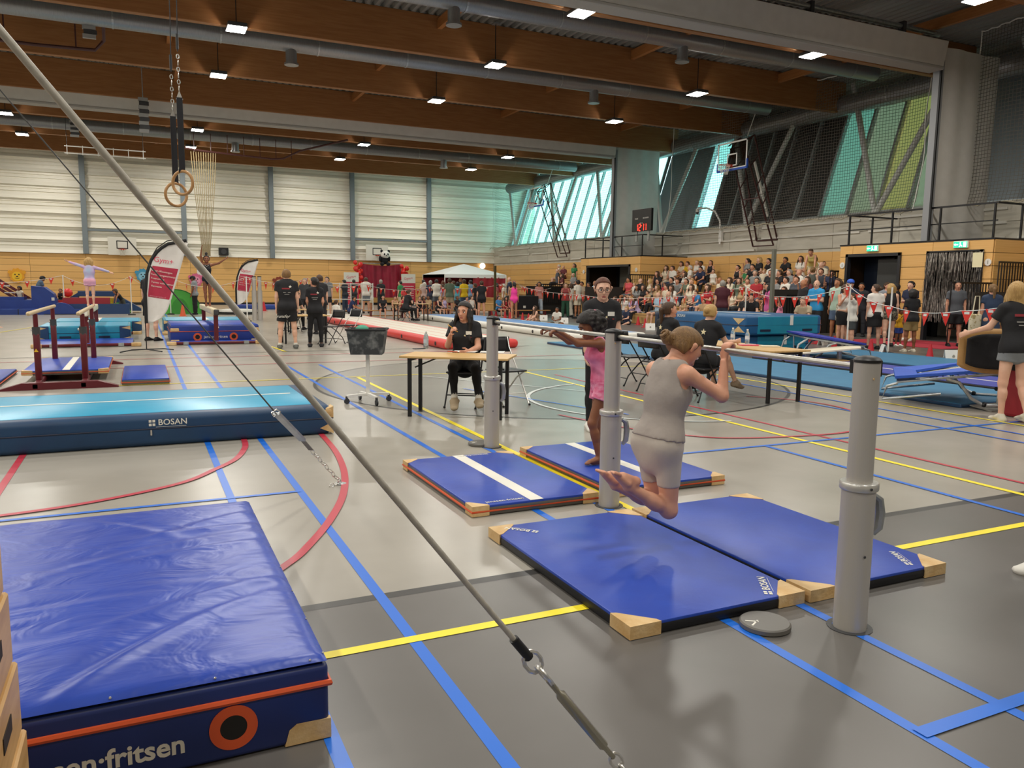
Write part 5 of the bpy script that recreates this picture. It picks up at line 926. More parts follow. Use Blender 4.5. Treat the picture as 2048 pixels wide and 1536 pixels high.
# ================================================================= people
class Field:
    def __init__(s, lo, hi, h):
        s.h = h; s.lo = np.array(lo, np.float32); s.n = np.ceil((np.array(hi)-s.lo)/h).astype(int)+1
        s.D = np.full(s.n, 9.0, np.float32)
        s.ax = [s.lo[i]+h*np.arange(s.n[i], dtype=np.float32) for i in range(3)]
    def region(s, lo, hi):
        a = np.maximum(np.floor((np.array(lo)-s.lo)/s.h).astype(int), 0); b = np.minimum(np.ceil((np.array(hi)-s.lo)/s.h).astype(int)+1, s.n)
        return tuple(slice(a[i], max(a[i], b[i])) for i in range(3))
    def pts(s, r): return s.ax[0][r[0]][:, None, None], s.ax[1][r[1]][None, :, None], s.ax[2][r[2]][None, None, :]
    def cone(s, a, b, ra, rb, k=.02, fr=None, cut=None, op='u'):
        """tapered capsule a-b; fr=(side axis, fwd axis, fs, ff) makes it elliptic; cut=(point, direction) trims it flat"""
        a = np.asarray(a, np.float32); b = np.asarray(b, np.float32); m = max(ra, rb)*(max(fr[2], fr[3]) if fr else 1)+k+2*s.h
        r = s.region(np.minimum(a, b)-m, np.maximum(a, b)+m)
        if any(q.stop <= q.start for q in r): return
        X, Y, Z = s.pts(r); d = b-a; L = float(d@d)+1e-9
        px, py, pz = X-a[0], Y-a[1], Z-a[2]
        t = np.clip((px*d[0]+py*d[1]+pz*d[2])/L, 0, 1); px = px-t*d[0]; py = py-t*d[1]; pz = pz-t*d[2]
        if fr is None: D = np.sqrt(px*px+py*py+pz*pz)
        else:
            u, v, fs, ff = fr; du = px*u[0]+py*u[1]+pz*u[2]; dv = px*v[0]+py*v[1]+pz*v[2]; q = px*px+py*py+pz*pz-du*du-dv*dv
            D = np.sqrt((du/fs)**2+(dv/ff)**2+np.maximum(q, 0))
        D = D-(ra+(rb-ra)*t)
        if cut is not None:
            c, n = cut; D = np.maximum(D, (X-c[0])*n[0]+(Y-c[1])*n[1]+(Z-c[2])*n[2])
        E = s.D[r]
        if op == 'u':
            hh = np.maximum(k-np.abs(E-D), 0)/k; s.D[r] = np.minimum(E, D)-hh*hh*k*.25
        else: s.D[r] = np.maximum(E, -D)
    def clip(s, c, n):
        X, Y, Z = s.pts((slice(None),)*3); s.D = np.maximum(s.D, (X-c[0])*n[0]+(Y-c[1])*n[1]+(Z-c[2])*n[2])
    def mesh(s, name, m):
        D = s.D; S = D < 0; A = S[:-1, :-1, :-1].astype(np.int8)
        for i in (0, 1):
            for j in (0, 1):
                for k in (0, 1):
                    if i+j+k: A = A+S[i:i+S.shape[0]-1, j:j+S.shape[1]-1, k:k+S.shape[2]-1]
        act = np.argwhere((A > 0) & (A < 8)); idx = -np.ones(A.shape, np.int64); idx[tuple(act.T)] = np.arange(len(act))
        if not len(act): return None
        cs = [(i, j, k) for i in (0, 1) for j in (0, 1) for k in (0, 1)]; cv = np.array([D[act[:, 0]+c[0], act[:, 1]+c[1], act[:, 2]+c[2]] for c in cs])
        P = np.zeros((len(act), 3)); W = np.zeros(len(act))
        for e0 in range(8):
            for e1 in range(e0+1, 8):
                if sum(abs(cs[e0][q]-cs[e1][q]) for q in range(3)) == 1:
                    a, b = cv[e0], cv[e1]; x = (a < 0) != (b < 0); t = np.where(x, a/(a-b+1e-12*(a == b)), 0)
                    for q in range(3): P[:, q] += np.where(x, cs[e0][q]+t*(cs[e1][q]-cs[e0][q]), 0)
                    W += x
        P = (P/W[:, None]+act)*s.h+s.lo; F = []
        for ax in range(3):
            u, v = (ax+1) % 3, (ax+2) % 3; sl0 = [slice(None)]*3; sl1 = [slice(None)]*3; sl0[ax] = slice(0, -1); sl1[ax] = slice(1, None)
            a, b = S[tuple(sl0)], S[tuple(sl1)]; e = np.argwhere(a != b); e = e[(e[:, u] > 0) & (e[:, v] > 0) & (e[:, u] < S.shape[u]-1) & (e[:, v] < S.shape[v]-1)]
            fl = a[tuple(e.T)]; q = []
            for du, dv in ((1, 1), (0, 1), (0, 0), (1, 0)):
                c = e.copy(); c[:, u] -= du; c[:, v] -= dv; q.append(idx[tuple(c.T)])
            q = np.stack(q, 1); q[~fl] = q[~fl][:, ::-1]; F.append(q)
        F = np.concatenate(F); F = F[(F >= 0).all(1)]
        me = bpy.data.meshes.new(name); me.vertices.add(len(P)); me.vertices.foreach_set('co', P.astype(np.float32).ravel()); me.loops.add(len(F)*4); me.loops.foreach_set('vertex_index', F.astype(np.int32).ravel())
        me.polygons.add(len(F)); me.polygons.foreach_set('loop_start', np.arange(0, len(F)*4, 4, dtype=np.int32)); me.polygons.foreach_set('loop_total', np.full(len(F), 4, np.int32)); me.polygons.foreach_set('use_smooth', np.ones(len(F), bool))
        me.materials.append(m); me.update(); me.validate(); return me
U = lambda v: np.array(v, float)/(np.linalg.norm(v)+1e-12)
class Body:
    """joint positions of a posed figure; x = its right, y = forward, z = up"""
    def __init__(s, H=1.7, sp=(0, 0, 1), hd=0, hp=0, ar=((.15, 0, -1), (.1, .15, -1)), al=None, lr=((.08, 0, -1), (.02, -.02, -1)), ll=None, tw=0, female=False, w=1.0, palm=None, curl=.35, hand=None, feet=(0, 1, 0), feetl=None, ground=True, hips=None):
        s.s = S = H/1.7; s.hs = 1.07*S**.5; s.w = w*S; s.f = female; sp = U(sp); s.curl = curl
        mir = lambda p: tuple((-v[0], v[1], v[2]) for v in p); al = mir(ar) if al is None else al; ll = mir(lr) if ll is None else ll
        P = np.zeros(3); s.sp = sp; fwd = U(np.array([math.sin(tw), math.cos(tw), 0])-sp*(sp@np.array([math.sin(tw), math.cos(tw), 0]))); rt = np.cross(fwd, sp); s.fwd, s.rt = fwd, rt
        s.pel = P; s.chest = P+sp*.34*S; s.shl = P+sp*.465*S; s.neck = P+sp*.50*S
        hw = (.145 if female else .165)*s.w
        hf = U(np.array([math.sin(tw+hd)*math.cos(hp), math.cos(tw+hd)*math.cos(hp), math.sin(hp)])); hr = U(np.cross(hf, U(sp*.5+np.array([0, 0, .5])))); hu = np.cross(hr, hf); s.hf, s.hr, s.hu = hf, hr, hu
        s.hc = s.neck+U(sp*.5+hu*.5)*.105*S+hf*.025*S+hu*.045*s.hs
        s.J = {}
        for sd, g, arm, leg, ft in (('r', 1, ar, lr, feet), ('l', -1, al, ll, feetl or feet)):
            sh = s.shl+rt*g*hw+(sp*.02*S if arm[0][2] > .3 else 0); el = sh+U(arm[0])*.27*S; wr = el+U(arm[1])*.235*S; hdr = U(arm[2]) if len(arm) > 2 else U(arm[1])
            hp_ = P+np.array([g*.085*s.w, 0, -.035*S]); kn = hp_+U(leg[0])*.41*S; an = kn+U(leg[1])*.40*S
            f = U(ft); s.J[sd] = dict(g=g, sh=sh, el=el, wr=wr, hd=hdr, hip=hp_, kn=kn, an=an, ft=f, sdn=U(leg[1]))
        s.low = min(min((s.J[q]['an']+s.J[q]['sdn']*.07*S)[2], (s.J[q]['an']+s.J[q]['ft']*.17*S)[2]-.02*S) for q in 'rl')
        s.seat = P[2]-.105*S
        s.palm = palm
    def bounds(s, m=.22):
        Q = [s.hc, s.pel, s.hc+s.hu*.13]+[j[k] for j in s.J.values() for k in ('sh', 'el', 'wr', 'hip', 'kn', 'an')]+[j['wr']+j['hd']*.2*s.s for j in s.J.values()]+[j['an']+j['ft']*.2*s.s+j['sdn']*.09*s.s for j in s.J.values()]
        Q = np.array(Q); return Q.min(0)-m, Q.max(0)+m
def torso(F, b, o, lo=-.09, k=.04, pelvis=True):
    S, w = b.s, b.w; fr = (b.rt, b.fwd, 1.0, .70); P = lambda t: b.pel+b.sp*t*S
    wst = (.128 if b.f else .138); cs = .148 if b.f else .168; hp = .158 if b.f else .15
    st = [(-.05, hp*.98), (.04, hp), (.17, wst), (.31, cs), (.42, cs*.93)]
    st = [q for q in st if q[0] >= lo] or st
    for (t0, r0), (t1, r1) in zip(st, st[1:]): F.cone(P(t0), P(t1), r0*w-.0*S+o, r1*w+o, k*S, fr)
def legs(F, b, o, f=1.0, loose=0, cut=True, k=.03, glute=True):
    S, w = b.s, (b.w+b.s)/2
    for j in b.J.values():
        if f <= 1: e = j['hip']+(j['kn']-j['hip'])*f; F.cone(j['hip'], e, .083*w+o, (.083-.03*f)*w+o+loose, k*S, None, (e, U(j['kn']-j['hip'])) if cut else None)
        else:
            F.cone(j['hip'], j['kn'], .083*w+o, .053*w+o+loose*.5, k*S); e = j['kn']+(j['an']-j['kn'])*(f-1); c = j['kn']+(j['an']-j['kn'])*.3-b.fwd*.012*S
            F.cone(j['kn'], e, .05*w+o+loose*.5, max(.05-.019*(f-1), .03)*w+o+loose, k*S, None, (e, U(j['an']-j['kn'])) if cut else None)
            if f > 1.4: F.cone(c, c+(j['an']-j['kn'])*.12, .049*w+o+loose*.5, .044*w+o+loose*.5, k*S)
        if glute: c = j['hip']-b.fwd*.05*S+b.sp*.02*S; F.cone(c, c+b.rt*.001, .076*w+o, .076*w+o, .075*S)
def arms(F, b, o, f=1.0, loose=0, k=.025):
    S, w = b.s, (b.w+b.s)/2
    for j in b.J.values():
        if f <= 1: e = j['sh']+(j['el']-j['sh'])*f; F.cone(j['sh'], e, .049*w+o, (.049-.011*f)*w+o+loose, k*S, None, (e, U(j['el']-j['sh'])))
        else:
            F.cone(j['sh'], j['el'], .049*w+o, .038*w+o+loose*.5, k*S); e = j['el']+(j['wr']-j['el'])*(f-1); F.cone(j['el'], e, .038*w+o+loose*.5, (.038-.013*(f-1))*w+o+loose, k*S, None, (e, U(j['wr']-j['el'])))
def shoulders(F, b, o, k=.04):
    S = b.s; a, c = b.J['l']['sh'], b.J['r']['sh']; F.cone(a, c, .045*b.w+o, .045*b.w+o, k*S); F.cone(b.shl+b.rt*-.07*S, b.shl+b.rt*.07*S, .07*S+o, .07*S+o, k*S, (b.rt, b.fwd, 1, .8))
def head_shape(F, b, o=0, k=.02, neck=True):
    hs = b.hs; fr = (b.hr, b.hf, .88, 1.08); c = b.hc
    F.cone(c+b.hu*.018*hs, c+b.hu*.042*hs, .084*hs+o, .078*hs+o, k*hs, fr)
    if neck is not None: F.cone(c-b.hu*.055*hs+b.hf*.028*hs, c-b.hu*.03*hs+b.hf*.03*hs, .052*hs+o*.5, .06*hs+o*.5, .03*hs, (b.hr, b.hf, .95, 1.0))
def hand(F, b, j, det):
    S = b.s*1.04; d = j['hd']; n = U((b.palm or {}).get('r' if j['g'] > 0 else 'l', b.fwd*.0-b.rt*j['g']+b.fwd*.15)); n = U(n-d*(n@d)); wv = np.cross(d, n); w0 = j['wr']
    F.cone(w0+d*.02*S, w0+d*.075*S, .026*S, .03*S, .015*S, (wv, n, 1.15, .55))
    if not det: F.cone(w0+d*.08*S, w0+(d*.15+n*.025)*S, .026*S, .018*S, .015*S, (wv, n, 1.1, .5)); F.cone(w0+d*.03*S+wv*.025*S, w0+d*.075*S+wv*.04*S+n*.015*S, .011*S, .009*S, .01*S); return
    cu = b.curl
    for i, (off, L) in enumerate(((-.027, .066), (-.009, .076), (.009, .072), (.026, .056))):
        p = w0+d*.085*S+wv*off*S; a = 0; 
        for q, l in enumerate((.45, .32, .26)):
            a += cu*(1.0 if q else .9); e = p+(d*math.cos(a)+n*math.sin(a))*l*L*S*1.05; F.cone(p, e, (.0095-.0008*q)*S, (.009-.0008*q)*S, .006*S); p = e
    g = -j['g']*(1 if True else 1); side = -1 if (np.cross(d, n)@wv) > 0 and j['g'] > 0 else 1
    side = (b.palm or {}).get('thumb_'+('r' if j['g'] > 0 else 'l'), -1)
    p = w0+d*.03*S+wv*side*.024*S; e = p+(d*.7+wv*side*.6+n*.35)*.042*S; F.cone(p, e, .0125*S, .0105*S, .01*S); e2 = e+(d*.75+n*(.4+cu*.5)+wv*side*.1)*.034*S; F.cone(e, e2, .0105*S, .0085*S, .006*S)
def foot(F, b, j, o=0, bare=True, det=False, k=.015):
    S = b.s; an = j['an']; dn = U(j['sdn']-j['ft']*(j['sdn']@j['ft'])); f = j['ft']; sd = np.cross(f, dn); hl = an+dn*.045*S-f*.045*S; to = an+dn*.052*S+f*.13*S
    F.cone(an, hl, .034*S+o, .03*S+o, k*S); F.cone(hl, an+dn*.05*S+f*.07*S, .029*S+o, .03*S+o, k*S, (sd, dn, 1.05, 1.0)); F.cone(an+dn*.02*S+f*.03*S, to, .034*S+o, .021*S+o, k*S, (sd, dn, 1.5, .9))
    if bare and det:
        for i, (u, l, r) in enumerate(((-.032, .06, .0125), (-.013, .056, .009), (.003, .05, .0085), (.018, .042, .008), (.032, .032, .0075))): q = an+dn*.058*S+f*(.12)*S+sd*u*j['g']*S; F.cone(q, q+f*l*S*.75, r*S, r*S*.95, .006*S)
    elif bare: F.cone(to, to+f*.04*S, .02*S, .016*S, k*S, (sd, dn, 1.7, .8))
    else: F.cone(to, to+f*.045*S, .023*S+o, .02*S+o, k*S, (sd, dn, 1.55, .9))
def m_body(b, vox, det, m, bare):
    lo, hi = b.bounds(); F = Field(lo, hi, vox); S = b.s
    torso(F, b, 0); legs(F, b, 0, 2.0, 0, False); arms(F, b, 0, 2.0); shoulders(F, b, 0)
    F.cone(b.neck-b.sp*.03*S, b.hc-b.hu*.05*b.hs-b.hf*.012*b.hs, .055*S, .047*b.hs, .03*S)
    if b.f:
        for g in (-1, 1): F.cone(b.chest+b.rt*g*.062*S+b.fwd*.075*S, b.chest+b.rt*g*.064*S+b.fwd*.078*S-b.sp*.01*S, .05*S, .052*S, .04*S)
    head_shape(F, b); hs = b.hs; c = b.hc
    F.cone(c+b.hu*.012*hs+b.hf*.088*hs, c-b.hu*.026*hs+b.hf*.104*hs, .007*hs, .0125*hs, .012*hs)     # nose
    if det: F.cone(c-b.hu*.075*hs+b.hf*.078*hs, c-b.hu*.077*hs+b.hf*.079*hs, .02*hs, .02*hs, .02*hs); F.cone(c+b.hu*.03*hs+b.hf*.075*hs-b.hr*.03*hs, c+b.hu*.03*hs+b.hf*.075*hs+b.hr*.03*hs, .017*hs, .017*hs, .015*hs)
    for g in (-1, 1): F.cone(c+b.hr*g*.078*hs-b.hf*.004*hs-b.hu*.014*hs, c+b.hr*g*.088*hs-b.hf*.010*hs+b.hu*.022*hs, .011*hs, .018*hs, .007*hs, (b.hr, b.hf, .6, 1.0))
    for j in b.J.values(): hand(F, b, j, det); foot(F, b, j, 0, bare, det)
    return F.mesh('person', m)
def cloth_field(b, vox): lo, hi = b.bounds(); return Field(lo, hi, vox)
def m_top(b, vox, kind, m):
    F = cloth_field(b, vox); S = b.s; o = {'leotard': .004, 'tank': .009, 'longfit': .006}.get(kind, .014)*S+.2*vox
    torso(F, b, o, lo=(-.09 if kind in ('leotard', 'dress') else -.05))
    if b.f:
        for g in (-1, 1): F.cone(b.chest+b.rt*g*.062*S+b.fwd*.075*S, b.chest+b.rt*g*.064*S+b.fwd*.078*S-b.sp*.01*S, .05*S+o, .052*S+o, .05*S)
    if kind in ('tank', 'leotard'):
        for g in (-1, 1): F.cone(b.chest+b.rt*g*.075*S+b.sp*.02*S, b.shl+b.rt*g*.085*S+b.sp*.035*S, .055*S+o, .03*S+o, .04*S, (b.rt, b.fwd, .8, 1.35))
    else:
        shoulders(F, b, o); arms(F, b, o, {'tee': .58, 'dress': .45, 'long': 1.95, 'longfit': 1.95, 'crop': .5}.get(kind, .58), .012*S if kind in ('tee', 'dress') else 0)
    if kind == 'dress':
        for j in b.J.values(): pass
        k1 = (b.J['r']['kn']+b.J['l']['kn'])/2; hp = b.pel-b.sp*.03*S; e = hp+(k1-hp)*.85; F.cone(hp, e, .165*b.w+o, .2*b.w+o, .05*S, (b.rt, b.fwd, 1, .8), (e, U(k1-hp)))
    if kind == 'leotard':
        for j in b.J.values(): c = j['hip']-b.fwd*.05*S+b.sp*.02*S; F.cone(c, c+b.rt*.001, .076*(b.w+b.s)/2+o, .076*(b.w+b.s)/2+o, .075*S); F.cone(j['hip']+b.sp*.05*S, j['hip'], .085*(b.w+b.s)/2+o, .07*S+o, .03*S)
    elif kind not in ('dress',):
        if kind != 'crop': legs(F, b, o+.006*S, .25, 0, False)
        hem = {'tank': .025, 'crop': .1}.get(kind, -.085); F.clip(b.pel+b.sp*hem*S, -b.sp)
    rn = .068*S if kind in ('tee', 'long', 'dress', 'longfit') else .085*S
    nc = b.neck+b.sp*.045*S+b.fwd*.02*S; F.cone(nc, nc+b.sp*.12*S, rn, rn, .01, None, None, 'sub')
    if kind in ('tank', 'leotard'):
        for j in b.J.values(): F.cone(j['sh']+b.rt*j['g']*.03*S, j['sh']+b.rt*j['g']*.03*S-b.sp*.05*S, .062*S, .055*S, .01, None, None, 'sub')
    return F.mesh('top', m)
def m_bottom(b, vox, kind, m):
    F = cloth_field(b, vox); S = b.s; o = {'leggings': .005, 'bike': .005}.get(kind, .014)*S+.2*vox; torso(F, b, o*.8, lo=-.09)
    if kind == 'skirt':
        k1 = (b.J['r']['kn']+b.J['l']['kn'])/2; hp = b.pel-b.sp*.02*S; e = hp+(k1-hp)*.72; F.cone(hp, e, .15*b.w+o, .17*b.w+o, .05*S, (b.rt, b.fwd, 1.05, .85), (e, U(k1-hp))); legs(F, b, o, .5)
    elif kind == 'wide': legs(F, b, o, 1.95, .03*S)
    else: legs(F, b, o, {'shorts': .72, 'bike': .6, 'pants': 1.93, 'leggings': 1.93, 'briefs': .12, 'hot': .35}[kind], {'shorts': .022, 'pants': .016, 'hot': .02}.get(kind, 0)*S)
    F.clip(b.pel+b.sp*(.12 if kind in ('leggings', 'bike') else .075)*S, b.sp)
    return F.mesh('bottom', m)
def m_hair(b, vox, kind, m):
    hs = b.hs; c = b.hc; lo = np.minimum(c, b.pel)-.3; hi = c+.3; F = Field(np.minimum(c-.32, np.array([c[0]-.32, c[1]-.32, c[2]-(.6 if kind in ('long', 'pony') else .3)])), hi, vox)
    o = {'curly': .03, 'short': .012, 'crop': .006, 'afro': .028, 'bun': .008, 'lowbun': .008, 'pony': .008, 'topbun': .008}.get(kind, .014)*hs
    head_shape(F, b, o, neck=None); F.cone(c-b.hf*.03*hs-b.hu*.01*hs, c-b.hf*.035*hs+b.hu*.03*hs, .075*hs+o, .078*hs+o, .02*hs, (b.hr, b.hf, 1, 1))
    if kind in ('curly', 'afro'):
        rr = np.random.default_rng(2)
        for _ in range(26 if kind == 'curly' else 90): v = U(rr.normal(size=3)+np.array([0, 0, .2])); q = c+(b.hr*v[0]+b.hf*min(v[1], .3)+b.hu*v[2])*(.085 if kind == 'curly' else .115)*hs-b.hf*.03*hs+b.hu*.015*hs; rr_ = (.035 if kind == 'curly' else .02)*hs; F.cone(q, q+b.hu*.001, rr_, rr_, .008*hs)
    X, Y, Z = F.pts((slice(None),)*3); hy = (X-c[0])*b.hf[0]+(Y-c[1])*b.hf[1]+(Z-c[2])*b.hf[2]; hz = (X-c[0])*b.hu[0]+(Y-c[1])*b.hu[1]+(Z-c[2])*b.hu[2]; hx = np.abs((X-c[0])*b.hr[0]+(Y-c[1])*b.hr[1]+(Z-c[2])*b.hr[2])
    fr_ = .084*hs-5.5*hx*hx/hs; F.D = np.maximum(F.D, np.minimum(hy-(.012+.25*np.clip(hz, 0, .06*hs)), fr_-hz))
    low = {'short': -.045, 'crop': -.04, 'curly': -.11, 'long': -.09, 'bob': -.13, 'afro': -.12}.get(kind, -.05); F.D = np.maximum(F.D, low*hs-hz)
    if kind in ('short', 'crop', 'bun', 'pony', 'lowbun'): F.D = np.maximum(F.D, np.minimum(hy+.02*hs, (.004 if kind not in ('short', 'crop') else -.002)*hs-hz))
    bk = c-b.hf*.1*hs
    if kind == 'bun': q = bk+b.hu*.015*hs; F.cone(q-b.hf*.012*hs, q-b.hf*.03*hs, .036*hs, .04*hs, .012*hs)
    if kind == 'lowbun': q = bk-b.hu*.03*hs; F.cone(q-b.hf*.012*hs, q-b.hf*.03*hs, .036*hs, .04*hs, .012*hs)
    if kind == 'topbun': q = c+b.hu*.155*hs-b.hf*.03*hs; F.cone(q, q+b.hu*.012*hs, .038*hs, .036*hs, .015*hs)
    if kind == 'pony':
        q = bk+b.hu*.03*hs; F.cone(q, q-b.hf*.03*hs-b.hu*.02*hs, .022*hs, .034*hs, .01*hs); F.cone(q-b.hf*.03*hs-b.hu*.02*hs, q-b.hf*.02*hs-np.array([0, 0, .2*hs]), .034*hs, .022*hs, .01*hs)
    if kind == 'long':
        dz = np.array([0, 0, 1.0]); q = c-b.hf*.05*hs; F.cone(q, q-dz*.3*hs-b.hf*.03*hs, .06*hs, .045*hs, .03*hs, (b.hr, b.hf, 1.5, .6))
        for g in (-1, 1):
            for i in range(5):
                p0 = c+b.hr*g*(.072+.004*(i % 2))*hs+b.hf*(.03-.024*i)*hs+b.hu*.02*hs
                for s_ in range(5):
                    L_ = (.34+.03*(i % 3))*hs/5; p1 = p0-dz*L_+(b.hr*g*(.014*math.sin(s_*1.9+i*1.3)+.006)+b.hf*(.012*math.cos(s_*1.7+i)+.008*(i < 2)))*hs; F.cone(p0, p1, .021*hs-.0015*s_*hs, .020*hs-.0015*s_*hs, .008*hs); p0 = p1
    if kind == 'bob':
        for g in (-1, 0, 1): q = c+b.hr*g*.07*hs-b.hf*.045*hs; F.cone(q, q-np.array([0, 0, .1*hs]), .055*hs, .045*hs, .03*hs)
    return F.mesh('hair', m)
def m_shoe(b, vox, m, sd_):
    j = b.J[sd_]; S = b.s; c = j['an']; F = Field(c-.36*S, c+.36*S, vox); foot(F, b, j, .009*S, False)
    dn = U(j['sdn']-j['ft']*(j['sdn']@j['ft'])); sd = np.cross(j['ft'], dn); a = j['an']+dn*.07*S-j['ft']*.04*S; F.cone(a, a+j['ft']*.2*S, .03*S, .028*S, .01, (sd, dn, 1.35, .55)); F.clip(j['an']-j['sdn']*.03*S, -j['sdn'])
    return F.mesh('shoe', m)
SKINS = {'light': mat('skin_light', 'd9a184', .5, c2='d29579', scale=9, bump=.03), 'fair': mat('skin_fair', 'e2b59b', .5, c2='dba88d', scale=9), 'tan': mat('skin_tan', 'b97f5c', .5, c2='b07652', scale=9), 'brown': mat('skin_brown', '8a5638', .5, c2='814f32', scale=9), 'dark': mat('skin_dark', '5b3826', .5, c2='533222', scale=9)}
HAIRS = {k: mat('hair_'+k, c, .5, c2=d, scale=14, stretch=(4, 4, .6), bump=.5, bscale=70) for k, c, d in (('black', '15110f', '231b17'), ('brown', '3a2618', '54381f'), ('dkblond', '71522f', '8d6a3e'), ('blond', 'b08a50', 'c9a468'), ('grey', '8d8880', 'a8a39a'), ('white', 'c9c4b8', 'd8d4ca'), ('auburn', '4d2616', '6b3820'))}
EYEW = mat('eye_white', 'e6e2dc', .3); EYED = mat('eye_dark', '1c1310', .3); LIP = mat('lips', '9a4f48', .5); LIPD = mat('lips_dark', '6d352d', .5)
def face_parts(b, par, hairm, det, lip=None):
    hs = b.hs; c = b.hc; P = lambda x, y, z: c+(b.hr*x+b.hf*y+b.hu*z)*hs; R = Matrix([(b.hr[i], b.hf[i], b.hu[i]) for i in range(3)])
    for g in (-1, 1):
        mb = MB(); mb.sph(P(g*.031, .0835, .006), tuple(v*hs for v in (.0145, .009, .0085)), 12, 8, R); eye = mb.build('eye', EYEW, par, True)
        MB().sph(P(g*.03, .0905, .006), tuple(v*hs for v in (.0068, .0036, .0072)), 10, 6, R).build('iris', EYED, eye, True); MB().tube([P(g*.046, .082, .012), P(g*.031, .0935, .0165), P(g*.017, .09, .011)], .0018*hs, 5).build('lash_line', EYED, eye)
        MB().tube([P(g*.049, .083, .028), P(g*.033, .0965, .036), P(g*.015, .098, .032)], .0035*hs, 5).build('eyebrow', hairm, par)
    mb = MB(); mb.sph(P(0, .0925, -.06), tuple(v*hs for v in (.024, .0065, .0085)), 12, 6, R); mb.build('lips', lip or LIP, par, True)
CACHE = {}
def col(c, rough=.75, **k): return mat('cloth_'+str(c)+str(sorted(k.items())), c, rough, bump=k.pop('bump', .12), bscale=k.pop('bscale', 18), **k)
def person(lb, loc, rz, key=None, pose=None, skin='light', top=None, bottom=None, hair=None, shoes=None, vox=.02, det=False, seat=None, group=None, scale=1, cap=None, glasses=False, face=True, ground=True, lift=0, cat='person', lip=None):
    """top/bottom/hair = (kind, material); every garment is a child of the one continuous body mesh"""
    def get(tagk, fn):
        if key is None: return fn()
        k = (key,)+tagk
        if k not in CACHE: CACHE[k] = fn()
        return CACHE[k]
    b = get(('body',), lambda: Body(**pose)); sk = SKINS[skin] if isinstance(skin, str) else skin
    def part(me, m, nm, par):
        if me is None: return None
        o = link(nm, me, par); o.material_slots[0].link = 'OBJECT'; o.material_slots[0].material = m; return o
    body = part(get(('b', shoes is None), lambda: m_body(b, vox, det, sk, shoes is None)), sk, 'person', None)
    z = -b.low*scale if seat is None else -b.seat*scale+seat
    body.location = (loc[0], loc[1], (z if ground else 0)+lift+(loc[2] if len(loc) > 2 else 0)); body.rotation_euler = (0, 0, rz); body.scale = (scale,)*3; tag(body, lb, cat, group)
    if bottom: part(get(('bo', bottom[0]), lambda: m_bottom(b, vox, bottom[0], bottom[1])), bottom[1], {'skirt': 'skirt', 'pants': 'trousers', 'leggings': 'leggings', 'briefs': 'briefs', 'wide': 'trousers'}.get(bottom[0], 'shorts'), body)
    if top: part(get(('to', top[0]), lambda: m_top(b, vox, top[0], top[1])), top[1], {'dress': 'dress', 'leotard': 'leotard', 'tank': 'tank_top'}.get(top[0], 'shirt'), body)
    if hair and hair[0] != 'bald': part(get(('ha', hair[0]), lambda: m_hair(b, vox*.8, hair[0], HAIRS[hair[1]])), HAIRS[hair[1]], 'hair', body)
    if shoes:
        for sd_ in 'rl': part(get(('sh', sd_), lambda: m_shoe(b, vox*.8, shoes, sd_)), shoes, 'shoe', body)
    if face:
        if key is None: face_parts(b, body, HAIRS[hair[1]] if hair else EYED, det, lip)
        else:
            hs = b.hs; P = lambda x, y, z_: b.hc+(b.hr*x+b.hf*y+b.hu*z_)*hs; R = Matrix([(b.hr[i], b.hf[i], b.hu[i]) for i in range(3)])
            for g in (-1, 1): link('eye', get(('ey', g), lambda: MB().sph(P(g*.032, .087, .012), tuple(v*hs for v in (.014, .008, .009)), 6, 4, R).mesh('eye', EYED)), body)
            link('lips', get(('li',), lambda: MB().sph(P(0, .0915, -.058), tuple(v*hs for v in (.024, .006, .006)), 6, 4, R).mesh('lips', LIP)), body)
    if cap:
        hs = b.hs; c = b.hc; P = lambda x, y, z_: c+(b.hr*x+b.hf*y+b.hu*z_)*hs; R = Matrix([(b.hr[i], b.hf[i], b.hu[i]) for i in range(3)]); mb = MB(); mb.sph(P(0, 0, .06), tuple(v*hs for v in (.088, .108, .075)), 14, 8, R); mb.sph(P(0, .12, .05), tuple(v*hs for v in (.06, .06, .008)), 10, 4, R); mb.build('cap', cap, body, True)
    if glasses:
        hs = b.hs; P = lambda x, y, z_: b.hc+(b.hr*x+b.hf*y+b.hu*z_)*hs; mb = MB()
        for g in (-1, 1): mb.tube([P(g*.034+.026*math.cos(q*math.pi/8), .106-.004*abs(math.cos(q*math.pi/8)), .006+.021*math.sin(q*math.pi/8)) for q in range(16)], .0022*hs, 5, closed=True); mb.tube([P(g*.06, .102, .01), P(g*.085, .03, .012), P(g*.086, -.01, .008)], .002*hs, 4)
        mb.tube([P(-.009, .107, .01), P(.009, .107, .01)], .002*hs, 4); mb.build('glasses', mat('frame_brown', '2b1c18', .3), body, True)
    return body, b
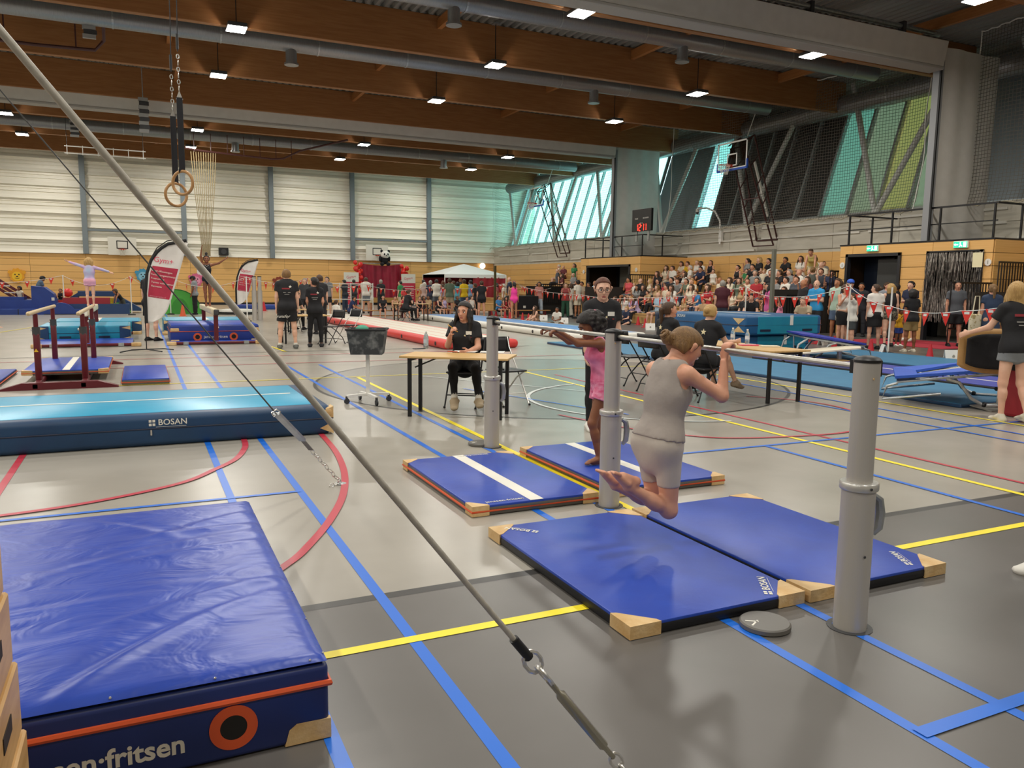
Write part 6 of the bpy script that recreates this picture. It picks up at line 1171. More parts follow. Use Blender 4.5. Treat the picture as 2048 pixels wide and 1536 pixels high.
# ================================================================= the figures of the photograph
BLK = col('17171b', .8); BLK2 = col('131316', .85); D = math.radians
STARM = mat('print_star', 'e6d9b0', .6)
def star(par, o, x, y, r, m=STARM, nm='printed_star'):
    mw = frame(o, x, y); MB().prism([mw @ Vector((r*(1 if k % 2 == 0 else .42)*math.sin(k*math.pi/5), r*(1 if k % 2 == 0 else .42)*math.cos(k*math.pi/5), 0)) for k in range(10)][::-1], mw.to_3x3() @ Vector((0, 0, .002))).build(nm, m, par)
def patch(par, o, x, y, w_, h_, m, nm): mw = frame(o, x, y); MB().box(mw @ Vector((0, 0, 0)), (w_, h_, .003), R=mw.to_3x3()).build(nm, m, par)
def back_print(p, b):
    o = b.chest-b.fwd*(.128*b.w+.004)-b.sp*.02*b.s; mw_x = b.rt; mw_y = b.sp
    star(p, o+b.rt*.07*b.s+b.sp*.09*b.s, mw_x, mw_y, .035*b.s, mat('print_star_white', 'e9e4d6', .6)); patch(p, o-b.rt*.02*b.s+b.sp*.05*b.s, mw_x, mw_y, .16*b.s, .03*b.s, mat('print_red', '8e2a33', .7), 'printed_word'); patch(p, o-b.sp*.03*b.s, mw_x, mw_y, .15*b.s, .015*b.s, mat('print_grey', '8c8a86', .7), 'printed_line'); patch(p, o-b.sp*.07*b.s, mw_x, mw_y, .1*b.s, .012*b.s, mat('print_grey', '8c8a86', .7), 'printed_line')
def chest_tag(p, b):
    o = b.chest+b.fwd*(.128*b.w+.012)+b.sp*.05*b.s; patch(p, o-b.rt*.07*b.s, b.rt*-1, b.sp, .075*b.s, .045*b.s, WHV, 'name_sticker'); patch(p, o-b.rt*.07*b.s-b.sp*.055*b.s, b.rt*-1, b.sp, .07*b.s, .012*b.s, mat('print_red', '8e2a33', .7), 'chest_print'); star(p, o-b.rt*.02*b.s-b.sp*.035*b.s, b.rt*-1, b.sp, .016*b.s)
# ---- girl hanging on the near bar
GREYT = col('a39a93', .8, c2='9b918a', scale=5, bump=.35, bscale=9); GREYS = col('c2b8ad', .7, c2='b9afa4', scale=4, bump=.1)
SITS = ((.15, 1, -.08), (0, .08, -1))
pose = dict(H=1.46, female=True, sp=(0, .17, 1), hp=-.75, hd=.12, w=1.07, ar=((.34, .62, -.42), (-.12, .16, 1), (-.05, .12, 1)), al=((-.34, .62, -.42), (.12, .16, 1), (.05, .12, 1)), palm={'r': (0, 1, -.1), 'l': (0, 1, -.1), 'thumb_r': 1, 'thumb_l': -1}, curl=1.0,
            lr=((.0, .06, -1), (-.02, -1, .58)), ll=((-.0, .16, -1), (.05, -1, .46)), feet=(-.03, -1, .36), feetl=(.05, -1, .36))
b = Body(**pose); S_ = b.s; grip = lambda j: j['wr']+j['hd']*.066*S_+U(np.array([0, 1, -.1]))*.03*S_
gm = (grip(b.J['r'])+grip(b.J['l']))/2; R90 = lambda v, a: np.array([v[0]*math.cos(a)-v[1]*math.sin(a), v[0]*math.sin(a)+v[1]*math.cos(a), v[2]])
rz = D(-84); off = R90(gm, rz); tgt = np.array([2.928, 3.63, BZ])
hang, b = person('girl in grey tank top and shorts hanging from the bar with bent legs', tgt-off, rz, None, pose, 'light', ('tank', GREYT), ('bike', GREYS), ('lowbun', 'dkblond'), None, .0085, True, ground=False)
mb = MB(); c = b.hc-b.hf*.1*b.hs-b.hu*.03*b.hs
for k in range(5): mb.tube([c-b.hf*(.02+.012*k)*b.hs+(b.hr*math.cos(q*.7+k)+b.hu*math.sin(q*.7+k))*(.034-.003*k)*b.hs for q in range(9)], .009*b.hs, 6, closed=False)
mb.build('bun_strands', HAIRS['dkblond'], hang, True)
# ---- girl in pink at the middle bar
PINK = col('e58aa9', .75, c2='c9476f', scale=7, bump=.15, detail=3); PINK2 = col('e79ab3', .75, c2='d0527c', scale=16, bump=.3, bscale=14, stretch=(1, 1, 2.2))
pose = dict(H=1.27, female=True, sp=(0, .16, 1), hp=-.4, w=.92, ar=((.10, .92, .02), (.05, .85, .50), (.05, .95, .15)), al=((-.10, .92, .02), (-.05, .85, .50), (-.05, .95, .15)), palm={'r': (0, .1, -1), 'l': (0, .1, -1), 'thumb_r': 1, 'thumb_l': -1}, curl=.9, lr=((.05, .05, -1), (0, -.25, -1)), ll=((-.05, .35, -1), (0, -.22, -1)))
b = Body(**pose); g2 = lambda j: j['wr']+j['hd']*.09*b.s+np.array([0, .0, -.02])*b.s; gm = (g2(b.J['r'])+g2(b.J['l']))/2; rz = D(78); off = R90(gm, rz)
z_ = .07-b.low; px_ = np.array([2.975, 5.63, 0])-off; px_[2] = z_
pk, b = person('girl in pink tie-dye top and shorts holding the middle bar', px_, rz, None, pose, 'brown', ('tank', PINK), ('hot', PINK2), ('afro', 'black'), None, .0085, True, ground=False)
MB().tube([b.hc-b.hf*.09*b.hs+b.hu*.085*b.hs+(b.hr*math.cos(k*.7)+b.hu*math.sin(k*.7))*.03*b.hs for k in range(9)], .012*b.hs, 6, closed=True).build('scrunchie', mat('scrunchie_pink', 'e0446e', .7), pk, True)
# ---- standing girl with glasses
pose = dict(H=1.64, female=True, hp=-.12, hd=.1, ar=((.14, .05, -1), (.0, .15, -1)), lr=((.05, 0, -1), (.02, 0, -1)))
gl, b = person('girl with glasses in black t-shirt standing behind the girl in pink', (4.45, 7.2), D(162), None, pose, 'fair', ('tee', BLK), ('leggings', BLK2), ('pony', 'auburn'), mat('shoe_white', 'd8d5cd', .6), .011, True, glasses=True); chest_tag(gl, b)
# ---- woman at the light wooden table
pose = dict(H=1.66, female=True, hp=-.05, hd=.25, ar=((.25, .42, -1), (-.25, .65, .62)), al=((-.15, .3, -1), (.35, .8, -.15)), lr=((.02, 1, .02), (-.1, .25, -1)), ll=((-.28, 1, -.02), (-.15, .35, -1)), feet=(-.1, 1, -.3), feetl=(-.2, 1, 0), curl=.6)
wm, b = person('woman with long dark hair in black seated at the light wooden table', (3.72, 9.3), D(150), None, pose, 'light', ('tee', BLK), ('leggings', BLK2), ('long', 'black'), mat('boot_beige', 'b3a184', .7, bump=.2), .0105, True, seat=.46); chest_tag(wm, b)
j = b.J['r']; hp_ = j['wr']+j['hd']*.1*b.s; MB().cyl(hp_-np.array([.07, 0, .03]), hp_+np.array([.05, .02, .06]), .006, n=6).build('pencil', mat('pencil_yellow', 'd9a53a', .5), wm)
for sd in 'rl': jj = b.J[sd]; MB().cyl(jj['an']-jj['sdn']*.12*b.s, jj['an']-jj['sdn']*.01, .04*b.s, .042*b.s, 12).build('sock', WHV, wm, True)
# ---- two seated judges beyond the bar
pose = dict(H=1.66, female=True, sp=(0, .1, 1), hp=.02, hd=.3, ar=((.15, .5, -1), (-.2, .9, .15)), lr=SITS)
q, b = person('seated judge with dark ponytail in black t-shirt smiling to the right', (7.0, 9.55), D(-82), None, pose, 'light', ('tee', BLK), ('leggings', BLK2), ('pony', 'brown'), BLK, .013, True, seat=.46); star(q, b.chest-b.fwd*.135*b.w+b.sp*.05, b.rt, b.sp, .04)
q_, b_ = q, b; j = b.J['l']; hp_ = j['wr']+j['hd']*.1; MB().rbox(hp_+np.array([0, .02, .02]), (.07, .01, .14), .004, 1).build('phone', mat('phone_case', 'a23a46', .4), q)
pose = dict(H=1.66, female=True, sp=(0, .16, 1), hp=-.25, hd=-.1, ar=((.3, .55, -.9), (.1, 1, .05)), lr=((.1, 1, .08), (.15, .55, -1)), ll=((-.02, 1, -.05), (0, .12, -1)), feet=(.1, 1, -.25))
q, b = person('seated blonde judge with low bun in black t-shirt writing', (7.02, 8.66), D(-70), None, pose, 'fair', ('tee', BLK), ('hot', BLK2), ('bun', 'blond'), mat('shoe_taupe', '94826c', .7), .012, True, seat=.46); star(q, b.chest-b.fwd*.135*b.w+b.sp*.03+b.rt*.02, b.rt, b.sp, .045)
# ---- standing pair in black, seen from behind
pose = dict(H=1.86, ar=((.16, .0, -1), (.05, .12, -1)), lr=((.13, 0, -1), (.06, 0, -1)), hd=-.15, w=1.02)
q, b = person('man in black t-shirt and shorts standing with his back to the camera', (3.1, 18.94), D(-8), None, pose, 'fair', ('tee', BLK), ('shorts', BLK2), ('short', 'dkblond'), mat('slipper_grey', '5b5c58', .7), .014, True); back_print(q, b)
text('lettering', 'runsfor', .1, WHV, q, frame(b.J['l']['hip']-b.fwd*.128-np.array([0, 0, .2]), b.rt, (0, 0, 1)), .001, shear=.3)
for sd in 'rl': jj = b.J[sd]; MB().cyl(jj['an']-jj['sdn']*.06, jj['an'], .045, .046, 12).build('sock', WHV, q, True)
pose = dict(H=1.68, female=True, ar=((.13, .05, -1), (-.1, .6, -.6)), lr=((.1, 0, -1), (.03, 0, -1)), hd=-.75)
q, b = person('woman in black with dark ponytail standing beside the man in shorts', (3.8, 19.2), D(-12), None, pose, 'light', ('tee', BLK), ('leggings', BLK2), ('pony', 'black'), BLK, .014, True); back_print(q, b)
# ---- children on the beams
SKY = col('a9c4dd', .7, c2='d59fc9', scale=2.6, detail=2, bump=.1); PKS = col('e3a9bd', .75)
pose = dict(H=1.22, ar=((.95, .05, -.28), (1, .1, -.34)), al=((-.95, .05, .32), (-1, .1, .38)), lr=((.03, .0, -1), (-.02, 0, -1)), hp=-.1)
person('child in pink and pale blue with arms spread on the left beam', (-1.15, 22.9, .875), D(-4), None, pose, 'fair', ('longfit', SKY), ('hot', PKS), ('bob', 'blond'), None, .012, True)
pose = dict(H=1.36, female=True, w=.88, ar=((.18, .12, 1), (-.12, .1, 1), (-.1, .1, 1)), al=((-.9, .15, .25), (-.8, .1, .55)), lr=((.0, 0, -1), (-.05, 0, -1)))
q, b = person('girl in black leotard with one arm raised on the right beam', (1.66, 22.9, .875), D(176), None, pose, 'brown', ('leotard', BLK), None, ('topbun', 'black'), None, .0115, True)
MB().tube([b.shl+b.rt*-.05+b.fwd*.1, b.chest+b.fwd*.125+b.sp*.06, b.shl+b.rt*.05+b.fwd*.1], .004, 5).build('neck_trim', WHV, q)
# ---- others around the floor
JEAN = col('4a5a72', .8); KH = col('8a7a58', .8)
person('man in black t-shirt half hidden behind the tall feather flag', (.24, 22.4), D(-40), 'mf', dict(H=1.86, ar=((.2, .1, -1), (.1, .2, -1))), 'fair', ('tee', BLK), ('shorts', BLK2), ('bald', 'grey'), BLK, .016)
person('man in grey shirt and black cap standing by the green play tent', (2.3, 39.6), D(75), 'mc', dict(H=1.8, hp=-.3, ar=((.15, .1, -1), (0, .3, -1))), 'brown', ('tee', col('8f9498')), ('pants', BLK), ('short', 'black'), BLK, .02, cap=BLK)
person('person in blue denim dungarees bending by the soft boat', (xp(70), 42.9), D(-70), 'dn', dict(H=1.75, sp=(0, .35, 1), hp=-.4, ar=((.15, .3, -1), (0, .4, -1))), 'brown', ('tee', col('4c6076')), ('pants', col('3d4f66')), ('short', 'black'), BLK, .02, cap=BLK)
person('small child in white sitting in the soft boat', (xp(42), 41.6), D(150), 'k1', dict(H=1.1, ar=((.5, .4, -.6), (.4, .4, -.5)), lr=SITS), 'brown', ('tee', col('cfc4b0')), ('shorts', BLK), ('curly', 'black'), None, .018, seat=.62)
person('small child holding a red ball behind the bunting pole', (xp(122), 41.9), D(170), 'k2', dict(H=1.1, ar=((.2, .5, -.8), (-.2, .9, .1))), 'tan', ('tank', BLK), ('shorts', col('b9b1a0')), ('short', 'black'), None, .018)
person('boy in black basketball vest stooping by the soft slide', (xp(246), 41.0), D(110), 'k3', dict(H=1.25, sp=(0, .7, .9), hp=-.5, ar=((.1, .5, -1), (0, .2, -1)), lr=((.1, .3, -1), (0, -.5, -1)), ll=((-.1, -.35, -1), (0, -.3, -1))), 'tan', ('tank', BLK), ('shorts', col('4b4a40')), ('curly', 'brown'), None, .018)
p = G(8, 655); person('person with bare legs sitting on the floor at the left edge', (p[0]-.62, p[1]), D(-80), 'k4', dict(H=1.3, sp=(0, -.25, 1), ar=((.3, -.5, -.8), (.1, -.2, -1)), lr=((.1, .75, .65), (0, .7, -.72))), 'fair', ('tee', WHV), ('hot', BLK), ('short', 'blond'), None, .018, seat=0)
person('woman with brown hair in black leaning over the table by the second flag', (4.35, 25.6), D(-40), 'j3', dict(H=1.66, female=True, sp=(0, .45, 1), hp=-.5, ar=((.2, .5, -1), (-.1, .9, -.3)), lr=SITS), 'fair', ('tee', BLK), ('leggings', BLK2), ('pony', 'brown'), BLK, .018, seat=.46)
person('person in grey cap and black standing behind the table by the second flag', (6.0, 30.2), D(170), 'j4', dict(H=1.75, ar=((.2, .3, -1), (-.3, .7, .3))), 'dark', ('long', BLK), ('pants', BLK2), ('short', 'grey'), BLK, .02, cap=col('8b8d8f'))
person('woman in black seated at the far table before the waiting children', (9.85, 31.2), D(-75), 'j5', dict(H=1.66, female=True, sp=(0, .25, 1), hp=-.3, ar=((.15, .5, -1), (-.1, .9, -.1)), lr=SITS), 'fair', ('tee', BLK), ('leggings', BLK2), ('bun', 'brown'), BLK, .018, seat=.46)
# ---- woman with the springboard at the right edge, and the passer-by whose shoe shows
pose = dict(H=1.66, female=True, sp=(0, .12, 1), hd=.5, ar=((.2, .3, -1), (.1, .6, -.5)), al=((-.4, .35, -.9), (-.5, .7, -.3)), lr=((.02, -.05, -1), (0, -.45, -1)), ll=((-.08, 0, -1), (0, -.05, -1)))
q, b = person('woman with long blonde hair in grey shorts carrying a springboard', (9.36, 5.86), D(-25), None, pose, 'fair', ('tee', BLK), ('hot', col('7d8185', .85, bump=.25)), ('long', 'blond'), mat('sneaker_cream', 'cdc6b4', .7), .012, True); back_print(q, b)
t = thing('springboard', 'tan springboard with black underside held by the blonde woman', 'springboard', (9.62, 6.15, .80), D(-50)); o = MB().grid(16, 8, lambda u, v: (-.5+1.0*u, .18*math.cos((u-.5)*2.4)-.14, (-.28+.56*v)*(1-.35*(2*u-1)**4))).build('top_board', mat('board_tan', 'b98f58', .5, c2='a87e48', scale=4), t, 'all'); md = o.modifiers.new('s', 'SOLIDIFY'); md.thickness = .03
o = MB().grid(16, 8, lambda u, v: (-.42+.84*u, .15*math.cos((u-.5)*2.4)-.19, (-.22+.44*v)*(1-.3*(2*u-1)**4))).build('underside', BLK, t, 'all'); md = o.modifiers.new('s', 'SOLIDIFY'); md.thickness = .02
person('person in jeans beyond the right edge, white sneaker toe just in view', (4.47, 2.42), D(80), 'pb', dict(H=1.7), 'fair', ('tee', col('6d7078')), ('pants', JEAN), ('short', 'brown'), mat('shoe_white', 'd8d5cd', .6), .016)
# ================================================================= crowd: posed bases copied with their own colours
SEATP = [dict(ar=((.2, .15, -1), (-.25, .85, -.25))), dict(ar=((.2, .5, -.8), (-.15, .5, .9)), al=((-.2, .15, -1), (.25, .85, -.25))), dict(sp=(0, .35, 1), hp=-.1, ar=((.15, .5, -1), (-.2, .8, -.3))), dict(ar=((.1, .15, -1), (-.9, .35, .1))), dict(ar=((.2, .4, -.9), (-.35, .2, 1)), al=((-.2, .15, -1), (.25, .85, -.25)), hd=.4), dict(ar=((.35, -.15, -1), (.1, 0, -1)), hd=-.4)]
for i, d in enumerate(SEATP): d.update(H=1.7, lr=((.16, 1, -.1), (0, .1, -1)))
STP = [dict(ar=((.15, 0, -1), (.05, .15, -1))), dict(ar=((.12, .15, -1), (-.9, .4, .1))), dict(ar=((.5, -.1, -.9), (-.5, .2, -.7)), hd=.4), dict(ar=((.2, .45, -.9), (-.2, .6, .7)), hp=-.2), dict(lr=((.06, .25, -1), (0, -.1, -1)), ll=((-.06, -.2, -1), (0, -.25, -1)), hd=-.4)]
for d in STP: d.update(H=1.7); d.setdefault('lr', ((.07, 0, -1), (.03, 0, -1)))
CN = {'W': ('e6e1d6', 'white'), 'C': ('e3d6bd', 'cream'), 'K': ('1a1a1e', 'black'), 'G': ('8a8b8a', 'grey'), 'N': ('1f2a4a', 'navy'), 'Y': ('e0b52a', 'yellow'), 'P': ('dd7fae', 'pink'), 'R': ('b02a33', 'red'), 'M': ('451824', 'maroon'), 'B': ('3f86c4', 'blue'), 'L': ('b9a9cf', 'lavender'), 'T': ('b99a72', 'tan'), 'E': ('2f7d4a', 'green'), 'O': ('d98a3a', 'orange'), 'D': ('4a4e57', 'charcoal'), 'S': ('a9c4d8', 'pale blue'), 'F': ('d8585e', 'coral'), 'V': ('6d7a66', 'olive'), 'U': ('b9d2c0', 'mint'), 'X': ('6a2f35', 'plum')}
HN = {'k': ('black', 'black'), 'n': ('brown', 'brown'), 'd': ('dkblond', 'dark blond'), 'b': ('blond', 'blond'), 'g': ('grey', 'grey'), 'w': ('white', 'white'), 'a': ('auburn', 'auburn')}
HK = {'s': 'short', 'l': 'long', 'p': 'pony', 'u': 'bun', 'c': 'curly', 'o': 'bald', 'f': 'bob'}; KN = {'s': 'short', 'l': 'long', 'p': 'tied-back', 'u': 'bunned', 'c': 'curly', 'o': '', 'f': 'bobbed'}
SK = {'f': 'fair', 'l': 'light', 't': 'tan', 'b': 'brown', 'd': 'dark'}; BT = {'j': ('pants', '3d4c66'), 'k': ('pants', '1c1c20'), 'h': ('shorts', 'b9ad94'), 's': ('shorts', '2a2c30'), 'w': ('pants', 'd0c8b8'), 'g': ('shorts', '70757a'), 'y': ('skirt', '1c1c20')}
USED = {}
def uniq(lb):
    USED[lb] = USED.get(lb, 0)+1; return lb
SPEC = []
def crowd(x0, y0, sc, txt):
    for i, ln in enumerate(txt.strip().split(';')):
        a = ln.split()
        if a: SPEC.append((x0+float(a[0])*sc, y0+float(a[1])*sc, a[2], a[3:]))
K1 = 200/2048
crowd(1230, 500, K1, """835 320 s CTofk;715 410 s CTnlf;1160 250 s YTnsl;1340 270 s Wkbpf;1665 230 s WTksb;1830 250 s Kknpl;1785 390 s NTksl;1130 390 s WTnsl;1530 400 s WTwsf;1425 430 s WTnll;855 490 s KTnll;1215 520 k WTnsf;1340 570 s VTnpl;1460 560 s CTbpf;1630 610 k OTnsl;2000 460 k WTnpf;270 620 s FTkpt;520 590 s KTwof;445 720 s GTklt;560 690 s KTnll;710 590 s CTblf;870 590 s KTkpl;1050 720 s CTksl;1210 730 s WTnll;300 750 k WTbsf;880 880 s STgof;610 810 k TTnsl;1400 950 k TDblf;1710 920 k BTnsf;1800 1090 k TTnsl;1720 730 s RTnlf;60 930 k KTnll;170 930 k WTnlf;250 960 k LTblf;390 1000 k LTnlf;1560 720 s CTnlf;1300 640 s GTnsl;1000 560 s KTksl;900 660 k RTnsl;640 740 s TTdlf""")
crowd(1400, 500, K1, """970 220 s GTkpl;1205 230 s KTbff;1480 190 s KTksl;1810 210 s KTkst;765 390 s Kkkul;945 440 k ETnsf;1070 380 s KTksl;1200 390 k CTbsf;1320 390 s WTgof;1590 400 s GTgsf;1690 430 s NTnpl;860 570 s CTnpl;1110 540 s GTgsf;1300 550 s WTksl;1630 520 s WTnol;480 740 s KTkll;400 600 s CTkot;600 570 s CTnlf;820 760 s TTdlf;1100 770 k WTkst;930 920 s KTksf;1500 680 s DTnul;1890 400 s KTnll;1960 530 s XTnsl;1950 740 k CTnsf;700 680 s VTnlf;1430 480 s KTkpl;1240 700 s GTnsl;560 860 k CTnlf;1050 640 s RTnsl;1780 640 s WTdsf;1850 600 s XTnll""")
crowd(1540, 490, K1, """900 220 s WTkcd;940 400 k GTnsl;1050 470 s CTgof;620 300 s WTnll;500 650 s CTnlf;520 800 k CTnsf;650 820 s XTnll;300 750 s CTnlf;100 790 s XTnll;180 620 s WTnol;420 760 s TTnlf;30 640 s KTnpl;230 500 s DTnsl;580 700 s KTnlf;720 640 s GTnsl;60 900 s NTksl;330 900 s TTnlf;480 960 s KTnll""")
crowd(1040, 500, K1, """790 375 s CTwsf;885 370 s XTgof;760 460 s DTgof;860 530 s XTnlf;1090 470 s GTwof;1060 720 s CTwsf;340 710 s FTnll""")
HEADZ = lambda r, k: .3*r+.435+(.785 if k == 's' else .60)
PLACED = []; rowc = {}
for px, py, kd, at in SPEC:
    best = None
    for r in range(6):
        P = PX(px, py, ROWX[r]-.02); e = abs(P[2]-HEADZ(r, kd))
        if best is None or e < best[0]: best = (e, r, P[1])
    e, r, y = best; PLACED.append([r, y, kd, at])
for q in PLACED:
    if 31.7 < q[1] < 38.5: q[1] = 31.6 if q[1] < 35.2 else 38.6
    q[1] = min(max(q[1], 20.6), 48.5)
PLACED.sort(key=lambda q: (q[0], -q[1])); last = {}
RN = ['front', 'second', 'third', 'fourth', 'fifth', 'top']; idx = 0
for q in PLACED:
    r, y = q[0], q[1]
    if r in last and last[r]-y < .5: y = last[r]-.5
    if 31.7 < y < 38.4: y = 31.6
    last[r] = y; q[1] = y
PLACED = [q for q in PLACED if q[1] > 20.4]
CNT = {}
for r, y, kd, at in PLACED:
    c = at[0]; sh, cut, hc, hk, sk = c[0], c[1], c[2], c[3], c[4]
    if hc not in HN: hc = 'n'
    idx += 1; rd = random.Random(idx*13); pz = rd.randrange(len(SEATP)) if kd == 's' else rd.choice((0, 2, 5)); fem = hk in 'lpuf'
    hexc, nm = CN.get(sh, CN['W'])
    hkind = HK.get(hk, 'short'); hname = (KN.get(hk, 'short')+' '+HN[hc][1]+' hair').strip() if hkind != 'bald' else 'bald head'
    who = 'child' if kd == 'k' else ('woman' if fem else 'man')
    sec = 'bleacher' if y < 33 else 'far bleacher'; kk = (r, sec); CNT[kk] = CNT.get(kk, 0)+1
    nth = ORD+['thirteenth', 'fourteenth', 'fifteenth', 'sixteenth', 'seventeenth', 'eighteenth', 'nineteenth', 'twentieth', 'twenty-first', 'twenty-second', 'twenty-third', 'twenty-fourth', 'twenty-fifth', 'twenty-sixth']
    lb = 'seated spectator, %s, %s top, %s %s row, %s from left' % (hname, nm, sec, RN[r], nth[min(CNT[kk]-1, len(nth)-1)])
    key = 's%d%d' % (pz, fem); pose = dict(SEATP[pz]); pose['female'] = fem
    s_ = 1.0 if kd == 's' else .76
    person(lb, (ROWX[r]+.02, y), D(90+rd.uniform(-28, 28)+(12 if y < 28 else 0)), key, pose, SK.get(sk, 'light'), ('tank' if cut == 'k' else 'tee', col(hexc)), (lambda z: (z[0], col(z[1])))(BT[rd.choice('jkhsgk')]), (hkind, HN[hc][0]), BLK if rd.random() < .5 else col('c9c4b8'), .021, seat=.3*r+.435, scale=s_*rd.uniform(.96, 1.05), group='spectators on the bleachers')
def stand(lb, x, y, rz, H, c, hair, sk='light', top='tee', bot=('shorts', '2a2c30'), pz=0, z=0, shoes=BLK, cap=None, seat=None, pose=None, key=None):
    fem = hair[0] in ('long', 'pony', 'bun', 'bob', 'curly') and H < 1.74
    P = dict(pose or STP[pz]); P['female'] = fem; P.setdefault('H', 1.7); key = key or 't%d%d' % (pz, fem)
    return person(lb, (x, y, z), D(rz), key, P, sk, (top, col(c)) if c else None, (bot[0], col(bot[1])) if bot else None, hair, shoes, .02, seat=seat, scale=H/P['H'], cap=cap)
def at(px, py): return G(px, py)[:2]
# ---- queue at the doors (feet on the floor)
stand('bald man in bright blue t-shirt behind the block mats', 18.4, 17.6, 110, 1.8, '2f9ad6', ('bald', 'brown'), 'fair', pz=1); q, b = stand('man in mint t-shirt with a printed tote bag', 18.5, 16.9, 100, 1.85, 'b9d2c0', ('bob', 'brown'), 'tan', bot=('shorts', '5b6f8c'))
t = thing('tote_bag', 'printed cream tote bag on the shoulder of the man in mint', 'bag', (18.35, 16.55, .62)); MB().rbox((0, 0, .25), (.12, .42, .5), .04, 3).build('pouch', mat('tote_print', 'cfc8b4', .8, c2='8f8a78', scale=14, lo=.5, hi=.55), t, True); MB().tube([(0, -.15, .48), (0, -.1, .8), (0, .05, .85), (0, .15, .48)], .015, 6).build('strap', col('cfc8b4'), t, True)
p = at(1683, 692); stand('woman with curly dark hair in white top and long black skirt', p[0], p[1], 160, 1.66, 'd8d3cc', ('curly', 'brown'), 'light', 'tank', ('skirt', '17171b'), 3)
p = at(1705, 697); stand('boy in white polo holding the white bunting pole', p[0]-.1, p[1], 60, 1.45, 'e2dfd6', ('short', 'brown'), 'fair', 'tee', ('shorts', '3f4446'), 0, pose=dict(STP[0], al=((-.3, .6, .6), (.1, .3, 1)), ar=((.2, .4, -1), (-.4, .8, .1)), H=1.7), key='bp', shoes=BLK)
p = at(1712, 690); stand('man in blue cap and dark shirt behind the boy', p[0]+.3, p[1]+.6, 150, 1.82, '25304a', ('short', 'brown'), 'fair', 'tee', ('shorts', '1c6a4a'), 0, cap=mat('cap_blue', '2a5cc4', .6))
p = at(1745, 698); stand('woman in white t-shirt and black skirt seen from behind', p[0], p[1], -30, 1.68, 'e4ded6', ('bun', 'brown'), 'fair', 'tee', ('skirt', '141417'), 0, pose=dict(STP[0], hd=-.9), key='wq')
p = at(1770, 690); q, b = stand('blonde woman in black top and leopard-print skirt', p[0]-.4, p[1]-.4, -40, 1.72, '1a1a1e', ('bob', 'blond'), 'fair', 'tank', None, 4); me = CACHE.get(('t41', 'bo', 'hot')) or m_bottom(b, .02, 'hot', BLK); o = link('skirt', me, q); o.material_slots[0].link = 'OBJECT'; o.material_slots[0].material = mat('leopard', '8c8470', .8, c2='38342c', scale=26, lo=.45, hi=.55)
p = at(1792, 690); stand('small child in shiny yellow shirt and blue shorts', p[0]-.3, p[1]-.3, 170, 1.02, 'd9a51e', ('short', 'black'), 'brown', 'long', ('shorts', '27408c'), 3, shoes=WHV)
p = at(1815, 706); stand('boy with dark curly hair in black shirt and khaki shorts', p[0]+.3, p[1]+.2, -20, 1.55, '17171b', ('curly', 'black'), 'brown', 'tee', ('shorts', '8a7348'), 0, shoes=mat('sneaker_cream', 'cdc6b4', .7))
stand('bearded man in navy t-shirt with folded arms at the wooden pillar', 20.9, 16.35, 95, 1.8, '1f2743', ('short', 'black'), 'fair', 'tee', ('shorts', '6a2f2a'), 1, shoes=WHV)
p = at(1905, 693); stand('man in grey t-shirt and black shorts before the tinsel curtain', p[0], p[1], 140, 1.8, '55585e', ('short', 'black'), 'light', 'tee', ('shorts', '141417'), 0)
stand('dark-haired person in the doorway beside the blue door', 21.2, 18.4, 120, 1.75, '22242a', ('short', 'black'), 'tan', 'tee', ('pants', '22242a'), 0); stand('man with grey shirt waiting just inside the blue doorway', 21.5, 17.7, 150, 1.78, '8a8f98', ('short', 'brown'), 'light', 'tee', ('shorts', '9aa0a8'), 4)
stand('person in black shirt behind the leopard-skirt woman', 20.2, 16.3, 20, 1.75, '1a1b1f', ('short', 'black'), 'tan', 'tee', ('pants', '1c1c20'), 4)
# seated and standing ones at the right edge
person('woman in red top seated at the right bleacher end behind pennants', (18.95, 12.65), D(110), 's01', dict(SEATP[0], female=True), 'fair', ('tank', col('b02a33')), ('hot', BLK2), ('pony', 'brown'), mat('sneaker_cream', 'cdc6b4', .7), .021, seat=.435)
q, b = stand('woman in navy dress with a cream shoulder bag', 17.3, 11.45, -40, 1.7, '2a3a55', ('pony', 'dkblond'), 'light', 'dress', None, 0)
t = thing('tote_bag', 'cream shoulder bag of the woman in the navy dress', 'bag', (17.0, 11.6, .62)); MB().rbox((0, 0, .2), (.36, .1, .4), .03, 3).build('pouch', mat('tote_cream', 'd8cdb0', .8, c2='a9986c', scale=9, lo=.55, hi=.6), t, True); MB().tube([(-.12, 0, .38), (-.06, 0, .8), (.08, 0, .8), (.12, 0, .38)], .014, 6).build('strap', col('d8cdb0'), t, True)
person('man with cropped hair in pale pink t-shirt on the right bleacher', (19.95, 12.5), D(95), 's00', dict(SEATP[0], female=False), 'tan', ('tee', col('e3c9c0')), ('shorts', BLK), ('short', 'black'), BLK, .021, seat=.735); person('dark-haired woman seated at the right edge beside the blonde woman', (18.95, 11.9), D(120), 's51', dict(SEATP[5], female=True), 'light', ('tee', col('d8d0c6')), ('pants', BLK), ('pony', 'black'), BLK, .021, seat=.435)
person('person in grey-green shirt with black backpack at the right edge', (21.0, 12.5), D(110), 's20', dict(SEATP[2], female=False), 'fair', ('tee', col('a9b0aa')), ('pants', BLK), ('short', 'black'), BLK, .021, seat=1.035)
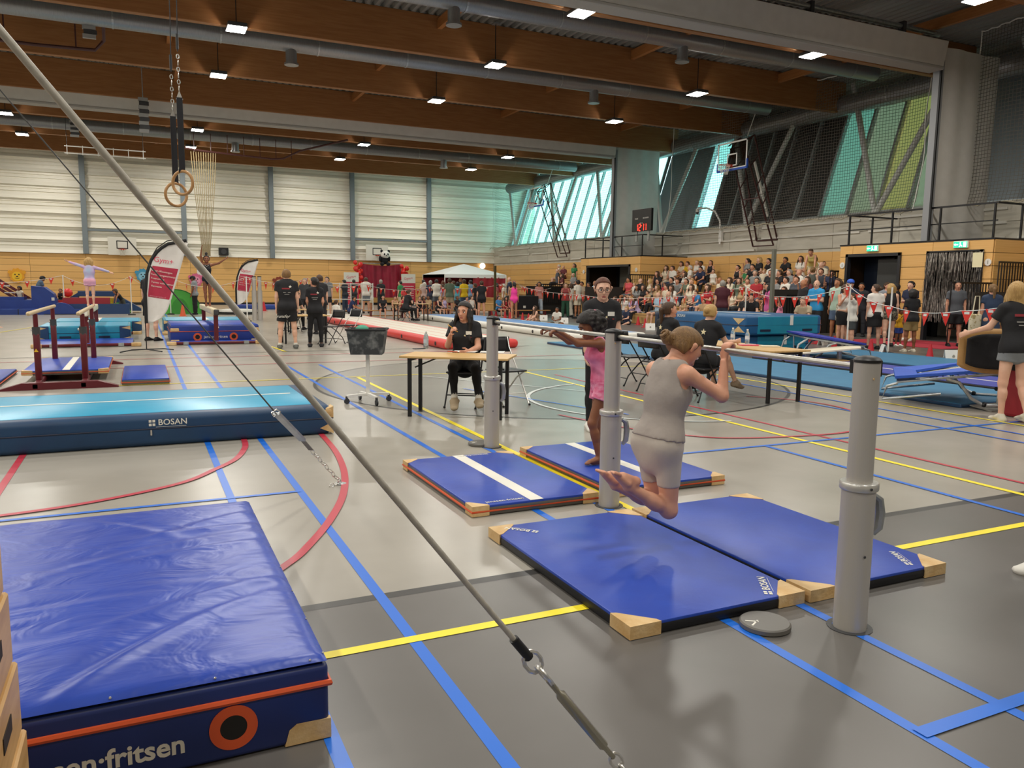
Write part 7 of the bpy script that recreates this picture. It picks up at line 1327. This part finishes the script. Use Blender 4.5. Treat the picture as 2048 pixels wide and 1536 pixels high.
# standing spectators by the stands
stand('woman in yellow top bending over in the top bleacher row', 23.3, 22.55, 120, 1.7, 'd9c878', ('bun', 'brown'), 'light', 'tank', ('shorts', 'd8cba0'), 0, 1.5, pose=dict(sp=(0, .75, .8), hp=-.5, ar=((.1, .4, -1), (0, .3, -1)), H=1.7), key='yb')
stand('woman in grey tank top seen from behind on the bleacher steps', 21.6, 20.9, -60, 1.7, '55574f', ('bun', 'dkblond'), 'fair', 'tank', ('shorts', '2a2c30'), 0, .6); stand('girl with long dark hair in black against the wooden door box', 23.9, 20.45, 120, 1.6, '16161a', ('long', 'black'), 'fair', 'long', ('pants', '16161a'), 0, 1.3)
stand('grey-haired man in maroon shirt standing with his back to us', 17.6, 20.9, -30, 1.78, '4a1724', ('short', 'grey'), 'fair', 'tee', ('pants', '3a4050'), 0); p = PX(1538, 590, 17.4); stand('woman with long dark hair in pink shirt standing by the bleacher', 17.4, p[1], 60, 1.7, 'cf5f9f', ('long', 'black'), 'light', 'long', ('pants', 'c9c4b8'), 0)
p = PX(1560, 620, 16.9); stand('small child in pink top raising an arm by the block mats', 16.9, p[1], 60, 1.15, 'e58fb0', ('pony', 'black'), 'light', 'tee', ('shorts', '39424f'), 0, pose=dict(STP[0], al=((-.5, .3, .5), (-.4, .3, .8)), H=1.7), key='pc'); stand('bald bearded man in black sweater standing by the grey post', 18.4, 18.1, 80, 1.82, '1b1b20', ('bald', 'black'), 'tan', 'long', ('pants', '1c1c20'), 1)
p = PX(1490, 625, 18.2); stand('man with glasses in printed black t-shirt seated before the block mats', 18.3, p[1]-.2, 130, 1.8, '17171b', ('short', 'black'), 'fair', 'tee', ('shorts', '2a2c30'), 0, pose=dict(SEATP[2], H=1.7), key='s2g', seat=.45); p = PX(1618, 660, 17.2); stand('man in beige shirt sitting forward beside the block mats', 17.4, 17.0, 110, 1.75, 'b5a68c', ('short', 'grey'), 'fair', 'tee', ('shorts', 'a39a86'), 0, pose=dict(SEATP[2], H=1.7), key='s2g', seat=.42)
p = at(1303, 670); stand('elderly man in grey shirt and jeans sitting on the front bench', 18.6, 25.2, 100, 1.8, 'b3b6b8', ('bald', 'grey'), 'fair', 'tee', ('pants', '323c50'), 0, pose=dict(SEATP[0], H=1.7), key='s00', seat=.435)
stand('boy in navy shirt sitting cross-legged on the floor before the bleacher', 17.9, 27.0, 100, 1.4, '1d2743', ('short', 'blond'), 'fair', 'tee', ('shorts', '23262c'), 0, seat=0, pose=dict(H=1.7, sp=(0, .1, 1), ar=((.2, .4, -1), (-.5, .7, -.2)), lr=((.75, .7, .1), (-.85, .35, -.35))), key='cx')
stand('woman in green patterned dress standing on the far bleacher', 22.9, 40.2, 110, 1.72, '2f7d4a', ('bob', 'brown'), 'light', 'dress', None, 0, 1.1); XD = [('woman in long pale blue trousers before the far bleacher', 1078, 36.2, 'c98a80', 'bob', 'black', ('wide', 'c4d0dc'), 1.72, 0), ('man in white t-shirt and cream shorts standing near the far bleacher', 1155, 32.5, 'dcd6c8', 'short', 'black', ('shorts', 'd0c4ac'), 1.82, 0), ('woman in patterned red cardigan filming before the far bleacher', 1131, 32.8, '8e3a3a', 'bob', 'dkblond', ('pants', '1f4a35'), 1.68, 3), ('man in pale blue shirt standing by the lobby doorway', 1190, 33.5, 'a9c8de', 'bald', 'black', ('pants', '27303f'), 1.8, 0), ('man in white t-shirt by the lobby doorway', 1178, 34.6, 'dad2c0', 'short', 'black', ('shorts', '7d7a70'), 1.72, 1), ('dark-haired man behind the man in white near the lobby', 1163, 35.2, 'b9a48c', 'short', 'black', ('pants', '5a5048'), 1.75, 0), ('woman in cream trousers behind the man in white', 1142, 34.0, 'e0d8c8', 'long', 'brown', ('wide', 'd8d0bf'), 1.66, 4)]
for lb, px, Y, c, hk, hc, bt, H, pz in XD: stand(lb, float(PY(px, 600, Y)[0]), Y, random.choice((120, 150, 70, 20)), H, c, (hk, hc), 'tan' if hc == 'black' else 'fair', 'tee', bt, pz)
stand('girl in bright pink leotard stepping on the blue air track', float(PY(1028, 600, 28.5)[0]), 28.5, -20, 1.45, 'ef3f96', ('pony', 'black'), 'tan', 'leotard', None, 4, .22, shoes=None); stand('crouching girl beside the white floor signs', float(PY(1074, 630, 27.5)[0]), 27.5, 90, 1.35, '8a6a50', ('long', 'brown'), 'fair', 'tank', ('shorts', '4a4a48'), 0, seat=.05, pose=dict(H=1.7, sp=(0, .2, 1), ar=((.2, .6, -1), (-.1, .8, -.4)), lr=((.15, .7, .7), (0, .2, -1))), key='cr', shoes=None); stand('child in white sitting cross-legged by the red cone', float(PY(1115, 630, 27.0)[0]), 27.0, 130, 1.35, 'd8d4ca', ('short', 'black'), 'brown', 'tee', ('shorts', '4a4436'), 0, seat=0, pose=dict(H=1.7, sp=(0, .1, 1), ar=((.2, .4, -1), (-.5, .7, -.2)), lr=((.75, .7, .1), (-.85, .35, -.35))), key='cx', shoes=None)
# ---- far middle crowd around tent and backdrop
FAR = [('man in white t-shirt and grey shorts filming before the backdrop', 732, 40, 'ded6cc', 'short', 'brown', ('shorts', '6f757c'), 1.85, 3, -20), ('man in black shirt seen from behind before the backdrop', 762, 43, '1b1b1f', 'short', 'grey', ('pants', '23242a'), 1.75, 0, 0), ('child in white t-shirt beside the filming man', 742, 41.5, 'dcd8d0', 'short', 'brown', ('shorts', 'c9bfa4'), 1.45, 0, 60), ('woman in green top before the right balloons', 801, 42, '2f8a50', 'short', 'black', ('shorts', 'c4b99a'), 1.7, 4, 40), ('girl in red top beside the woman in green', 807, 41, 'd8484a', 'pony', 'brown', ('shorts', '6b7f95'), 1.35, 0, 30), ('man in dark t-shirt left of the left balloons', 690, 42, '20242e', 'short', 'black', ('pants', '26334a'), 1.72, 3, 40), ('man in grey t-shirt smiling by the left banner', 655, 37, '84878a', 'short', 'black', ('shorts', '1c1c20'), 1.82, 0, 150), ('child in white shirt at the left balloons', 708, 46, '2a2228', 'short', 'black', ('pants', '2a2c30'), 1.75, 0, 10), ('person in black behind the standing pair', 640, 24, '1a1a1e', 'short', 'brown', ('pants', '1c1c20'), 1.78, 0, 10), ('person in grey cap seen between the standing pair', 610, 34, '3a3c40', 'short', 'grey', ('pants', '1c1c20'), 1.72, 0, 160),
       ('man in yellow shirt standing before the party tent', 928, 38, 'e6c21f', 'short', 'brown', ('pants', '3b4a63'), 1.8, 0, 10), ('man in olive t-shirt seen from behind at the tent', 899, 37, '5c6b58', 'short', 'brown', ('shorts', 'a8987c'), 1.83, 0, -10), ('man in white shirt left of the man in olive', 873, 40, 'e0dace', 'short', 'black', ('shorts', '5a5f66'), 1.8, 3, -10), ('man in navy polo left of the tent crowd', 861, 41, '2a3148', 'short', 'grey', ('pants', '3a3f4a'), 1.74, 0, -30), ('white-haired woman at the left of the tent crowd', 849, 41.5, 'b59a92', 'bob', 'white', ('pants', '6a6f78'), 1.64, 0, -40), ('dark man at the left end of the tent crowd', 847, 44, 'c9c0b0', 'short', 'black', ('pants', '4a4038'), 1.78, 0, 20), ('coach in black t-shirt seen from behind right of the yellow shirt', 963, 33, '17171b', 'bun', 'brown', ('hot', '17171b'), 1.72, 0, -15), ('child in black beside the coach', 950, 35, '1a1a1f', 'short', 'brown', ('pants', '1c1c20'), 1.6, 0, 40), ('tall man in grey shirt high behind the tent crowd', 922, 47, '5e6670', 'bald', 'grey', ('pants', '3a3f4a'), 1.95, 0, 60), ('woman in teal dress in the tent crowd', 915, 42, '4f97a8', 'long', 'black', ('skirt', '4f97a8'), 1.68, 0, 0), ('woman in striped dress in the tent crowd', 885, 39, 'b9a6c0', 'long', 'brown', ('skirt', '403a50'), 1.55, 4, 60), ('woman in red headscarf in the tent crowd', 886, 44, 'a02a35', 'long', 'auburn', ('skirt', '3a2a30'), 1.74, 0, 10), ('man in mint shirt in the tent crowd', 907, 43, '9ac4ac', 'short', 'brown', ('shorts', '6a6a60'), 1.74, 0, 30), ('man in pale blue shirt right of the yellow shirt', 941, 40, '7d9ab8', 'short', 'black', ('pants', '3f5570'), 1.78, 0, 10), ('man in navy t-shirt standing tall at the tent\'s right', 1019, 43, '26304c', 'bald', 'grey', ('shorts', '3a3f4a'), 2.0, 0, 60), ('woman in red patterned dress at the tent\'s right', 993, 41, 'a05a5c', 'bob', 'black', ('skirt', '8a4a4c'), 1.66, 4, 70), ('white-haired person seated by the tent\'s right', 1007, 42.5, 'cfc6b8', 'short', 'white', ('pants', '7a7568'), 1.6, 0, 70)]
for lb, px, Y, c, hk, hc, bt, H, pz, rz in FAR: stand(lb, float(PY(px, 600, Y)[0]), Y, rz, H, c, (hk, hc), random.choice(('fair', 'light', 'tan')), 'tee', bt, pz)
ckid = [(766, 'K', 'kp'), (788, 'T', 'np'), (806, 'R', 'np'), (815, 'L', 'bp'), (838, 'K', 'np'), (846, 'X', 'nl'), (856, 'T', 'kp'), (876, 'K', 'bp'), (888, 'L', 'dp'), (914, 'K', 'nu'), (929, 'S', 'ks'), (943, 'W', 'ns'), (997, 'B', 'ks'), (1008, 'R', 'kl'), (1020, 'F', 'nl')]
for i, (px, c, h) in enumerate(ckid):
    Y = 34.35-(px-766)*.0012; person('waiting child on the gym bench in %s top, %s from the left' % (CN[c][1], nth[i]), (float(PY(px, 600, Y)[0]), Y-.02), D(180+random.uniform(-25, 25)), 's%d%d' % ((0, 2, 5)[i % 3], h[1] != 's'), dict(SEATP[(0, 2, 5)[i % 3]], female=h[1] != 's'), random.choice(('fair', 'light', 'tan', 'brown')), ('tank' if i % 3 else 'tee', col(CN[c][0])), ('hot', col('22222a')), (HK[h[1]], HN[h[0]][0]), None, .021, seat=.35, scale=.74, group='children waiting on the gym benches')
person('boy in white t-shirt sitting on the floor by the red air track', (float(PY(672, 610, 31)[0]), 31), D(-60), 's00', dict(SEATP[0], female=False), 'fair', ('tee', col('e2ded4')), ('shorts', BLK), ('short', 'brown'), None, .021, seat=.12, scale=.85); person('child in dark blue leaning forward at the left bench end', (float(PY(700, 605, 33.5)[0]), 33.5), D(-120), 's20', dict(SEATP[2], female=False), 'tan', ('tee', col('1c2a55')), ('shorts', BLK), ('short', 'black'), None, .021, seat=.3, scale=.8)
